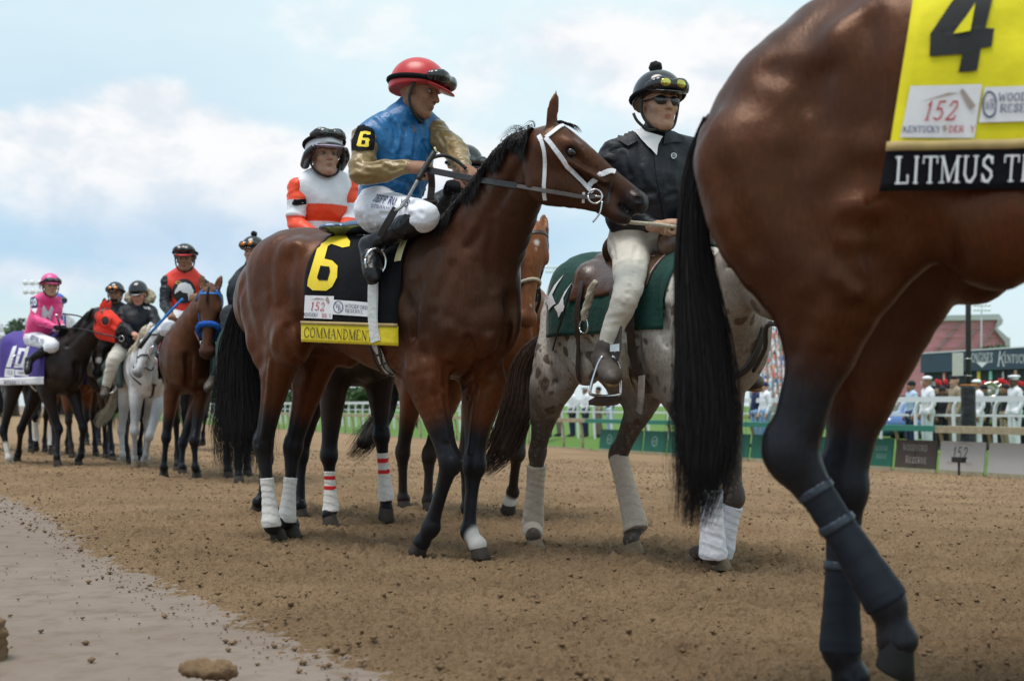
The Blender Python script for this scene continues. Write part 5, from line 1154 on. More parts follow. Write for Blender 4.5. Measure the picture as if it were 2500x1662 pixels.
# ---------------------------------------------------------------- the spotted pony and its rider
def spot_mat():
    m = coat_mat('spotted coat', (.66, .62, .56), (.13, .095, .07), pts=(.055, .042, .034), rough=.55, spect=(.9, .85, .8, 1), red=(.50, .46, .42)); nt = m.node_tree; N, L = nt.nodes, nt.links; b = N['Principled BSDF']
    src = b.inputs['Base Color'].links[0].from_socket; tc = N.new('ShaderNodeTexCoord')
    def mask(sc, th, off, col, lo, w=.05):
        nonlocal src
        nz_ = N.new('ShaderNodeTexNoise'); nz_.inputs['Scale'].default_value = 9; L.new(tc.outputs['Object'], nz_.inputs['Vector'])
        ad = N.new('ShaderNodeVectorMath'); ad.operation = 'MULTIPLY_ADD'; L.new(nz_.outputs[1], ad.inputs[0]); ad.inputs[1].default_value = (.07,)*3; L.new(tc.outputs['Object'], ad.inputs[2])
        v = N.new('ShaderNodeTexVoronoi'); v.inputs['Scale'].default_value = sc; mp = N.new('ShaderNodeMapping'); mp.inputs['Location'].default_value = (off,)*3; L.new(ad.outputs[0], mp.inputs[0]); L.new(mp.outputs[0], v.inputs['Vector'])
        r = N.new('ShaderNodeMapRange'); L.new(v.outputs['Distance'], r.inputs[0]); r.inputs[1].default_value = th; r.inputs[2].default_value = th+w; r.inputs[3].default_value = lo; r.inputs[4].default_value = 0
        x = N.new('ShaderNodeMix'); x.data_type = 'RGBA'; L.new(r.outputs[0], x.inputs[0]); L.new(src, x.inputs[6]); x.inputs[7].default_value = (*col, 1); src = x.outputs[2]
    mask(10, .25, 0, (.085, .050, .034), .9, .07); mask(17, .17, 3, (.11, .072, .052), .8, .07); mask(34, .20, 5, (.25, .20, .165), .35, .2)
    L.new(src, b.inputs['Base Color']); return m
C_SPOT = spot_mat(); M_TAILBR = mat('brown horse hair', (.055, .028, .018), .5, noise_amt=.5, nscale=40); M_GREEN = cloth_mat('green blanket', (.006, .046, .036), .85, .3, 40); M_ROPE = mat('cream rope', (.50, .44, .34), .9, noise_amt=.25, nscale=180, bump=.8, bscale=160)
M_WRAPD = cloth_mat('dusty wrap', (.50, .41, .33), .95, .3, 40); M_WRAPW = cloth_mat('clean white wrap', (.70, .69, .74), .95, .3, 40); M_SOLE = mat('tan welt', (.24, .15, .06), .7); M_SADL = mat('saddle leather', (.075, .034, .018), .30, noise_amt=.4, nscale=9, bump=.25, bscale=50, coat=.2)
M_MIRR = mat('mirror lens', (.55, .50, .12), .08, metal=.9, noise_amt=.4, nscale=12); M_ORANGEL = mat('orange lens', (.7, .22, .03), .1, metal=.6, noise_amt=.4, nscale=12); M_FLEECE = mat('fleece', (.42, .36, .26), .95, bump=1, bscale=220)
FA = Frame((.645, 6.17), 58, .89); FA.fx = .60
def pony_a():
    F = FA; z = lambda x, y: (1100+x/1.845, 600+y/1.845)
    TA = [(x if x < .6 else x-.12*(x-.5)/.3, c-.01, a*1.02+(.03 if -.2 < x < .6 else 0), b*(1.10 if x > -.5 else .98)) for x, c, a, b in TORSO]
    g1, g2, g3 = G(1308, 1350), G(1547, 1360), G(1765, 1398)
    legs = {'rh': [F.L(-.47, .14, 1.30), F.J(*z(440, 640), .18), F.J(*z(392, 930), .13), F.J(*z(368, 1290), .10), U(g1, .085)-F.d*.02],
            'lh': [F.L(-.43, -.14, 1.30), F.L(-.16, -.18, 1.02), F.J(*z(755, 945), -.13), F.J(*z(835, 1262), -.10), U(g2, .085)-F.d*.02],
            'rf': [F.L(.60, .14, 1.2), F.L(.50, .15, .94), F.J(*z(1170, 1010), .12), F.J(*z(1182, 1395), .08), U(g3, .085)-F.d*.03],
            'lf': [F.L(.60, -.14, 1.2), F.L(.52, -.15, .94), F.J(*z(1275, 1130), -.12), F.J(*z(1215, 1370), -.10), F.J(*z(1110, 1385), -.10)]}
    hd = dict(poll=P(1885, 560, 5.18), dir=V3((.52, -.3, -.75)), lat=F.n, len=.60, up=V3((.8, -.5, .2)))
    neck = [F.L(.50, 0, 1.24), P(1765, 730, 5.52), P(1825, 635, 5.32), P(1875, 580, 5.2)]
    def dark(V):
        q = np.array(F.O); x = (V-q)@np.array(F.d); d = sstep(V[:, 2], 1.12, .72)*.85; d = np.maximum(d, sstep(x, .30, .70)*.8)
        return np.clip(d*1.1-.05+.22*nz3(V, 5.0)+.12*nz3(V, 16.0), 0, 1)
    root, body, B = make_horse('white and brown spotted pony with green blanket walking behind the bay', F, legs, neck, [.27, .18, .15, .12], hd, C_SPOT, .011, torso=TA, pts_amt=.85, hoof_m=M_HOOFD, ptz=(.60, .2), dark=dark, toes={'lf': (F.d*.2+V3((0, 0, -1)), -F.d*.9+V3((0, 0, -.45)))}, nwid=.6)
    tail_of([F.L(-.80, 0, 1.30), P(1285, 880, 6.78), P(1262, 1000, 6.75), P(1225, 1090, 6.72), P(1172, 1155, 6.7)], [.03, .065, .085, .075, .03], 700, M_TAILBR, root, 4, .0026, .5, .25, lat=(.6, .3, -.6))
    n = F.n
    for k, a, b_, m in (('rh', .16, 1.0, M_WRAPD), ('lh', .02, 1.0, M_WRAPD), ('rf', .22, 1.0, M_WRAPW), ('lf', .15, 1.0, M_WRAPW)):
        L = legs[k]; wrap(L[2], L[3], a, b_, .056, .066, m, root, n, full=lerp(L[3], L[4], .35))
    x0 = local(F, F.J(1312, 780, .33))[0]; zb = local(F, F.J(1420, 815, .33))[2]
    t = thing('saddle_blanket', F.L(0, 0, 1.4), 'dark green blanket with white flame marks under the brown western saddle', 'saddle blanket')
    c = drape('cloth', F, B, x0, .62, zb, M_GREEN, t, off=.014, fold=.008, thick=.008)
    CB = bvh(c)
    for pl in ([(516, 133), (488, 178), (465, 222), (476, 250), (482, 262), (470, 268), (458, 280), (449, 293), (447, 270), (440, 250), (430, 243), (450, 225), (475, 180)],
               [(556, 165), (530, 205), (514, 238), (516, 265), (525, 285), (505, 300), (494, 325), (488, 300), (474, 277), (495, 262), (520, 210)]):
        decal('flame_mark', CB, [[z(*p) for p in pl]], M_WPATCH, t, off=.010, maxe=8)
    # western saddle
    s = thing('western_saddle', F.L(.15, 0, 1.5), 'brown leather western saddle with metal stirrups on the spotted pony', 'saddle')
    def sd_solid(nm, ops, m=M_SADL, k=.02):
        q = Solid(.009); [q.ell(*o, k=k) if len(o) == 3 else q.ell(*o) for o in ops]; return q.build(nm, m, s)
    ax = (F.d, n, (0, 0, 1)); zt = 1.585
    sd_solid('seat', [(F.L(.10, 0, zt), (.24, .20, .045), ax), (F.L(-.12, 0, zt+.09), (.035, .19, .085), (F.d-V3((0, 0, .35)), n, V3((0, 0, 1))+F.d*-.35))], k=.05)
    sd_solid('pommel', [(F.L(.34, 0, zt+.07), (.07, .15, .095), ax), (F.L(.37, .10, zt+.06), (.07, .08, .085), ax), (F.L(.37, -.10, zt+.06), (.07, .08, .085), ax)], k=.03)
    sd_solid('horn', [(F.L(.38, 0, zt+.17), (.03, .03, .07), ax), (F.L(.385, 0, zt+.235), (.05, .05, .016), ax)], M_LEATH)
    sk = drape('skirt', F, B, -.26, .40, zt-.20, M_SADL, s, off=.026, fold=0, thick=.012, zb1=zt-.16)
    for sd in (1, -1):
        if sd > 0: kp = [F.J(1500, 700, .36), F.J(1505, 760, .41), F.J(1503, 850, .44), F.J(1492, 882, .46)]
        else: kp = [F.L(.18, -.33, 1.42), F.L(.20, -.38, 1.30), F.L(.20, -.41, 1.12), F.L(.18, -.42, 1.02)]
        ribbon('fender', kp, [F.n*sd]*4, .085, .008, M_LEATHD, s)
    c0 = F.J(1478, 925, .50); w = V3((1, .25, 0)).normalized()
    def sp(a, b): return c0+w*a+V3((0, 0, b))
    tube('stirrup', [sp(-.012, .10), sp(-.035, .06), sp(-.068, -.045), sp(-.06, -.068), sp(0, -.074), sp(.06, -.068), sp(.07, -.045), sp(.062, .06), sp(.03, .10)], .007, M_STEEL, s, m=3)
    ribbon('stirrup_tread', [sp(-.062, -.085), sp(0, -.09), sp(.062, -.085)], [V3((0, -.2, -1))]*3, .09, .02, M_LEATHD, s)
    ribbon('buckle', [F.J(1492, 850, .475), F.J(1512, 848, .475)], [F.n]*2, .035, .006, M_STEEL, s, m=1)
    for px, ww, mm in (([z(612, 160), z(598, 230), z(588, 310), z(592, 400), z(596, 480), z(592, 560), z(600, 610)], .034, M_LEATHD), ([z(826, 285), z(828, 360), z(835, 450), z(862, 570), z(905, 660), z(960, 730)], .06, M_LEATHD), ([z(790, 440), z(815, 560), z(850, 650), z(925, 750)], .05, M_FLEECE), ([z(565, 180), z(530, 300), z(500, 400), z(480, 470)], .010, M_BLEATH)):
        p2 = [cast(CB, *p)[0] or cast(B, *p)[0] for p in px]; p2 = [p+V3((-.02, -.02, 0)) for p in p2 if p]
        if len(p2) > 2: ribbon('strap', p2, [n]*len(p2), ww, .006, mm, s)
    ribbon('latigo_end', [F.J(*z(862, 585), .36), F.J(*z(858, 680), .37), F.J(*z(850, 750), .36)], [n]*3, .045, .005, M_GREY2, s)
    ring('ring', F.J(*z(600, 362), .37), .034, .005, F.n, M_STEEL, s)
    rp = thing('lead_rope', F.J(1440, 740, .36), 'short braided cream rope hanging from the saddle strings', 'rope'); pts = [F.J(*z(x, y), .37) for x, y in ((655, 165), (630, 200), (628, 235), (612, 265), (608, 300), (602, 335))]
    tube('strand', pts, .017, M_ROPE, rp); tube('strand', [p+V3((.014*math.sin(i*2.6), -.01, 0)) for i, p in enumerate(pts)], .012, M_ROPE, rp)
    # rider
    K = dict(pel=P(1568, 560, 6.02), chest=P(1588, 455, 6.0), nb=P(1600, 338, 5.98), head=P(1607, 258, 5.93), hf=V3((.36, -.93, -.02)), hu=V3((0, 0, 1)), shR=P(1500, 378, 5.93), shL=P(1688, 372, 6.08), elR=P(1478, 490, 6.02), elL=P(1735, 490, 6.05),
             wrR=P(1600, 553, 5.84), wrL=P(1670, 550, 5.84), hdR=V3((1, -.2, 0)), hdL=V3((-.9, -.3, 0)), hipR=F.J(1545, 600, .14), hipL=F.L(.1, -.14, 1.62), knR=F.J(1532, 712, .40), knL=F.L(.42, -.36, 1.36), anR=F.J(1470, 878, .45), anL=F.L(.18, -.42, 1.0),
             toeR=F.J(1478, 912, .50)+V3((.02, -.10, 0)), toeL=F.L(.36, -.44, .97))
    rr, q, axh, _, top, bd = person('rider in black jacket, dark sunglasses and pompom helmet on the spotted pony', K, dict(skin=SK_PALE, top=M_BLK, pants=M_KHAKI, boot=M_BROWNB, jacket=True, wr=.012, fat=1.22, boot_t=.80, trou_t=.90, boot_r=.05, facing=(.4, -.9, 0), hem=.38, leg_r=(.102, .080, .061, .050, .042), sole=M_SOLE, closed=True), .009, .006)
    helmet(q, axh, rr, M_HGLOSS, 1.03, M_BLKC, M_HGLOSS, M_MIRR, pom=M_BLKP, strap_m=M_BLEATH, up=.0, brim=True)
    g = Solid(.004)
    y4 = lambda x, y: (1150+x/2.851, 200+y/2.851)
    sculpt(top, bvh(top), [([(960, 430), (948, 560), (960, 700)], -.008, .014), ([(1060, 500), (1105, 645)], -.007, .012), ([(1110, 785), (1270, 762)], -.009, .012), ([(1120, 830), (1270, 820)], .007, .014), ([(1400, 560), (1380, 705)], -.007, .014), ([(1200, 600), (1242, 700)], .006, .014), ([(1360, 800), (1420, 780)], -.007, .012), ([(1010, 880), (1120, 930)], -.007, .014)], y4)
    for o in rr.children:
        if o.name.startswith('sleeve'): sculpt(o, bvh(o), [([(870, 470), (905, 560)], -.008, .014), ([(930, 600), (900, 700)], .007, .014), ([(960, 560), (990, 660)], -.006, .012)], y4)
        if o.name.startswith('trousers'): sculpt(o, bvh(o), [([(970, 1100), (1000, 1250)], -.006, .014), ([(945, 1340), (1130, 1328)], -.007, .009), ([(930, 1432), (1100, 1402)], .007, .009), ([(920, 1485), (1090, 1472)], -.007, .009), ([(1150, 1150), (1125, 1260)], -.006, .012), ([(960, 1385), (1110, 1370)], .005, .009), ([(905, 1540), (1060, 1530)], .006, .009)], y4)
    f, r, u = axh
    for sd in (1, -1): g.ell(q(.093, sd*.034, .006), (.009, .028, .022), (f+r*sd*.25, r, u), k=0)
    g.chain([q(.098, -.014, .016), q(.100, .014, .016)], .004, 1, r, k=.004); [g.chain([q(.086, sd*.060, .014), q(0, sd*.082, .010)], .004, 1, r, k=.004) for sd in (1, -1)]
    g.build('sunglasses', M_HGLOSS, rr)
    JB = bvh(top)
    for (a, b) in (((1545, 318), (1580, 345)), ((1660, 318), (1632, 345))): pass
    y4 = lambda x, y: (1150+x/2.851, 200+y/2.851)
    decal('shirt_front', JB, [[y4(*p) for p in [(1118, 312), (1180, 320), (1300, 440), (1285, 520), (1150, 370)]]], M_WPATCH, rr, off=.012, maxe=8)
    decal('shirt_front', JB, [[y4(*p) for p in [(1200, 350), (1330, 385), (1300, 440)]]], M_WPATCH, rr, off=.011, maxe=8)
    for pl in ([(1085, 265), (1115, 310), (1165, 420), (1090, 460), (1020, 420), (1040, 300)], [(1345, 330), (1480, 400), (1470, 430), (1400, 425), (1330, 440)]):
        decal('lapel', JB, [[y4(*p) for p in pl]], M_BLK, rr, off=.014, maxe=8)
    pl = [cast(JB, *y4(x, y))[0] for x, y in ((1285, 520), (1300, 650), (1330, 800), (1355, 980))]; pl = [p for p in pl if p]
    if len(pl) > 2: strap('placket', JB, pl, .02, .003, M_BLK, rr)
    cx, cy = 1408, 518; ra = [y4(cx+20*math.cos(a), cy+20*math.sin(a)) for a in np.linspace(0, 6.283, 16)]; rb = [y4(cx+15*math.cos(a), cy+15*math.sin(a)) for a in np.linspace(0, 6.283, 16)]
    decal('chest_logo', JB, [[ra[i], ra[i+1], rb[i+1], rb[i]] for i in range(15)], M_WINK, rr, off=.006); text_on('chest_lettering', JB, 'WR', [y4(1398, 524), y4(1420, 524), y4(1420, 510), y4(1398, 510)], M_WINK, rr, off=.006)
    HBo = [o for o in rr.children if o.name.startswith('helmet')][0]; HP = [c for c in HBo.children if c.name.startswith('peak')]; HB = bvh(HP[0] if HP else HBo)
    text_on('helmet_lettering', bvh(HBo), 'LAS', [y4(1296, 58), y4(1350, 55), y4(1350, 38), y4(1296, 40)], M_WINK, rr, off=.006, sans=True, wt=.22)
    tube('strap_end', [q(.05, .03, -.118), q(.04, .075, -.12), q(.03, .12, -.085), q(.02, .135, -.05)], .007, M_BLEATH, rr)
    # lead shank to the bay horse
    ro = thing('lead_shank', P(1500, 540, 5.78), 'cream braided rope from the black jacketed rider to the bay head', 'rope')
    tube('rope', [P(1495, 536, 5.62), P(1540, 543, 5.66), P(1600, 548, 5.74), P(1665, 556, 5.80)], .009, M_ROPE, ro)
    br = thing('bridle', hd['poll'], 'dark leather bridle on the spotted pony', 'bridle'); H = hd['H']
    for sd in (1, -1): strap('cheek_strap', B, [H(.05, .03, sd*.06), H(.2, -.06, sd*.1), H(.38, -.09, sd*.07), H(.47, -.11, sd*.06)], .02, .004, M_BLEATH, br)
    strap('noseband', B, [H(.40, -.12, .07), H(.40, -.04, .06), H(.40, -.005, 0), H(.40, -.04, -.06), H(.40, -.12, -.07)], .022, .004, M_BLEATH, br)
    tube('rein', [H(.47, -.12, .07), P(1880, 790, 5.2), P(1868, 850, 5.3), P(1840, 905, 5.45)], .010, M_BLEATH, br)
    pstrap('breast_strap', B, [(1862, 800), (1845, 860), (1815, 905), (1760, 925)], .035, .006, M_BLEATH, br, off=.004)
    return root
M_GREY2 = mat('worn grey strap', (.20, .17, .15), .7, noise_amt=.3); M_BROWNB = mat('brown work boot', (.06, .045, .035), .6, noise_amt=.3, nscale=30); M_BLKP = mat('black wool', (.008, .008, .009), .95, bump=.8, bscale=120, bdist=.02)
pony_a()
# ---------------------------------------------------------------- the rest of the field
def std_legs(F, a=(.3, -.5, -.4, .6), lift=(0, 0, 0, 0), tz=0):
    """a: stride of right hind, left hind, right fore, left fore"""
    return {'rh': hind(F, 1, a[0], lift[0], tz=tz), 'lh': hind(F, -1, a[1], lift[1], tz=tz), 'rf': fore(F, 1, a[2], lift[2], tz=tz), 'lf': fore(F, -1, a[3], lift[3], tz=tz)}
def std_toes(F, lift):
    t = {}
    for k, l in zip(('rh', 'lh', 'rf', 'lf'), lift):
        if l > .35: t[k] = (F.d*.3+V3((0, 0, -1)), V3((0, 0, -1))-F.d*.9)
    return t
def neck_head(F, hx=1.25, hy=0.0, hz=1.98, hdir=None, yaw=0.0, pitch=-50, ln=.58, ear=None, f0=(.62, 0, 1.27)):
    """neck from the chest up to a poll at local hx, hy, hz; head pitched down and turned by yaw degrees to the horse's right"""
    hp = F.L(hx, hy, hz); a = R(pitch); y = R(yaw); h = F.d*math.cos(y)+F.n*math.sin(y); hd = h*math.cos(a)+V3((0, 0, math.sin(a)))
    lt = (F.n*math.cos(y)-F.d*math.sin(y)); b = F.L(*f0); back = hp-h*.02+V3((0, 0, -.02))
    nk = [b, lerp(b, back, .38)+V3((0, 0, .02)), lerp(b, back, .72)+V3((0, 0, .03)), back+V3((0, 0, -.01)), back+hd*.09+V3((0, 0, -.0))]
    d = dict(poll=hp, dir=hd, lat=lt, len=ln, up=V3((0, 0, 1))+h*.8, lat0=(lt+F.n).normalized(), earface=h+lt*.2)
    d['ear'] = ear or {1: (-.03, .17, .075), -1: (-.03, .17, .075)}
    return nk, [.28, .205, .165, .14, .10], d
def bridle_on(B, hd, m, label, width=.020, nose=None, nosew=.03, rings=True, reins=None):
    H = hd['H']; t = thing('bridle', hd['poll'], label, 'bridle')
    for sd in (1, -1):
        strap('cheek_strap', B, [H(.03, .05, sd*.06), H(.14, -.04, sd*.10), H(.30, -.09, sd*.08), H(.44, -.115, sd*.06)], width, .004, m, t)
        strap('throat_latch', B, [H(.01, .03, sd*.07), H(.05, -.12, sd*.09), H(.09, -.24, sd*.05)], width*.8, .004, m, t)
        if rings: ring('bit_ring', H(.455, -.115, sd*.062), .032, .005, hd['lat'], M_STEEL, t)
    strap('browband', B, [H(.05, -.01, .1), H(.07, .05, .06), H(.08, .07, 0), H(.07, .05, -.06), H(.05, -.01, -.1)], width, .004, m, t)
    pts = [H(.36, -.16, .06), H(.35, -.10, .08), H(.34, -.02, .06), H(.34, .01, 0), H(.34, -.02, -.06), H(.35, -.10, -.08), H(.36, -.16, -.06)]
    if nose is not None and nosew > .04:
        q = Solid(.010); q.chain([p+(p-H(.35, -.08)).normalized()*.012 for p in pts], .030, 1, hd['lat'], k=0, m=3); q.build('fleece_noseband', nose, t, lambda V: .005*nz3(V, 45))
    else: strap('noseband', B, pts, nosew, .005, nose or m, t, off=.003)
    if reins:
        for sd in (1, -1): tube('rein', [H(.455, -.115, sd*.065)]+[p for p in reins[0 if sd > 0 else 1]], .009, reins[2] if len(reins) > 2 else M_BLEATH, t)
    return t
def tail_std(F, mt, parent, n=420, ln=1.0, w=.08, sway=0, seed=1, rad=.003, swish=None, cw=.8):
    c = swish or [F.L(-.82, 0, 1.42), F.L(-.93, sway*.3, 1.22), F.L(-.96, sway*.7, .95), F.L(-.95, sway, .7), F.L(-.93, sway, 1.4-ln)]
    return tail_of(c, [.03, w*.8, w, w, w*.4], n, mt, parent, seed, rad, .8, .5, lat=F.n, coreW=cw)
def jock_saddle(F, B, name, x=.08, m=None):
    s = thing('racing_saddle', F.L(x, 0, 1.62), name, 'saddle'); q = Solid(.012); q.ell(F.L(x+.05, 0, 1.635), (.18, .14, .035), (F.d, F.n, (0, 0, 1)), k=0); q.ell(F.L(x-.12, 0, 1.66), (.08, .15, .03), (F.d, F.n, (0, 0, 1)), k=.03); q.build('seat', m or M_BLEATH, s)
    for sd in (1, -1):
        pts = [F.L(x+.18, sd*(bodyd(F, B, x+.18, z, sd) or .2), z) for z in (1.45, 1.3, 1.15, 1.02)]
        pts.append(F.L(x+.2, sd*.14, .93)); strap('girth', B, pts, .07, .006, M_GIRTH, s, off=.012)
        ring('stirrup', F.L(x+.08, sd*.335, 1.29), .065, .007, F.d, M_STEEL, s)
    return s
M_HAIRG = mat('grey horse hair', (.50, .44, .33), .6, noise_amt=.35, nscale=40); M_PINK = cloth_mat('hot pink silk', (.78, .06, .24), .45, .3, 16, .2, .4); M_PINKH = mat('pink helmet', (.70, .09, .30), .35); M_PURPLE = cloth_mat('purple cloth', (.06, .035, .24), .7, .2, 20)
M_REDS = cloth_mat('red orange silk', (.72, .035, .015), .45, .3, 16, .2, .4); M_ORNG = cloth_mat('orange silk', (.80, .085, .015), .45, .3, 16, .2, .4); M_WSILK = cloth_mat('white silk', (.74, .74, .78), .45, .4, 14, .2, .4)
M_REDHOOD = cloth_mat('red hood cloth', (.80, .040, .022), .75, .25, 40); M_BLUEF = mat('blue fleece', (.006, .09, .42), .95, bump=.8, bscale=150); M_BLUES = mat('blue strap', (.01, .16, .50), .5); M_FUR = mat('tan fur', (.36, .31, .22), .95, noise_amt=.4, nscale=60, bump=1, bscale=80)
M_DIAM = cloth_mat('pale silk', (.55, .57, .62), .5, .3, 16); M_BROWNT = cloth_mat('olive khaki', (.36, .33, .25), .8, .4, 20); M_BLUEST = cloth_mat('blue silk', (.02, .10, .42), .5, .3, 16)
C_DARK = coat_mat('near black coat', (.020, .014, .012), (.010, .009, .010), red=(.030, .017, .012), rough=.38, spect=(.5, .5, .58, 1)); C_BAYD = coat_mat('dark bay coat', (.100, .036, .017), (.030, .018, .014), red=(.040, .017, .010), rough=.38)
C_CHEST = coat_mat('chestnut coat', (.19, .068, .026), (.11, .042, .02), pts=(.03, .022, .018), rough=.45); C_GREYH = coat_mat('grey coat', (.66, .66, .67), (.42, .42, .43), pts=(.14, .14, .15), rough=.5, spect=(1, 1, 1, 1), red=(.56, .56, .57)); C_BROWN = coat_mat('liver brown coat', (.060, .035, .024), (.03, .02, .015), rough=.5)
BREECH = dict(skin=SK_TAN, pants=M_WHITE, boot=M_BOOT, boot_t=.25, trou_t=.33, leg_r=(.11, .098, .084, .066, .052), boot_r=.060, wr=.010)
PONY = dict(skin=SK_RED, top=M_BLK, pants=M_KHAKI, boot=M_BROWNB, jacket=True, fat=1.12, boot_t=.80, trou_t=.90, boot_r=.05, hem=-.25, leg_r=(.112, .10, .080, .066, .050), wr=.010)
def pattern(o, f, names):
    """split cloth colours by position: attribute layers computed from the joints"""
    V = verts_of(o)
    for n, fn in names.items(): attr(o, n, fn(V))
# --- white and orange rider on the near-black horse just behind number six
FB = Frame((-1.25, 8.32), 54)
def unit_b():
    F = FB; n = F.n
    g1, g2, g3, g4 = G(806, 1291), G(942, 1286), G(730, 1265), G(629, 1256)
    legs = {'rf': [F.L(.60, .13, 1.2), F.L(.50, .14, .94), P(803, 1112, 7.86), P(808, 1245, 7.86), U(g1, .085)-F.d*.02], 'lf': [F.L(.60, -.13, 1.2), F.L(.55, -.14, .94), P(930, 1062, 7.95), P(942, 1212, 8.0), P(943, 1238, 8.0)],
            'rh': [F.L(-.45, .13, 1.33), F.L(-.35, .16, 1.0), P(650, 1120, 8.85), P(640, 1215, 8.95), P(632, 1225, 8.92)], 'lh': [F.L(-.45, -.13, 1.33), F.L(-.24, -.16, 1.0), P(735, 1110, 8.65), P(733, 1235, 8.62), U(g3, .085)]}
    nk, nr, hd = neck_head(F, 1.15, .05, 1.90, yaw=0, pitch=-58)
    root, body, B = make_horse('near black horse hidden behind the bay, forelegs in white bandages with red stripes', F, legs, nk, nr, hd, C_DARK, .014, eye=False, toes={'rh': (F.d*.3+V3((0, 0, -1)), V3((0, 0, -1))-F.d*.9), 'lf': (F.d+V3((0, 0, -.5)), V3((0, 0, -1))-F.d*.35)})
    tail_std(F, M_HAIRB, root, 200, seed=21)
    for k in ('rf', 'lf'):
        L = legs[k]; w = wrap(L[2], L[3], .28, .98, .040, .056, M_BANDS, root, n, full=lerp(L[3], L[4], .3)); V = verts_of(w); a, b = L[2], L[3]
        d, t = seg_dist(V, a, b); attr(w, 'stripe', ((np.abs(t-.40) < .035) | (np.abs(t-.58) < .035)).astype(float))
    c = drape('cloth', F, B, -.45, .35, 1.05, M_BLKC, thing('saddle_cloth', F.L(0, 0, 1.6), 'black saddle cloth under the white and orange jockey', 'saddle cloth'), nx=12, nz=12)
    jock_saddle(F, B, 'light racing saddle under the white and orange jockey')
    K = rider_keys(F, 'jockey', 0, 0, hf=(.42, -.90, .06), over=dict(pel=P(793, 560, 8.12), chest=P(793, 500, 8.1), nb=P(788, 424, 8.08), head=P(793, 385, 8.02), shR=P(728, 452, 8.0), shL=P(850, 450, 8.16), elR=P(722, 545, 7.95), elL=P(860, 530, 8.1), wrR=P(770, 575, 7.8), wrL=P(830, 575, 7.8)))
    sp = dict(BREECH, skin=SK_PALE, top=M_WSTRIPE, sleeve=M_WSTRIPE, facing=(.4, -.9, 0), fat=1.02)
    rr, q, ax, _, top, bd = person('jockey in white silks with an orange band, chin raised, just behind the blue jockey', K, sp, .008, .006)
    for o in rr.children:
        if o.name.startswith(('jersey', 'sleeve', 'cuff')):
            V = verts_of(o)
            if o.name.startswith('jersey'): a = ((V[:, 2] > P(0, 544, 8.05).z) & (V[:, 2] < P(0, 503, 8.05).z)).astype(float)
            else: a = np.maximum((V[:, 2] > P(0, 492, 8.0).z), (V[:, 2] < P(0, 532, 8.0).z)).astype(float)
            attr(o, 'band', a)
    helmet(q, ax, rr, M_WHELM, 1.08, M_BLKC, M_HGLOSS, M_LENS, strap_m=M_BLEATH, gog=(.098, .105), brimm=M_LILAC)
    s = Solid(.008); f, r, u = ax
    s.chain([q(.10, -.10, .03), q(.04, -.118, .00), q(-.05, -.112, -.04)], [.02, .03, .03], 1, r, k=0); s.chain([q(.10, .10, .03), q(.04, .118, .00), q(-.05, .112, -.04)], [.02, .03, .03], 1, r, k=0)
    s.chain([q(.125, -.07, .045), q(.14, 0, .05), q(.125, .07, .045)], [.014]*3, 1, r, k=0); s.build('helmet_skirt', M_HGLOSS, rr)
    ribbon('arm_band', [K['shR']+V3((-.06, -.01, -.10)), lerp(K['shR'], K['elR'], .5)+V3((.0, -.068, 0)), lerp(K['shR'], K['elR'], .5)+V3((.06, -.03, .01))], [(-.6, -.7, 0), (0, -1, 0), (.7, -.6, 0)], .035, .004, M_BLKC, rr)
M_BANDS = cloth_mat('striped bandage', (.68, .66, .63), .9, .2, 60, .1, .1); 
def layer(base, name, col, attrn):
    m = base.copy(); m.name = name; nt = m.node_tree; N, L = nt.nodes, nt.links; b = N['Principled BSDF']; src = b.inputs['Base Color'].links[0].from_socket
    a = N.new('ShaderNodeAttribute'); a.attribute_name = attrn; x = N.new('ShaderNodeMix'); x.data_type = 'RGBA'; L.new(a.outputs['Fac'], x.inputs[0]); L.new(src, x.inputs[6]); x.inputs[7].default_value = (*col, 1); L.new(x.outputs[2], b.inputs['Base Color']); return m
M_BANDS = layer(M_BANDS, 'red striped bandage', (.62, .03, .035), 'stripe'); M_WSTRIPE = layer(M_WSILK, 'white and orange silk', (.80, .060, .012), 'band')
M_WHELM = mat('white helmet silk', (.66, .64, .68), .4); M_LILAC = mat('lilac peak', (.42, .38, .52), .35)
unit_b()
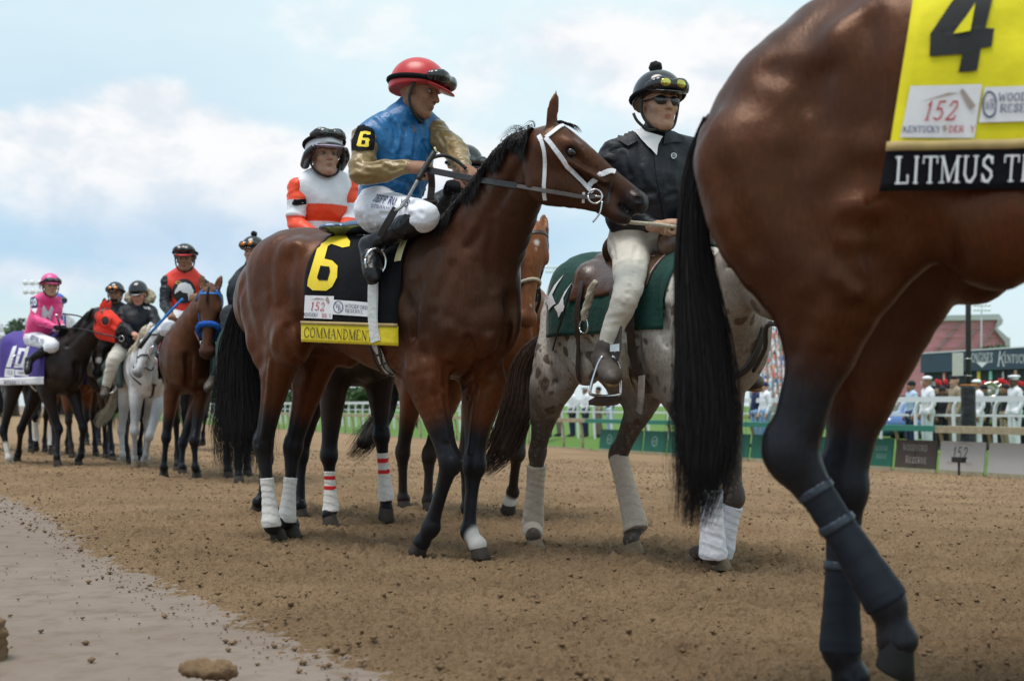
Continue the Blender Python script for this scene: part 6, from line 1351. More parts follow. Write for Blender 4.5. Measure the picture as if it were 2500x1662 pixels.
# --- chestnut with a white blaze between the two big horses
FC = Frame((-.36, 8.75), 58)
def unit_c():
    F = FC; n = F.n
    g1, g2, g3 = G(985, 1246), G(1048, 1250), G(1150, 1290)
    legs = {'rh': [F.L(-.45, .13, 1.33), F.L(-.30, .16, 1.0), P(983, 1105, 9.15), P(984, 1215, 9.2), U(g1, .085)], 'lh': [F.L(-.45, -.13, 1.33), F.L(-.28, -.16, 1.0), P(1050, 1110, 9.05), P(1044, 1222, 9.05), U(g2, .085)],
            'rf': [F.L(.60, .13, 1.2), F.L(.50, .14, .94), P(1135, 1120, 8.3), P(1140, 1240, 8.3), P(1146, 1268, 8.3)], 'lf': [F.L(.60, -.13, 1.2), F.L(.62, -.14, .98), P(1262, 1105, 8.25), P(1252, 1200, 8.42), P(1244, 1224, 8.45)]}
    hd = dict(poll=P(1303, 560, 7.82), dir=V3((-.04, -.35, -.93)), lat=V3((-.93, -.35, 0)), len=.60, up=V3((.3, -.9, .2)), ear={1: (-.03, .02, .07), -1: (-.13, -.03, .075)}, earface=V3((.2, -1, 0)))
    neck = [F.L(.62, 0, 1.27), P(1215, 740, 8.12), P(1260, 650, 7.98), P(1292, 590, 7.88), P(1296, 580, 7.84)]
    H = lambda x, z, y=0: None
    root, body, B = make_horse('chestnut horse with white star and snip, head between the bay neck and the pony', F, legs, neck, [.29, .2, .16, .13, .10], hd, C_CHEST, .011, ptz=(.62, .35), muz=.35,
        toes={'lf': (F.d*.2+V3((0, 0, -1)), V3((0, 0, -1))-F.d*.8)})
    H = hd['H']; V = verts_of(body); w = blobs(V, [(H(.12, .075), .012, .028), (H(.16, .07), .006, .018), (H(.46, .02), .012, .03), (H(.50, .0, -.01), .008, .022), (legs['lf'][4], .05, .08)]); a = body.data.attributes['wht']; a.data.foreach_set('value', w.astype('f'))
    tail_std(F, M_HAIRB, root, 260, seed=12, swish=[F.L(-.82, 0, 1.40), P(955, 960, 9.6), P(925, 1030, 9.5), P(890, 1080, 9.4), P(850, 1120, 9.35)], rad=.0028, w=.07)
    pts = [H(.36, -.16, .06), H(.35, -.10, .09), H(.34, -.02, .07), H(.34, .02, 0), H(.34, -.02, -.07), H(.35, -.10, -.09), H(.36, -.16, -.06)]
    t = thing('halter', hd['poll'], 'cream rope halter on the chestnut horse with the white blaze', 'halter'); tube('noseband', [B.find_nearest(p)[0]+B.find_nearest(p)[1]*.008 for p in pts], .011, M_ROPE, t)
    for sd in (1, -1): strap('cheek_strap', B, [H(-.02, .05, sd*.07), H(.14, -.04, sd*.10), H(.35, -.09, sd*.09)], .02, .004, M_LEATHD, t)
    strap('browband', B, [H(.05, -.01, .1), H(.05, .05, .06), H(.05, .07, 0), H(.05, .05, -.06), H(.05, -.01, -.1)], .022, .004, M_LEATHD, t)
    ribbon('lead_strap', [H(.42, -.13, -.08), P(1310, 690, 7.8), P(1316, 740, 7.85), P(1270, 850, 8.1)], [(0, -1, 0)]*4, .02, .005, M_BLEATH, t)
    c = drape('cloth', F, B, -.45, .40, 1.05, M_GREEN, thing('saddle_blanket', F.L(0, 0, 1.5), 'green blanket on the chestnut horse behind the bay neck', 'saddle blanket'), nx=12, nz=12)
    K = rider_keys(F, 'pony', -.02, .02, hf=(.5, -.8, -.25), over=dict(head=P(1135, 415, 8.5), nb=P(1118, 465, 8.55), wrR=P(1095, 470, 8.2), elR=P(1068, 530, 8.4)))
    rr, q, ax, _, top, bd = person('pony rider in black, mostly hidden behind the bay neck and the blue jockey', K, dict(PONY, glove=M_BLKC, facing=(.5, -.8, 0)), .012, .009)
    helmet(q, ax, rr, M_HGLOSS, 1.05, M_BLKC, M_HGLOSS, M_LENS, h=.009)
unit_c()
# --- bay with the blue fleece noseband, coming straight on
FD = Frame((-3.42, 13.75), 76)
def unit_d():
    F = FD; n = F.n; z = lambda x, y: (x/2.412, 550+y/2.412)
    g1, g2, g3 = G(400, 1167), G(480, 1171), G(446, 1160)
    legs = {'rf': [F.L(.60, .13, 1.2), F.L(.52, .15, .94), P(406, 1068, 13.2), P(400, 1140, 13.22), U(g1, .085)-F.d*.03], 'lf': [F.L(.60, -.13, 1.2), F.L(.52, -.15, .94), P(474, 1075, 12.95), P(477, 1140, 12.95), U(g2, .085)-F.d*.03],
            'rh': hind(F, 1, -.3), 'lh': [F.L(-.45, -.13, 1.33), F.L(-.30, -.16, 1.0), P(448, 1080, 14.0), P(443, 1140, 13.95), U(g3, .085)]}
    hd = dict(poll=P(*z(1240, 372), 12.6), dir=V3((.02, -.40, -.90)), lat=V3((-1, -.04, 0)), len=.70, up=V3((.2, -.95, .3)), ear={1: (-.12, .02, .085), -1: (-.12, .02, .085)}, earface=V3((.1, -1, 0)))
    neck = [F.L(.62, 0, 1.25), P(*z(1120, 640), 12.95), P(*z(1190, 500), 12.82), P(*z(1232, 415), 12.72), P(*z(1238, 405), 12.66)]
    root, body, B = make_horse('bay racehorse with blue fleece noseband walking straight towards the camera', F, legs, neck, [.30, .22, .17, .13, .10], hd, C_BAYD, .013, muz=.6, ptz=(.62, .40))
    mane(B, [hd['H'](-.02, .06), hd['H'](.05, .075)], (0, -1, 0), 120, .16, M_HAIRB, root, 3, .004, 0, name='forelock', spread=.03); tail_std(F, M_HAIRB, root, 200, seed=13)
    bridle_on(B, hd, M_BLUES, 'blue bridle with thick blue fleece noseband on the oncoming bay', nose=M_BLUEF, nosew=.06, reins=([P(*z(1110, 575), 12.9), P(*z(1010, 545), 13.15)], [F.L(.8, -.3, 1.5), F.L(.5, -.15, 1.75)], M_LEATH))
    t = thing('saddle_cloth', F.L(0, 0, 1.6), 'pink and black saddle cloth on the oncoming bay', 'saddle cloth')
    drape('cloth', F, B, -.45, .40, 1.02, M_BLKC, t, nx=12, nz=12); drape('pink_panel', F, B, -.45, .41, 1.10, M_PINKP, t, off=.014, nx=12, nz=12)
    jock_saddle(F, B, 'light racing saddle on the oncoming bay')
    K = rider_keys(F, 'jockey', .05, 0, hf=(.10, -.99, -.05), over=dict(elR=P(402, 742, 13.35), wrR=P(416, 768, 13.1), shR=P(408, 684, 13.45), shL=P(488, 684, 13.5), nb=P(452, 658, 13.5), head=P(452, 634, 13.45), chest=P(450, 715, 13.5), pel=P(450, 775, 13.5), knR=P(412, 800, 13.05), anR=P(386, 838, 13.5), toeR=P(388, 862, 13.3)))
    rr, q, ax, _, top, bd = person('jockey in red orange silks with a round black emblem and black sleeves', K, dict(BREECH, top=M_REDS, sleeve=M_BLK, facing=(.1, -1, 0)), .009, .007)
    helmet(q, ax, rr, M_HGLOSS, 1.08, M_BLKC, M_HGLOSS, M_LENS, strap_m=M_BLEATH, brimm=M_REDHELM, h=.008, gog=(.105, .085))
    JB = bvh(top)
    decal('emblem', JB, [[z(1083+68*math.cos(a), 388+72*math.sin(a)) for a in np.linspace(0, 6.28, 24)[:-1]]], M_BLKINK, rr, off=.006, maxe=9)
    decal('emblem_horse', JB, [[z(*p) for p in [(1032, 385), (1055, 345), (1090, 338), (1120, 350), (1138, 385), (1130, 420), (1110, 445), (1105, 400), (1075, 395), (1062, 382), (1030, 405)]]], M_WINK, rr, off=.010, maxe=9)
    ra = [z(1052+18*math.cos(a), 340+9*math.sin(a)) for a in np.linspace(0, 6.283, 14)]; rb = [z(1052+13*math.cos(a), 340+5*math.sin(a)) for a in np.linspace(0, 6.283, 14)]
    decal('emblem_ring', JB, [[ra[i], ra[i+1], rb[i+1], rb[i]] for i in range(13)], M_BRASS, rr, off=.010)
    w = thing('riding_whip', P(415, 768, 13.0), 'blue riding whip with black tip in front of the red orange silks', 'whip'); tube('shaft', [P(*z(1078, 432), 12.98), P(*z(1020, 490), 12.96), P(*z(880, 640), 12.95)], .014, M_BLUES, w); tube('flap', [P(*z(880, 640), 12.95), P(*z(820, 722), 12.95)], .022, M_BLEATH, w)
M_PINKP = cloth_mat('pink cloth', (.75, .18, .22), .7, .2, 20)
unit_d()
# --- pony rider E beside him
FE = Frame((-2.62, 12.75), 72)
def unit_e():
    F = FE; g = G(597, 1173)
    lg = std_legs(F, (.2, -.5, -.3, .5), (0, 0, 0, 0)); nk, nr, hd = neck_head(F, 1.15, -.05, 1.72, pitch=-55)
    root, body, B = make_horse('dark brown pony partly hidden by the tail of the bay', F, lg, nk, nr, hd, C_DARK, .016, eye=False); tail_std(F, M_HAIRB, root, 160, seed=14)
    for k in ('lf',): wrap(lg[k][2], lg[k][3], .3, 1, .045, .055, M_BAND, root, F.n)
    drape('cloth', F, B, -.45, .40, 1.0, M_GREEN, thing('saddle_blanket', F.L(0, 0, 1.5), 'green blanket on the dark pony behind the tail of the bay', 'saddle blanket'), nx=12, nz=12)
    K = rider_keys(F, 'pony', .05, -.02, hf=(-.25, -.96, -.05), over=dict(anR=P(522, 925, 12.5), knR=P(566, 850, 12.4), toeR=P(508, 942, 12.3), head=P(618, 616, 12.6), nb=P(612, 655, 12.65), shR=P(575, 690, 12.7), shL=P(655, 688, 12.7), elR=P(578, 765, 12.5), wrR=P(575, 805, 12.3)))
    rr, q, ax, _, top, bd = person('pony rider in black jacket with orange goggles beside the rump of the bay', K, dict(PONY, pants=M_DARKP), .012, .009)
    helmet(q, ax, rr, M_HGLOSS, 1.03, M_BLKC, M_HGLOSS, M_ORANGEL, pom=M_BLKP, h=.009)
M_DARKP = cloth_mat('dark jeans', (.02, .025, .03), .8)
unit_e()
# --- grey horse and the rider with the fur hood
FG = Frame((-4.45, 15.7), 66, .97)
def unit_f():
    F = FG; z = lambda x, y: (x/2.412, 550+y/2.412); n = F.n
    g1, g2 = G(330, 1145), G(299, 1138)
    legs = {'rf': [F.L(.60, .13, 1.2), F.L(.52, .15, .94), P(*z(792, 1215), 15.1), P(*z(792, 1370), 15.2), U(g1, .085)-F.d*.03], 'lf': [F.L(.60, -.13, 1.2), F.L(.58, -.15, .94), P(*z(880, 1240), 15.0), P(*z(862, 1345), 15.15), P(*z(848, 1380), 15.2)],
            'rh': [F.L(-.45, .13, 1.33), F.L(-.30, .16, 1.0), P(*z(715, 1210), 15.95), P(*z(722, 1350), 15.9), U(g2, .085)-F.d*.03], 'lh': hind(F, -1, .3)}
    hd = dict(poll=P(*z(900, 622), 14.75), dir=V3((-.18, -.42, -.88)), lat=V3((-.85, -.5, 0)), len=.56, up=V3((.3, -.9, .3)), ear={1: (-.13, .02, .06), -1: (-.12, .0, .06)}, earface=V3((.1, -1, 0)))
    neck = [F.L(.62, 0, 1.22), P(*z(845, 800), 15.0), P(*z(872, 710), 14.9), P(*z(893, 650), 14.8), P(*z(896, 640), 14.76)]
    root, body, B = make_horse('pale grey pony with dappled knees walking beside the red hooded horse', F, legs, neck, [.28, .21, .16, .13, .10], hd, C_GREYH, .013, muz=.8, pts_amt=.55, hoof_m=M_HOOFD, ptz=(.4, .1), toes={'lf': (F.d*.2+V3((0, 0, -1)), V3((0, 0, -1))-F.d*.8)})
    tail_std(F, M_HAIRG, root, 420, seed=15, cw=.2, swish=[F.L(-.82, 0, 1.36), P(*z(690, 960), 16.2), P(*z(655, 1070), 16.2), P(*z(610, 1130), 16.15), P(*z(570, 1190), 16.1)], rad=.0030, w=.042)
    mane(B, [P(*z(905, 600), 14.75), P(*z(860, 640), 14.9), P(*z(820, 720), 15.05)], (-.6, -.8, 0), 300, .2, M_HAIRG, root, 4, .004, .02)
    bridle_on(B, hd, M_BLEATH, 'black leather bridle on the pale grey pony', nosew=.02, reins=([P(*z(800, 850), 14.8), P(*z(790, 740), 15.1)], [P(*z(900, 850), 14.8), P(*z(905, 730), 15.1)]))
    t = thing('breast_collar', F.L(.7, 0, 1.1), 'black leather breast collar on the grey pony', 'breast collar'); strap('strap', B, [F.L(.5, .25, 1.35), F.L(.78, .14, 1.12), F.L(.86, 0, 1.02), F.L(.78, -.14, 1.12), F.L(.5, -.25, 1.35)], .03, .005, M_BLEATH, t); strap('chest_strap', B, [F.L(.86, 0, 1.02), F.L(.80, 0, .92), F.L(.6, 0, .88)], .03, .005, M_BLEATH, t)
    drape('cloth', F, B, -.40, .38, .98, M_GREEN, thing('saddle_blanket', F.L(0, 0, 1.5), 'green blanket on the pale grey pony', 'saddle blanket'), nx=12, nz=12)
    s = thing('western_saddle', F.L(.1, 0, 1.55), 'brown western saddle on the grey pony', 'saddle'); q = Solid(.014); q.ell(F.L(.08, 0, 1.6), (.25, .2, .05), (F.d, n, (0, 0, 1)), k=0); q.ell(F.L(.34, 0, 1.68), (.06, .13, .09), (F.d, n, (0, 0, 1)), k=.03); q.build('seat', M_SADL, s)
    for sd in (1, -1): ring('stirrup', F.L(.27, sd*.43, .99), .075, .01, F.d, M_STEEL, s)
    K = rider_keys(F, 'pony', 0, -.03, hf=(-.02, -.92, -.38), over=dict(head=P(*z(815, 405), 15.35), nb=P(*z(812, 462), 15.4), shR=P(*z(735, 505), 15.4), shL=P(*z(890, 505), 15.4), elR=P(*z(715, 590), 15.3), elL=P(*z(915, 580), 15.3), wrR=P(*z(790, 640), 15.0), wrL=P(*z(850, 640), 15.0), pel=P(*z(790, 690), 15.45), chest=P(*z(805, 580), 15.4),
          hipR=P(*z(745, 700), 15.4), knR=P(*z(670, 790), 15.1), anR=P(*z(622, 965), 15.2), toeR=P(*z(612, 990), 15.0)))
    rr, q, ax, _, top, bd = person('older pony rider in black parka with fur trimmed hood looking down on the grey pony', K, dict(PONY, fat=1.2), .010, .0075)
    helmet(q, ax, rr, M_HGLOSS, 1.02, h=.008)
    s = Solid(.012); f, r, u = ax; s.chain([q(.02, -.10, -.07), q(-.06, -.135, -.06), q(-.13, -.06, -.03), q(-.13, .06, -.03), q(-.06, .135, -.06), q(.02, .10, -.07)], [.04, .055, .06, .06, .055, .04], 1, r, k=.01); s.build('fur_hood', M_FUR, rr, lambda V: .022*nz3(V, 25)+.012*nz3(V, 60))
    ex = [P(*z(860+8*math.cos(a), 487+6*math.sin(a)), 15) for a in (0,)]; text_on('chest_lettering', bvh(top), 'WR', [z(848, 492), z(885, 498), z(885, 485), z(848, 480)], M_WINK, rr, off=.008, wt=.25)
unit_f()
# --- second pony rider behind the red hooded horse
FH = Frame((-5.0, 16.9), 64)
def unit_g():
    F = FH; z = lambda x, y: (x/2.412, 550+y/2.412)
    lift = (0, 0, 0, .4); lg = std_legs(F, (.3, -.4, .5, -.2), lift); nk, nr, hd = neck_head(F, 1.25, -.05, 1.68, pitch=-50)
    hd['poll'] = P(*z(590, 640), 15.95); hd['dir'] = V3((.12, -.5, -.8)); nk[1:] = [lerp(nk[0], hd['poll'], t) for t in (.4, .75, .95, 1.0)]
    root, body, B = make_horse('dark brown pony behind the red hooded horse', F, lg, nk, nr, hd, C_DARK, .015, toes=std_toes(F, lift), whites=[(hd['poll']+hd['dir']*.4, .03, .06)]); tail_std(F, M_HAIRB, root, 160, seed=16)
    bridle_on(B, hd, M_BLEATH, 'black bridle on the dark pony behind the red hooded horse')
    drape('cloth', F, B, -.40, .38, 1.0, M_GREEN, thing('saddle_blanket', F.L(0, 0, 1.5), 'green blanket on the dark pony behind the red hood', 'saddle blanket'), nx=12, nz=12)
    K = rider_keys(F, 'pony', 0, 0, hf=(.05, -.99, -.05), over=dict(head=P(*z(680, 405), 16.6), nb=P(*z(678, 462), 16.65), shR=P(*z(618, 495), 16.65), shL=P(*z(735, 495), 16.65), chest=P(*z(676, 570), 16.65), pel=P(*z(670, 680), 16.7), knR=P(*z(560, 790), 16.3), anR=P(*z(525, 900), 16.4), hipR=P(*z(625, 700), 16.6)))
    rr, q, ax, _, top, bd = person('bearded pony rider in black helmet with orange goggles pushed up, behind the red hood', K, dict(PONY, skin=SK_TAN, pants=M_BROWNT), .011, .0085); helmet(q, ax, rr, M_HGLOSS, 1.02, M_BLKC, M_HGLOSS, M_ORANGEL, h=.009, strap_m=M_BLEATH)
    b = Solid(.007); b.ell(q(.062, 0, -.082), (.045, .05, .035), ax, k=0); b.build('beard', M_BLKP, rr)
unit_g()
# --- number ten, near black with the red hood
FT = Frame((-5.88, 16.15), 44)
def unit_t():
    F = FT; n = F.n; z = lambda x, y: (x/2.412, 550+y/2.412)
    g1, g2, g3 = G(25, 1134), G(141, 1141), G(191, 1139)
    legs = {'rh': [F.L(-.45, .13, 1.33), F.L(-.30, .16, 1.0), P(*z(20, 1210), 16.35), P(*z(50, 1370), 16.3), U(g1, .085)-F.d*.02], 'lh': [F.L(-.45, -.13, 1.33), F.L(-.27, -.16, 1.0), P(*z(125, 1200), 16.7), P(*z(110, 1330), 16.9), P(*z(105, 1350), 16.9)],
            'rf': [F.L(.60, .13, 1.2), F.L(.52, .15, .94), P(*z(345, 1200), 15.7), P(*z(335, 1365), 15.6), U(g2, .085)-F.d*.02], 'lf': [F.L(.60, -.13, 1.2), F.L(.58, -.15, .94), P(*z(490, 1190), 15.75), P(*z(478, 1350), 15.8), P(*z(462, 1382), 15.8)]}
    hdir = V3((.80, -.22, -.56)); hl = V3((-.26, -.96, 0)); hl = (hl-hdir.normalized()*hl.dot(hdir.normalized())).normalized()
    hd = dict(poll=P(*z(598, 500), 15.25), dir=hdir, lat=hl, len=.58, ear={1: (-.02, .175, .05), -1: (-.03, .16, .06)}, earface=V3((.4, -.9, 0)))
    neck = [F.L(.60, 0, 1.28), P(*z(470, 700), 15.6), P(*z(535, 610), 15.42), P(*z(585, 550), 15.3), P(*z(610, 540), 15.26)]
    root, body, B = make_horse('near black racehorse in a red hood with one white hind leg', F, legs, neck, [.29, .22, .18, .145, .11], hd, C_DARK, .012, whites=[(legs['rh'][4], .1, .14), (legs['rh'][3], .08, .11), (lerp(legs['rh'][2], legs['rh'][3], .6), .05, .09), (hd['poll']+hd['dir'].normalized()*.53, .01, .03)],
         toes={'lh': (F.d*.2+V3((0, 0, -1)), V3((0, 0, -1))-F.d*.9), 'lf': (F.d*.8+V3((0, 0, -.6)), V3((0, 0, -1))-F.d*.3)}, hoof_m={'rh': M_HOOFP})
    tail_std(F, M_HAIRB, root, 200, seed=17); mane(B, [F.L(.45, 0, 1.66), P(*z(400, 610), 15.7), P(*z(480, 530), 15.5), P(*z(560, 492), 15.32)], (-.4, -.9, 0), 420, .16, M_HAIRB, root, 6, .004, .04)
    # hood: a cloth shell grown from the same head shape, cut at poll and cheek
    hs = Solid(.010); d2 = dict(hd); add_horse_head(hs, dict(hd, len=hd['len']*1.0, ear=hd['ear']), 1.0)
    hs.ops = [(o[0], o[1], o[2]+(.008 if not o[6] else -.004), *o[3:]) for o in hs.ops if not (o[6] and o[0] == 'e')]
    H = hd['H']; a, b = hd['dir'].normalized(), hd['b']; hs.half(H(.325, -.02), (a+b*.28)); hs.half(H(-.03, 0), -a+b*.2)
    t = thing('hood', hd['poll'], 'red cloth racing hood with ears and round eye cup on the near black horse', 'hood'); hs.build('cloth', M_REDHOOD, t)
    for sd in (1, -1):
        e = Solid(.006); e.ell(H(.185, -.045, sd*.112), (.055, .016, .052), (a, hd['lat'], b), k=0); e.build('eye_cup', M_MESH, t); ring('eye_rim', H(.185, -.045, sd*.116), .056, .007, hd['lat'], M_REDHOOD, t)
    bridle_on(B, hd, M_BLEATH, 'black bridle over the red hood', reins=([P(*z(600, 640), 15.1), P(*z(480, 610), 15.35), P(*z(370, 605), 15.5)], [F.L(.8, -.2, 1.8), F.L(.45, -.1, 1.86)]))
    x0 = local(F, F.J(*z(40, 940), .30)); x1 = local(F, F.J(*z(245, 950), .30)); t = thing('saddle_cloth', F.L(0, 0, 1.6), 'purple saddle cloth with white 10 and white name band', 'saddle cloth'); zb = x0[2]
    c = drape('cloth', F, B, x0[0]-.22, x1[0], zb, M_PURPLE, t, nx=20, nz=24, fold=.006); bd_ = drape('name_band', F, B, x0[0]-.224, x1[0]+.004, zb-.002, M_WPATCH, t, off=.015, ztop=zb+.09, nz=4, fold=.006, side=(1,)); CB, BB = bvh(c), bvh(bd_)
    decal('numeral', CB, [[z(*p) for p in [(78, 714), (101, 709), (66, 836), (36, 834)]], [z(*p) for p in ((114, 722), (172, 727), (144, 838), (84, 838))]], M_WINK, t, off=.006); decal('numeral_counter', CB, [[z(*p) for p in ((131, 742), (150, 744), (125, 816), (107, 815))]], M_PURPLE, t, off=.010)
    decal('event_patch', CB, [[z(33, 842), z(88, 846), z(86, 896), z(28, 892)]], M_WPATCH, t, off=.006); decal('sponsor_patch', CB, [[z(92, 848), z(172, 856), z(170, 890), z(90, 884)]], M_WPATCH, t, off=.0065)
    text_on('patch_number', CB, '152', [z(42, 875), z(76, 877), z(77, 857), z(43, 855)], M_NAVYINK, t, off=.009); text_on('patch_lettering', CB, 'WOODFORD', [z(112, 872), z(170, 877), z(170, 866), z(112, 861)], M_NAVYINK, t, off=.009, wt=.2)
    text_on('name_lettering', BB, 'WONDER DEAN', [z(24, 934), z(180, 944), z(182, 922), z(26, 910)], M_BLKINK, t, off=.006, wt=.15)
    jock_saddle(F, B, 'light racing saddle with white girth on the near black horse')
    K = rider_keys(F, 'jockey', 0, 0, hf=(.55, -.83, -.06), over=dict(pel=P(*z(215, 660), 15.95), chest=P(*z(245, 560), 15.9), nb=P(*z(285, 415), 15.85), head=P(*z(297, 360), 15.8), shR=P(*z(212, 440), 15.8), shL=P(*z(335, 440), 15.95), elR=P(*z(215, 555), 15.7), elL=P(*z(335, 560), 15.85), wrR=P(*z(330, 600), 15.55), wrL=P(*z(370, 600), 15.6),
          hipR=P(*z(200, 670), 15.9), knR=P(*z(308, 708), 15.45), anR=P(*z(172, 795), 15.45), toeR=P(*z(165, 850), 15.35)))
    rr, q, ax, _, top, bd = person('jockey in hot pink silks with pale diamonds and pink helmet', K, dict(BREECH, skin=SK_PALE, top=M_PINK, sleeve=M_PINK, cuff=M_WSILK, glove=M_BLKC, facing=(.5, -.8, 0), fat=1.02), .009, .007)
    helmet(q, ax, rr, M_PINKH, 1.05, M_BLKC, M_HGLOSS, M_LENS, strap_m=M_BLEATH, h=.008)
    JB = bvh(top); dm = lambda x, y, w, h: [z(x, y-h), z(x+w, y), z(x, y+h), z(x-w, y)]
    for k_ in ((258, 518, 28, 50), (303, 525, 28, 56), (340, 530, 18, 45)): decal('diamond', JB, [dm(*k_)], M_DIAM, rr, off=.006, maxe=6)
    AB = bvh([o for o in rr.children if o.name.startswith('sleeve')][0])
    decal('arm_badge', AB, [[z(182, 428), z(205, 420), z(222, 440), z(222, 485), z(178, 490)]], M_NAVYINK, rr, off=.006, maxe=6); text_on('arm_numeral', AB, '10', [z(188, 472), z(214, 470), z(212, 436), z(188, 440)], M_WINK, rr, off=.010, wt=.28); decal('diamond', AB, [[z(183, 492), z(220, 486), z(210, 522)]], M_WINK, rr, off=.006, maxe=6)
    TB = bvh([o for o in rr.children if o.name.startswith('trousers')][0]); text_on('leg_lettering', TB, "JEFF RUBY'S", [z(178, 668), z(255, 695), z(260, 675), z(186, 648)], M_NAVYINK, rr, off=.008, wt=.22, sans=True)
    w = thing('riding_whip', P(*z(345, 560), 15.5), 'short black riding whip held by the pink jockey', 'whip'); tube('shaft', [P(*z(333, 530), 15.5), P(*z(355, 595), 15.48)], .012, M_BLEATH, w); tube('handle', [P(*z(331, 526), 15.5), P(*z(334, 535), 15.5)], .018, M_STEEL, w)
    # the jockey in blue and white beyond
    K = rider_keys(Frame((-6.1, 18.6), 60), 'jockey', 0, 0, hf=(.6, -.8, 0)); dx = P(*z(338, 468), 18.2)-K['head']
    for k_ in K:
        if k_ not in ('hf', 'hu'): K[k_] = K[k_]+dx
    rr, q, ax, _, top, bd = person('jockey in blue and white stripes mostly hidden behind the pink jockey', K, dict(BREECH, top=M_WSILK, skin=SK_PALE), .013, .01); helmet(q, ax, rr, M_BLUEST, 1.05, M_BLKC, M_HGLOSS, M_LENS, h=.010)
    JB = bvh(top)
    for x in (312, 335, 360, 378): decal('stripe', JB, [[z(x, 530), z(x+9, 530), z(x+9, 660), z(x, 660)]], M_BLUEST, rr, off=.006, maxe=9)
M_HOOFP = mat('pale hoof', (.45, .40, .33), .7); M_MESH = mat('black mesh cup', (.02, .016, .014), .7, bump=.6, bscale=200)
unit_t()
# --- farther horses of the field, seen mostly as legs between the others
def far_horse(F, a, lift, coat, label, rider=None, bands=(), hz=1.75, hx=1.25, seed=0):
    lg = std_legs(F, a, lift); nk, nr, hd = neck_head(F, hx, 0, hz, pitch=-52)
    root, body, B = make_horse(label, F, lg, nk, nr, hd, coat, .018, eye=False, toes=std_toes(F, lift), disp=False)
    for k in bands: wrap(lg[k][2], lg[k][3], .25, 1, .046, .056, M_BAND, root, F.n, full=lerp(lg[k][3], lg[k][4], .4))
    tail_std(F, M_HAIRB, root, 90, seed=seed, rad=.005)
    if rider:
        lab, sp, hm = rider; K = rider_keys(F, 'jockey' if sp['pants'] is M_WHITE else 'pony', 0, 0)
        rr, q, ax, _, top, bd = person(lab, K, sp, .016, .012); helmet(q, ax, rr, hm, 1.05, M_BLKC, M_HGLOSS, M_LENS, h=.012)
far_horse(Frame((-7.2, 19.9), 66), (.3, -.4, .2, .5), (0, 0, .5, 0), C_DARK, 'dark horse with white front bandages seen under the near black horse', None, ('rf', 'lf'), seed=31)
far_horse(Frame((-6.35, 18.7), 60), (.2, -.4, .4, -.2), (0, 0, 0, .5), C_CHEST, 'chestnut horse behind the near black horse in the red hood', None, (), seed=32)
far_horse(Frame((-8.6, 21.2), 66), (-.3, .4, -.2, .5), (0, 0, 0, 0), C_BROWN, 'brown horse at the far left edge of the field', ('jockey in white cap far behind at the left edge', dict(BREECH, top=M_WSILK), M_WHELM), (), seed=33)
far_horse(Frame((-7.9, 24.5), 70), (.3, -.3, -.3, .4), (0, 0, 0, 0), C_BAYD, 'bay horse far back between the legs of the leaders', None, (), seed=34)
far_horse(Frame((-5.6, 23.0), 70), (-.3, .4, .5, -.2), (0, 0, 0, .4), C_DARK, 'small dark horse far behind the grey pony', None, (), seed=35)
far_horse(Frame((-5.7, 18.4), 64), (.3, -.5, -.4, .3), (0, .3, 0, 0), C_BROWN, 'brown pony between the grey pony and the red hooded horse', None, (), seed=36)
# ---------------------------------------------------------------- far side: rail, panels, fence, people, tote board, stands, trees
def box(vs, fs, a, b, c=None, ax=None):
    """box between corners a and b, optionally along axes ax about c"""
    k = len(vs)
    for x in (a[0], b[0]):
        for y in (a[1], b[1]):
            for z in (a[2], b[2]):
                vs.append(V3((x, y, z)) if ax is None else c+ax[0]*x+ax[1]*y+ax[2]*z)
    fs += [(k, k+1, k+3, k+2), (k+4, k+6, k+7, k+5), (k, k+4, k+5, k+1), (k+2, k+3, k+7, k+6), (k, k+2, k+6, k+4), (k+1, k+5, k+7, k+3)]
def boxob(name, a, b, mt, parent=None, c=None, ax=None):
    vs, fs = [], []; box(vs, fs, a, b, c, ax); return meshob(name, vs, fs, mt, parent, smooth=False)
RT = V3((-.414, .910, 0)).normalized(); RN = V3((-.910, -.414, 0)).normalized()     # along the rail away from us; towards the track
RAIL0 = V3((9.23, 23.5, -.60)); UP = V3((0, 0, 1))
def rp(s, n=0.0, z=0.0): return RAIL0+RT*s+RN*n+UP*z
M_WOODR = mat('weathered rail wood', (.33, .28, .18), .8, noise_amt=.2, nscale=8); M_GREENB = mat('green board', (.018, .17, .12), .6, noise_amt=.08); M_GREENP = mat('green panel', (.008, .12, .078), .65, noise_amt=.1, nscale=3); M_BROWNP = mat('brown panel', (.065, .045, .035), .7, noise_amt=.15, nscale=4)
M_GREYP = mat('grey white panel', (.46, .43, .41), .7, noise_amt=.05); M_WTUBE = mat('white tube', (.72, .73, .76), .4, noise_amt=.05); M_UNDER = mat('dark underside', (.02, .02, .018), .9)
rail = thing('track_rail', RAIL0, 'low wooden rail with green top board along the far side of the dirt track', 'rail')
P0, STEP = .77, 1.26
def beam(name, s0, s1, n0, n1, z0, z1, m, par): return boxob(name, (s0, n0, z0), (s1, n1, z1), m, par, RAIL0, (RT, RN, UP))
beam('top_board', 1.9, 16.4, -.10, .30, .90, .95, M_GREENB, rail); beam('board_edge', 1.9, 16.4, .303, .33, .84, .952, M_GREENB, rail)
beam('top_rail', -8, 1.895, -.10, .30, .90, .95, M_WOODR, rail); beam('rail_edge', -8, 1.895, .303, .33, .82, .953, M_WOODR, rail)
beam('top_rail', 16.405, 190, .0, .16, .84, .96, M_WOODR, rail); beam('kick_board', 16.5, 190, .02, .08, 0, .07, M_WOODR, rail)
post0 = None
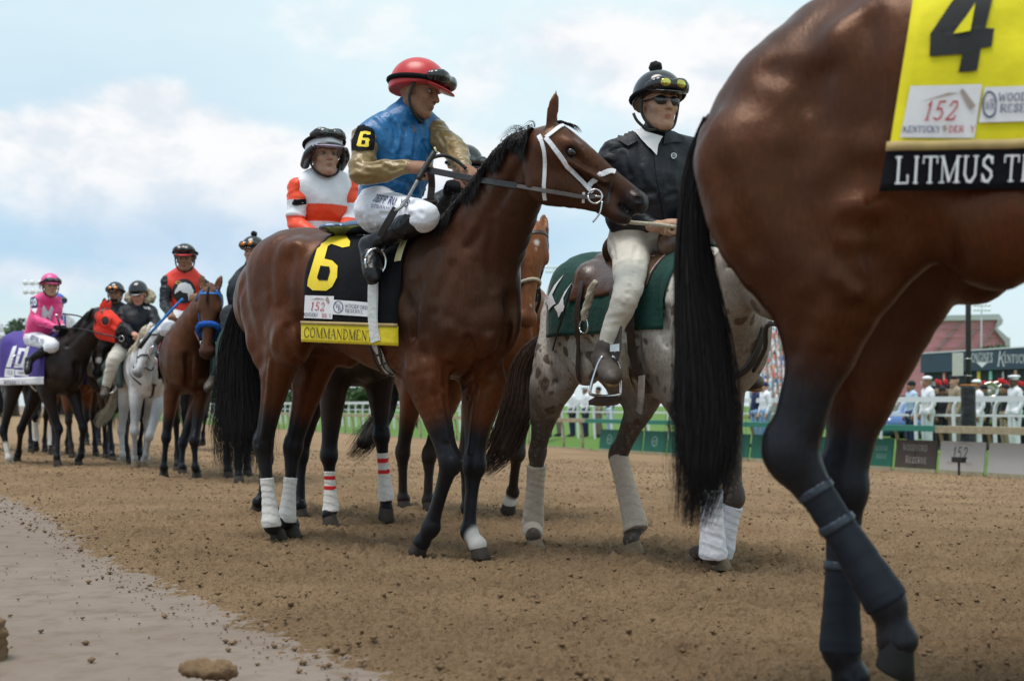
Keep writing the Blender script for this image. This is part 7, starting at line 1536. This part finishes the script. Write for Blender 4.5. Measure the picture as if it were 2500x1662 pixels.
for i in range(-6, 140):
    s = P0+STEP*i
    if i > 20: s = P0+STEP*20+(i-20)*1.26
    if post0 is None:
        vs, fs = [], []; L = [(.0, 0), (.02, .60), (.10, .80), (.20, .90)]
        post0 = tube('post', [V3((0, 0, 0)), V3((.0, 0, .55))+RN*.02, RN*.07+UP*.80, RN*.16+UP*.90], .035, M_WOODR, rail, n=6, m=2); post0.location = rp(s)
    else:
        o = post0.copy(); COL.objects.link(o); o.parent = rail; o.matrix_parent_inverse = post0.matrix_parent_inverse.copy(); o.location = rp(s)
def panel(i, m, label, frame=M_UNDER):
    s0, s1 = P0+STEP*i+.05, P0+STEP*(i+1)-.05
    t = thing('advertising_panel', rp((s0+s1)/2, .05), label, 'sign', 'advertising panels under the far rail')
    ax = (RT, (RN*.97+UP*.16).normalized(), (UP*.97-RN*.16).normalized())
    ax = (RT, (RN+UP*.12).normalized(), (UP-RN*.12).normalized())
    c = rp(0, .14, .0); boxob('board', (s0, 0, .10), (s1, .03, .66), m, t, c, ax); boxob('kick_plate', (s0, .0, 0), (s1, .032, .095), M_WOODR, t, c, ax)
    def o(u, v): return c+ax[0]*(s1-(s1-s0)*u)+ax[1]*.034+ax[2]*(.10+.56*v)       # u runs left to right as seen from the track
    return t, o, s0, s1
def ptext(t, o, txt, u0, u1, v0, v1, m, **kw): text_flat('lettering', txt, o(u0, v0), o(u1, v0)-o(u0, v0), o(u0, v1)-o(u0, v0), m, t, **kw)
M_FAINTW = mat('pale lettering', (.50, .47, .42), .8); M_FAINT = mat('faded lettering', (.28, .42, .36), .8)
labels = {-1: 'pale panel with a rust coloured stripe at the right edge under the rail', 0: 'pale grey panel lettered 152 under the far rail', 1: 'brown panel with two rows of pale capital letters under the far rail', 2: 'green panel with pale lettering and a winged mark, left of the brown panel', 3: 'green panel with a pale shield shape beside the foreground leg'}
for i in range(-5, 12):
    m = M_GREYP if i in (0, -1) else M_BROWNP if i == 1 else M_GREENP
    lb = labels.get(i, 'green panel with faint lettering, %s under the rail' % (['', '', '', '', 'beside the shield panel', 'second from the shield panel', 'third from the shield panel', 'fourth from the shield panel', 'behind the dark tail', 'left of the dark tail', 'second last before the open posts', 'last before the open posts'][i]))
    if i < -1: continue
    t, o, a, b = panel(i, m, lb)
    if i == 0: ptext(t, o, '152', .30, .62, .42, .80, M_BROWNP, slant=.12, wt=.12); ptext(t, o, 'KENTUCKY', .18, .75, .22, .30, M_TAUPE, wt=.12); [meshob('mark', [o(.3, .88), o(.55, .98), o(.8, .80), o(.55, .93)], [(0, 1, 2, 3)], M_TAUPE, t, smooth=False)]; boxob('camera_head', (a+.18, .10, .18), (a+.45, .20, .28), M_UNDER, t, rp(0, .3, .1), (RT, RN, UP)); boxob('camera_stem', (a+.30, .13, -.1), (a+.33, .16, .18), M_UNDER, t, rp(0, .3, .1), (RT, RN, UP))
    elif i == 1: ptext(t, o, 'WOODFORD', .18, .78, .62, .86, M_FAINTW, wt=.10, small=.85); ptext(t, o, 'RESERVE', .28, .78, .18, .42, M_FAINTW, wt=.10, small=.85); boxob('seam', ((a+b)/2-.004, .034, .10), ((a+b)/2+.004, .037, .66), M_UNDER, t, rp(0, .14, 0), (RT, (RN+UP*.12).normalized(), (UP-RN*.12).normalized()))
    elif i == 2: ptext(t, o, 'LONGINES', .05, .42, .62, .88, M_FAINTW, wt=.12); ptext(t, o, 'WOODFORD', .54, .88, .58, .74, M_FAINT, wt=.13); ptext(t, o, 'RESERVE', .60, .86, .28, .44, M_FAINT, wt=.13); meshob('winged_mark', [o(.15, .55), o(.34, .55), o(.25, .25)], [(0, 1, 2)], M_FAINT, t, smooth=False)
    elif i == 3: meshob('shield', [o(.32, .88), o(.82, .90), o(.70, .10), o(.42, .10)], [(0, 1, 2, 3)], M_GREYP, t, smooth=False).location = RN*.002; ptext(t, o, 'SAP', .36, .76, .38, .72, M_BROWNP, wt=.14)
    elif 3 < i < 12:
        cx = .5; pts = [o(cx+.14*math.cos(k*.785), .5+.26*math.sin(k*.785)) for k in range(8)]; inn = [o(cx+.11*math.cos(k*.785), .5+.21*math.sin(k*.785)) for k in range(8)]
        meshob('round_mark', pts+inn, [(k, (k+1) % 8, (k+1) % 8+8, k+8) for k in range(8)], M_FAINT, t, smooth=False); ptext(t, o, 'WR', .42, .58, .42, .58, M_FAINT, wt=.2)
# white tubular fence behind the rail
wf = thing('tube_fence', rp(0, -2.3), 'white tubular fence with curved stanchions in front of the uniformed people', 'fence')
boxob('top_tube', (-9, -.06, 1.42), (150, .06, 1.54), M_WTUBE, wf, rp(0, -2.3), (RT, RN, UP)); boxob('lower_tube', (-9, -.62, 1.10), (150, -.58, 1.15), M_WTUBE, wf, rp(0, -2.3), (RT, RN, UP))
st0 = None
for i in range(-7, 110):
    s = .6+1.18*i
    if st0 is None: st0 = tube('stanchion', [V3((0, 0, 0)), RN*.04+UP*.7, RN*.05+UP*1.25, RN*.02+UP*1.44-RT*.10, UP*1.50-RT*.30], .042, M_WTUBE, wf, n=7, m=3); st0.location = rp(s, -2.3)
    else:
        o = st0.copy(); COL.objects.link(o); o.parent = wf; o.matrix_parent_inverse = st0.matrix_parent_inverse.copy(); o.location = rp(s, -2.3)
# people beyond the fence
def at(u, Y, z=-.62): return V3(((u-CXP)/FPX*Y, Y, z))
def stand_keys(p, f, hgt=1.75, armf=0.0, bend=0.0):
    f = V3(f).normalized(); r = f.cross(UP); k = hgt/1.75
    def q(a, b, c): return p+(f*a+r*b+UP*c)*k
    return dict(pel=q(0, 0, .97), chest=q(.0, 0, 1.25), nb=q(-.01, 0, 1.47), head=q(.02, 0, 1.60), hf=f, hu=UP, shR=q(0, .18, 1.42), shL=q(0, -.18, 1.42), elR=q(-.02+armf*.1, .24, 1.14), elL=q(-.02+armf*.1, -.24, 1.14), wrR=q(.08+armf*.3, .22-armf*.08, .90+armf*.25), wrL=q(.08+armf*.3, -.22+armf*.08, .90+armf*.25),
                hipR=q(0, .10, .95), hipL=q(0, -.10, .95), knR=q(.02, .11, .52), knL=q(.02, -.11, .52), anR=q(-.01, .11, .10), anL=q(-.01, -.11, .10), toeR=q(.13, .13, .04), toeL=q(.13, -.13, .04), curl=.5)
M_UWHITE = cloth_mat('white uniform', (.74, .75, .80), .7, .3, 12); M_UTAN = cloth_mat('tan uniform shirt', (.30, .235, .16), .8, .3, 12); M_UTANP = cloth_mat('brown uniform trousers', (.20, .155, .13), .8, .3, 12); M_UNAVY = cloth_mat('navy uniform', (.012, .022, .075), .75, .3, 12); M_UBLUE = cloth_mat('pale blue shirt', (.40, .52, .68), .75, .3, 12); M_UBLK = cloth_mat('black uniform', (.012, .012, .016), .8, .3, 12); M_UJEAN = cloth_mat('light jeans', (.20, .32, .50), .8, .3, 12)
M_REDP = mat('red plume', (.62, .02, .03), .85, noise_amt=.25, nscale=30); M_SILVER = mat('silver brass', (.68, .66, .60), .18, metal=1, noise_amt=.1)
def civ(label, u, Y, f, sk, top, pants, hat=None, hgt=1.75, armf=0.0, cat='person', group=None, h=.016, dz=0):
    K = stand_keys(at(u, Y, -.37+dz), f, hgt, armf); rr, q, ax, _, tp, bd = person(label, K, dict(skin=sk, top=top, pants=pants, boot=M_UBLK, boot_t=.9, trou_t=.97, boot_r=.045, hem=-.15, leg_r=(.10, .09, .075, .065, .055), wr=.006, collar=True), h, .012, group=group, cat=cat)
    if hat:
        s = Solid(.010); fr, r, u_ = ax
        if hat == 'sailor': s.ell(q(-.01, 0, .115), (.10, .095, .045), ax, k=0); s.chain([q(.085*math.cos(a)-.01, .085*math.sin(a), .105) for a in np.linspace(0, 6.28, 14)], .026, 1, r, k=.01, m=1); m = M_UWHITE
        elif hat == 'cap': s.ell(q(0, 0, .135), (.135, .125, .035), (fr+u_*.25, r, u_), k=0); s.ell(q(0, 0, .085), (.10, .09, .045), ax, k=.01); m = M_UWHITE
        elif hat == 'beret': s.ell(q(0, 0, .10), (.10, .09, .055), (fr, r, u_), k=0); s.ell(q(.02, .03, .125), (.085, .08, .035), ax, k=.01); m = M_UBLK
        else: s.ell(q(-.01, 0, .065), (.105, .088, .085), ax, k=0); m = hat
        s.build('cap' if hat != 'hair' else 'hair', m, rr)
        if hat == 'cap': s = Solid(.009); s.ell(q(.11, 0, .075), (.05, .08, .012), (fr-u_*.35, r, u_), k=0); s.build('peak', M_UBLK, rr)
    return rr, q, ax
L_ = (-1, -.15, 0)
civ('sailor in white uniform and round white hat standing behind the fence', 2265, 29.5, L_, SK_TAN, M_UWHITE, M_UWHITE, 'sailor', 1.78)
civ('soldier in tan shirt and dark beret standing beside the padded pole', 2332, 29.6, L_, SK_PALE, M_UTAN, M_UTANP, 'beret', 1.80)
civ('naval officer in white uniform and peaked cap at the right edge', 2478, 29.2, L_, SK_DARK, M_UWHITE, M_UWHITE, 'cap', 1.78)
civ('sailor in white half hidden behind the padded pole', 2385, 29.8, L_, SK_TAN, M_UWHITE, M_UWHITE, 'sailor', 1.70)
civ('person in pale blue shirt and navy trousers left of the white sailor', 2226, 30.5, L_, SK_TAN, M_UBLUE, M_UNAVY, M_UBLK, 1.70)
civ('person in black with a white card right of the padded pole', 2402, 31.5, L_, SK_TAN, M_UBLK, M_UBLK, M_UBLK, 1.62)
civ('person in black shirt standing between the sailor and the soldier', 2300, 32.5, (.2, -1, 0), SK_DARK, M_UBLK, M_UBLK, M_UBLK, 1.58)
civ('person in black shirt and khaki trousers left of the officer', 2456, 33, L_, SK_TAN, M_UBLK, M_UTAN, M_UBLK, 1.66)
for i, (u, c1, c2, tx) in enumerate(((1366, M_UTAN, M_UTANP, 'tan shirt and brown trousers'), (1398, M_UWHITE, M_UNAVY, 'white shirt and navy trousers with red stripe, left one'), (1430, M_UWHITE, M_UNAVY, 'white shirt and navy trousers with red stripe, right one'), (1462, M_UTAN, M_UTANP, 'tan shirt seen past the pony belly'), (1340, M_UBLUE, M_UNAVY, 'pale blue shirt behind the pony rump'), (1490, M_UNAVY, M_UBLUE, 'navy shirt under the pony belly'))):
    Y = 47+.6*i-(1.2*i if i else 0); rr, q, ax = civ('person in %s behind the white fence' % tx, u, Y, (-.9, -.3, 0), SK_TAN, c1, c2, 'cap' if c2 is M_UNAVY else M_UBLK, 1.78, h=.02)
    if 'stripe' in tx: p = at(u, Y-.13, -.37); tube('trouser_stripe', [p+V3((.03, 0, .95)), p+V3((.03, 0, .1))], .022, M_REDP, rr)
civ('person in white shirt and light jeans near the crowd stand', 1868, 34, (-1, -.3, 0), SK_RED, M_UWHITE, M_UJEAN, M_UNAVY, 1.74)
civ('person in navy shirt beside the light jeans, near the crowd stand', 1846, 35, (-1, -.3, 0), SK_TAN, M_UNAVY, M_UJEAN, M_UTAN, 1.70)
for i, (u, Y, c1, tx) in enumerate(((1002, 62, M_UTAN, 'small photographer in tan far away under the bay belly'), (1012, 64, M_UBLK, 'small figure in black far away under the bay belly'), (994, 66, M_UWHITE, 'small figure in white far away under the bay belly'))): civ(tx, u, Y, (.3, -1, 0), SK_TAN, c1, M_UBLK, M_REDP if i == 0 else M_UBLK, 1.75, h=.03)
# marching band: red plumed hats and sousaphones
bn = random.Random(4); first = None
for i in range(24):
    u = (2282+bn.random()*40) if i < 6 else (2385+(i-6)*6.6+bn.random()*3); Y = 34.5+bn.random()*4
    if first is None:
        rr, q, ax = civ('band member in black uniform with red plumed hat behind the fence', u, Y, (-.8, -.6, 0), SK_PALE, M_UBLK, M_UBLK, M_UBLK, 1.68, group='marching band members with red plumes', h=.02)
        s = Solid(.014); s.chain([q(.03, 0, .13), q(.04, 0, .20), q(.06, 0, .25)], [.03, .055, .04], 1, ax[1], k=0); s.build('plume', M_REDP, rr, lambda V: .015*nz3(V, 30)); first = rr; base = V3(rr.location)
    else:
        n_ = first.copy(); COL.objects.link(n_); p = at(u, Y); f0 = at(2282, 0); n_.location = V3((p.x, p.y, base.z+bn.uniform(-.06, .06)))
        if i >= 6: n_['label'] = 'red plumed band member standing beyond the fence right of the padded pole'
        else: n_['label'] = 'red plumed band member between the sailor and the soldier'
        for c in first.children: d = c.copy(); COL.objects.link(d); d.parent = n_; d.matrix_parent_inverse = c.matrix_parent_inverse.copy()
first['label'] = 'red plumed band member between the sailor and the soldier'
for i, (u, v) in enumerate(((2418, 952), (2452, 956), (2436, 950))):
    c = P(u, v, 34+i); t = thing('sousaphone', c, 'silver sousaphone bell above the red plumes, %s' % ('left', 'right', 'middle and farther')[i]+' one', 'sousaphone'); vs, fs = [], []
    ax_ = V3((-.3, -1, .1)).normalized(); e1 = ax_.cross(UP).normalized(); e2 = e1.cross(ax_)
    for j, (d, r) in enumerate(((.25, .04), (.12, .07), (.05, .14), (0, .19), (-.01, .22), (0, .21))):
        for k in range(20): vs.append(c-ax_*d+(e1*math.cos(k*.314)+e2*math.sin(k*.314))*r)
    for j in range(5):
        for k in range(20): fs.append((j*20+k, j*20+(k+1) % 20, j*20+20+(k+1) % 20, j*20+20+k))
    meshob('bell', vs, fs, M_SILVER, t); tube('body', [c-ax_*.25, c-ax_*.35+UP*-.1, c-UP*.5-ax_*.2, c-UP*.85+e1*.3, c-UP*.6+e1*.4], .045, M_SILVER, t)
# padded pole
pl = thing('utility_pole', at(2364, 26.6, -.6), 'dark metal pole with black padding and a pale box, behind the rail', 'pole'); b = at(2364, 26.6, -.6)
tube('shaft', [b, b+UP*8], .055, mat('dark pole', (.03, .035, .04), .45), pl, n=10, m=1)
s = Solid(.03); s.chain([b+UP*.1, b+UP*.9, b+UP*1.70], [.175, .155, .15], 1, RN, k=0); s.half(b+UP*1.74, UP); s.build('padding', mat('black vinyl pad', (.012, .014, .017), .35, noise_amt=.15, bump=.5, bscale=6, bdist=.05), pl, lambda V: .012*nz3(V, 5, 0, (1, 1, .4)))
boxob('box', (-.30, -.08, 1.95), (-.13, .08, 2.42), mat('pale metal box', (.52, .53, .47), .6), pl, b, (V3((1, 0, 0)), V3((0, 1, 0)), UP)); tube('orange_strap', [b+UP*1.76+V3((.17*math.cos(a), .17*math.sin(a), 0)) for a in np.linspace(0, 6.28, 16)], .012, mat('orange strap', (.6, .22, .03), .7), pl, n=5, m=1)
for z_ in (2.3, 1.95): tube('clamp', [b+UP*z_+V3((.06*math.cos(a), .06*math.sin(a), 0)) for a in np.linspace(0, 6.28, 12)], .012, M_STEEL, pl, n=5, m=1)
# tote board
A, Bp = at(2256, 60, 0), at(2640, 50.5, 0); tx = (Bp-A).normalized(); tn = V3((tx.y, -tx.x, 0)); TB_ = thing('tote_board', A, 'long dark blue tote board with white lettering and numbered panels', 'tote board')
ln_ = (Bp-A).length; axT = (tx, tn, UP); M_TBLUE = mat('tote blue', (.030, .055, .085), .6, noise_amt=.1, nscale=2); M_TBLK = mat('tote black', (.012, .014, .018), .7)
boxob('body', (0, -2, -.6), (ln_, 0, 2.25), M_TBLK, TB_, A, axT); boxob('header', (-.1, -2.1, 2.255), (ln_, .12, 3.12), M_TBLUE, TB_, A, axT); boxob('header_trim', (-.12, -2.1, 3.125), (ln_, .14, 3.17), M_WTUBE, TB_, A, axT)
def ttext(txt, u0, u1, v0, v1, m=M_WINK, **kw):
    def hit(u, v): # plane of the board
        r = V3(((u-CXP)/FPX, 1, -(v-HZP)/FPX)); c = V3((0, 0, CAMH)); return c+r*((A+tn*.125-c).dot(tn)/r.dot(tn))
    p = hit(u0, v0); text_flat('lettering', txt, p, hit(u1, v0)-p, hit(u0, v1)-p, m, TB_, depth=.01, **kw); return hit
hit = ttext('LONGINES', 2366, 2424, 884, 862, wt=.13); meshob('winged_mark', [hit(2384, 884)+tn*.01, hit(2412, 884)+tn*.01, hit(2398, 897)+tn*.01], [(2, 1, 0)], M_WINK, TB_, smooth=False)
ttext('K', 2435, 2452, 893, 858, wt=.10, slant=.2); ttext('ENTUCKY', 2453, 2516, 885, 866, wt=.13); ttext('DERBY', 2526, 2580, 883, 862, wt=.13)
for k, (u, col) in enumerate(((2301, (.55, .10, .07)), (2328, (.6, .6, .6)), (2357, (.05, .1, .4)), (2385, (.65, .50, .10)), (2414, (.10, .45, .36)), (2445, (.012, .014, .018)), (2475, (.55, .20, .14)))):
    d = hit(u, 925); q0 = (d-A).dot(tx); boxob('number_tile', (q0-.10, .01, 1.82), (q0+.10, .04, 2.22), mat('tile %d' % k, col, .7), TB_, A, axT); text_flat('number', str(k+1), A+tx*(q0-.06)+tn*.045+UP*1.88, tx*.12, UP*.28, M_WINK if k in (0, 2, 5) else M_YEL6 if k == 3 else M_WINK, TB_, wt=.2)
ttext('TOTAL ODDS', 2248, 2296, 941, 932, wt=.2, sans=True)
# blue car between
t = thing('parked_car', at(2300, 44, -.6), 'blue vehicle roof seen behind the soldier and the sailor', 'car'); q = Solid(.05); c = at(2300, 44, 0); q.chain([c+V3((-1.9, 0, .12)), c+V3((1.9, 0, .12))], .42, 1.8, (0, 1, 0), k=0); q.chain([c+V3((-1.1, 0, .62)), c+V3((1.1, 0, .62))], .30, 2.4, (0, 1, 0), k=.2); q.build('body', mat('blue car paint', (.05, .12, .32), .2, coat=1), t)
q = Solid(.05); q.chain([c+V3((-.95, 0, .70)), c+V3((.95, 0, .70))], .22, 3.5, (0, 1, 0), k=0); q.build('window', M_LENS, t)
for x in (-1.2, 1.2):
    for y in (-.75, .75): w = Solid(.04); w.ell(c+V3((x, y, -.28)), (.33, .12, .33), k=0); w.build('wheel', M_BLEATH, t)
# red stadium bowl far behind
z8 = lambda x, y: (1800+x/2.8514, 650+y/2.8514)
def slab(name, px, Y, depth, m, par):
    f = [P(*z8(*p), Y) for p in px]; n_ = len(f); vs = f+[p+V3((depth*.2, depth, 0)) for p in f]; fs = [tuple(range(n_))[::-1], tuple(range(n_, 2*n_))]+[(i, (i+1) % n_, (i+1) % n_+n_, i+n_) for i in range(n_)]; return meshob(name, vs, fs, m, par, smooth=False)
ST = thing('stadium', at(2400, 380, 0), 'far stadium bowl with rows of red seats above the tote board', 'stadium')
slab('seating', [(1000, 900), (1000, 380), (1815, 368), (1800, 430), (1865, 520), (1890, 900)], 380, 60, mat('red seats', (.52, .22, .25), .85, noise_amt=.12, nscale=.3, stretch=(1, 1, 4)), ST); slab('upper_rim', [(990, 352), (1825, 332), (1850, 372), (990, 384)], 379, 62, mat('rim concrete', (.45, .47, .47), .8), ST)
slab('side_wall', [(1815, 368), (1850, 368), (1846, 400), (1812, 430), (1885, 495), (1900, 497), (1900, 900), (1890, 900), (1865, 530), (1796, 440)], 378.5, 61, mat('wall concrete', (.40, .40, .39), .85), ST)
for i, (x0, y0, x1, y1) in enumerate(((1560, 380, 1330, 640), (1700, 390, 1470, 640), (1790, 430, 1600, 640))): slab('aisle', [(x0, y0), (x0+12, y0), (x1+14, y1), (x1, y1)], 379.6-.1*i, .3, mat('aisle grey', (.30, .24, .24), .9), ST)
for y in (430, 490, 560): slab('walkway', [(1440-(y-430)*.55, y), (1800+(y-430)*.4, y-3), (1800+(y-430)*.4, y+1), (1440-(y-430)*.55, y+5)], 379.4, .2, mat('walkway pink', (.46, .22, .22), .9), ST)
# floodlight masts
M_MAST = mat('galvanised mast', (.42, .43, .45), .5); M_LAMPF = mat('lamp glass', (.75, .75, .75), .1, coat=1)
def mast(u, vt, Y, label, sc=1.0):
    p = at(u, Y, -.6); top = P(u, vt, Y); t = thing('floodlight_mast', p, label, 'floodlight'); tube('pole', [p, top], [.28*sc, .14*sc], M_MAST, t, n=8, m=1)
    for j in range(2):
        a = top+UP*(-.2-1.3*j)*sc; tube('crossarm', [a-V3((2.2*sc, 0, 0)), a+V3((2.2*sc, 0, 0))], .07*sc, M_MAST, t, n=6, m=1)
        for k in range(5): s = Solid(.12*sc); s.ell(a+V3(((k-2)*1.0*sc, -.3, .15*sc)), (.38*sc, .25*sc, .42*sc), k=0); s.build('lamp', M_LAMPF, t)
mast(2396, 745, 250, 'slim floodlight mast in front of the red stadium', .7); mast(98, 690, 170, 'floodlight cluster peeping out behind the pink jockey', .9); mast(1352, 652, 260, 'floodlight mast between the chestnut head and the spotted pony', .7)
# crowd in the stand
CS = thing('grandstand', at(1880, 120, 0), 'distant grandstand tiers packed with spectators', 'grandstand')
for r_ in range(22): b0 = at(1835, 112+r_*1.1, 0); boxob('tier', (0, 0, -.6), (13, 1.08, .7+r_*.36), mat('tier concrete', (.30, .29, .28), .9), CS, b0, (V3((1, 0, 0)), V3((0, 1, 0)), UP))
boxob('roof_edge', (-2, 24, 8.6), (4, 26, 9.3), mat('red roof', (.40, .12, .11), .8), CS, at(1835, 112, 0), (V3((1, 0, 0)), V3((0, 1, 0)), UP))
rn = np.random.RandomState(8); vs, fs, cols = [], [], []
pal = [(.70, .70, .72), (.70, .70, .72), (.55, .50, .45), (.60, .10, .08), (.10, .18, .45), (.05, .05, .06), (.30, .50, .60), (.65, .30, .12), (.62, .50, .42), (.12, .30, .28), (.70, .55, .60)]
ico = [(0, 0, 1), (.8, 0, .3), (-.4, .7, .3), (-.4, -.7, .3), (.8, 0, -1), (-.4, .7, -1), (-.4, -.7, -1)]; icf = [(0, 1, 2), (0, 2, 3), (0, 3, 1), (1, 4, 5), (1, 5, 2), (2, 5, 6), (2, 6, 3), (3, 6, 4), (3, 4, 1)]
for r_ in range(22):
    for k in range(30):
        if rn.rand() < .08: continue
        p = at(1835, 112+r_*1.1, .7+r_*.36)+V3((k*.43+rn.rand()*.15, .5, 0)); c = pal[rn.randint(len(pal))]; c2 = [(.5, .32, .24), (.3, .18, .12), (.05, .03, .02), (.7, .7, .7), (.75, .73, .7), (.6, .1, .1)][rn.randint(6)]
        for sz, zz, cc in (((.22, .16, .32), .42, c), ((.11, .11, .13), .88, c2)):
            b_ = len(vs); vs += [p+V3((a[0]*sz[0], a[1]*sz[1], a[2]*sz[2]+zz)) for a in ico]; fs += [tuple(i+b_ for i in f) for f in icf]; cols += [cc]*7
cm = bpy.data.materials.new('crowd'); cm.use_nodes = True; an = cm.node_tree.nodes.new('ShaderNodeAttribute'); an.attribute_name = 'tint'; cm.node_tree.links.new(an.outputs['Color'], cm.node_tree.nodes['Principled BSDF'].inputs['Base Color'])
co = meshob('spectators', vs, fs, cm, None); ca = co.data.color_attributes.new('tint', 'FLOAT_COLOR', 'POINT'); ca.data.foreach_set('color', np.array([(*c, 1) for c in cols], 'f').ravel()); tag(co, 'packed crowd of spectators filling the distant stand', None, kind='stuff')
# trees
M_LEAF = mat('leaf green', (.055, .105, .035), .7, noise_amt=.35, nscale=.8); M_LEAF2 = mat('dusty leaf', (.060, .095, .050), .75, noise_amt=.35, nscale=.6); M_BARK = mat('bark', (.10, .075, .055), .9, noise_amt=.3)
def tree(p, hgt, w, label, n=2600, seed=0, leaf=.30, m=None, trunk=.35, group='trees beyond the infield'):
    rnd = np.random.RandomState(seed); t = thing('tree', p, label, 'tree', group)
    tr = [p, p+UP*hgt*trunk, p+UP*hgt*.8+V3((rnd.randn()*.3, 0, 0))]; tube('trunk', tr, [w*.05, w*.035, w*.01], M_BARK, t, n=7)
    nc = 16; cc = rnd.randn(nc, 3); cc /= np.linalg.norm(cc, axis=1)[:, None]; cc *= (rnd.rand(nc, 1)**.4); cc = cc*np.array([w*.42, w*.42, hgt*(1-trunk)*.42])+np.array([0, 0, hgt*(trunk+(1-trunk)*.5)])
    for i in range(5): tube('limb', [p+UP*hgt*trunk*.9, p+V3(tuple(cc[i]))*1.0], [w*.022, w*.006], M_BARK, t, n=5, m=1)
    k = rnd.randint(nc, size=n); d = rnd.randn(n, 3); d /= np.linalg.norm(d, axis=1)[:, None]; c = cc[k]+d*(w*.17)*(rnd.rand(n, 1)**.35)*np.array([1, 1, .8])
    a = rnd.randn(n, 3); a /= np.linalg.norm(a, axis=1)[:, None]; b = np.cross(a, rnd.randn(n, 3)); b /= np.linalg.norm(b, axis=1)[:, None]; sz = leaf*(.5+rnd.rand(n, 1)); Vv = np.stack([c-a*sz, c+b*sz*.6, c+a*sz, c-b*sz*.6], 1).reshape(-1, 3)+np.array(p)
    meshob('crown', Vv, np.arange(n*4).reshape(-1, 4), m or M_LEAF, t, smooth=False)
for i, (u, Y, vt, w, nm) in enumerate(((-10, 120, 775, 9, 'grey green tree at the left edge behind the pink jockey, farther left'), (38, 124, 765, 8, 'taller grey green tree just left of the pink jockey'), (88, 132, 800, 7, 'lower tree behind the pink jockey'), (-60, 118, 790, 9, 'tree beyond the left edge of the photo'), (150, 150, 880, 9, 'low tree behind the red hooded horse'))):
    tree(at(u, Y, -.3), (990-vt)/FPX*Y+1.0, w, nm, 4200, i, .24, M_LEAF2, .22)
for i, (u, vt, Y) in enumerate(((800, 950, 210), (832, 944, 205), (862, 950, 212), (892, 946, 208), (922, 952, 214), (760, 952, 216), (700, 950, 220), (640, 948, 218), (580, 951, 222), (520, 950, 220), (1000, 955, 225), (1080, 952, 222), (1160, 956, 225), (1240, 958, 228), (460, 950, 226), (400, 952, 228), (330, 950, 226), (260, 948, 230), (200, 950, 232))):
    tree(at(u, Y, -.5), (990-vt)/FPX*Y+1.3, 7.5, 'low round tree in the far hedge line beyond the infield', 900, 20+i, .34, M_LEAF, .1, 'low trees of the far hedge line')
for i, (u, vt) in enumerate(((2432, 838), (2455, 836), (2478, 842))): tree(at(u, 150, -.5), (990-vt)/FPX*150+1.2, 6, ('left', 'middle', 'right')[i]+' one of three tree tops above the tote board', 1500, 50+i, .25, M_LEAF, .3)
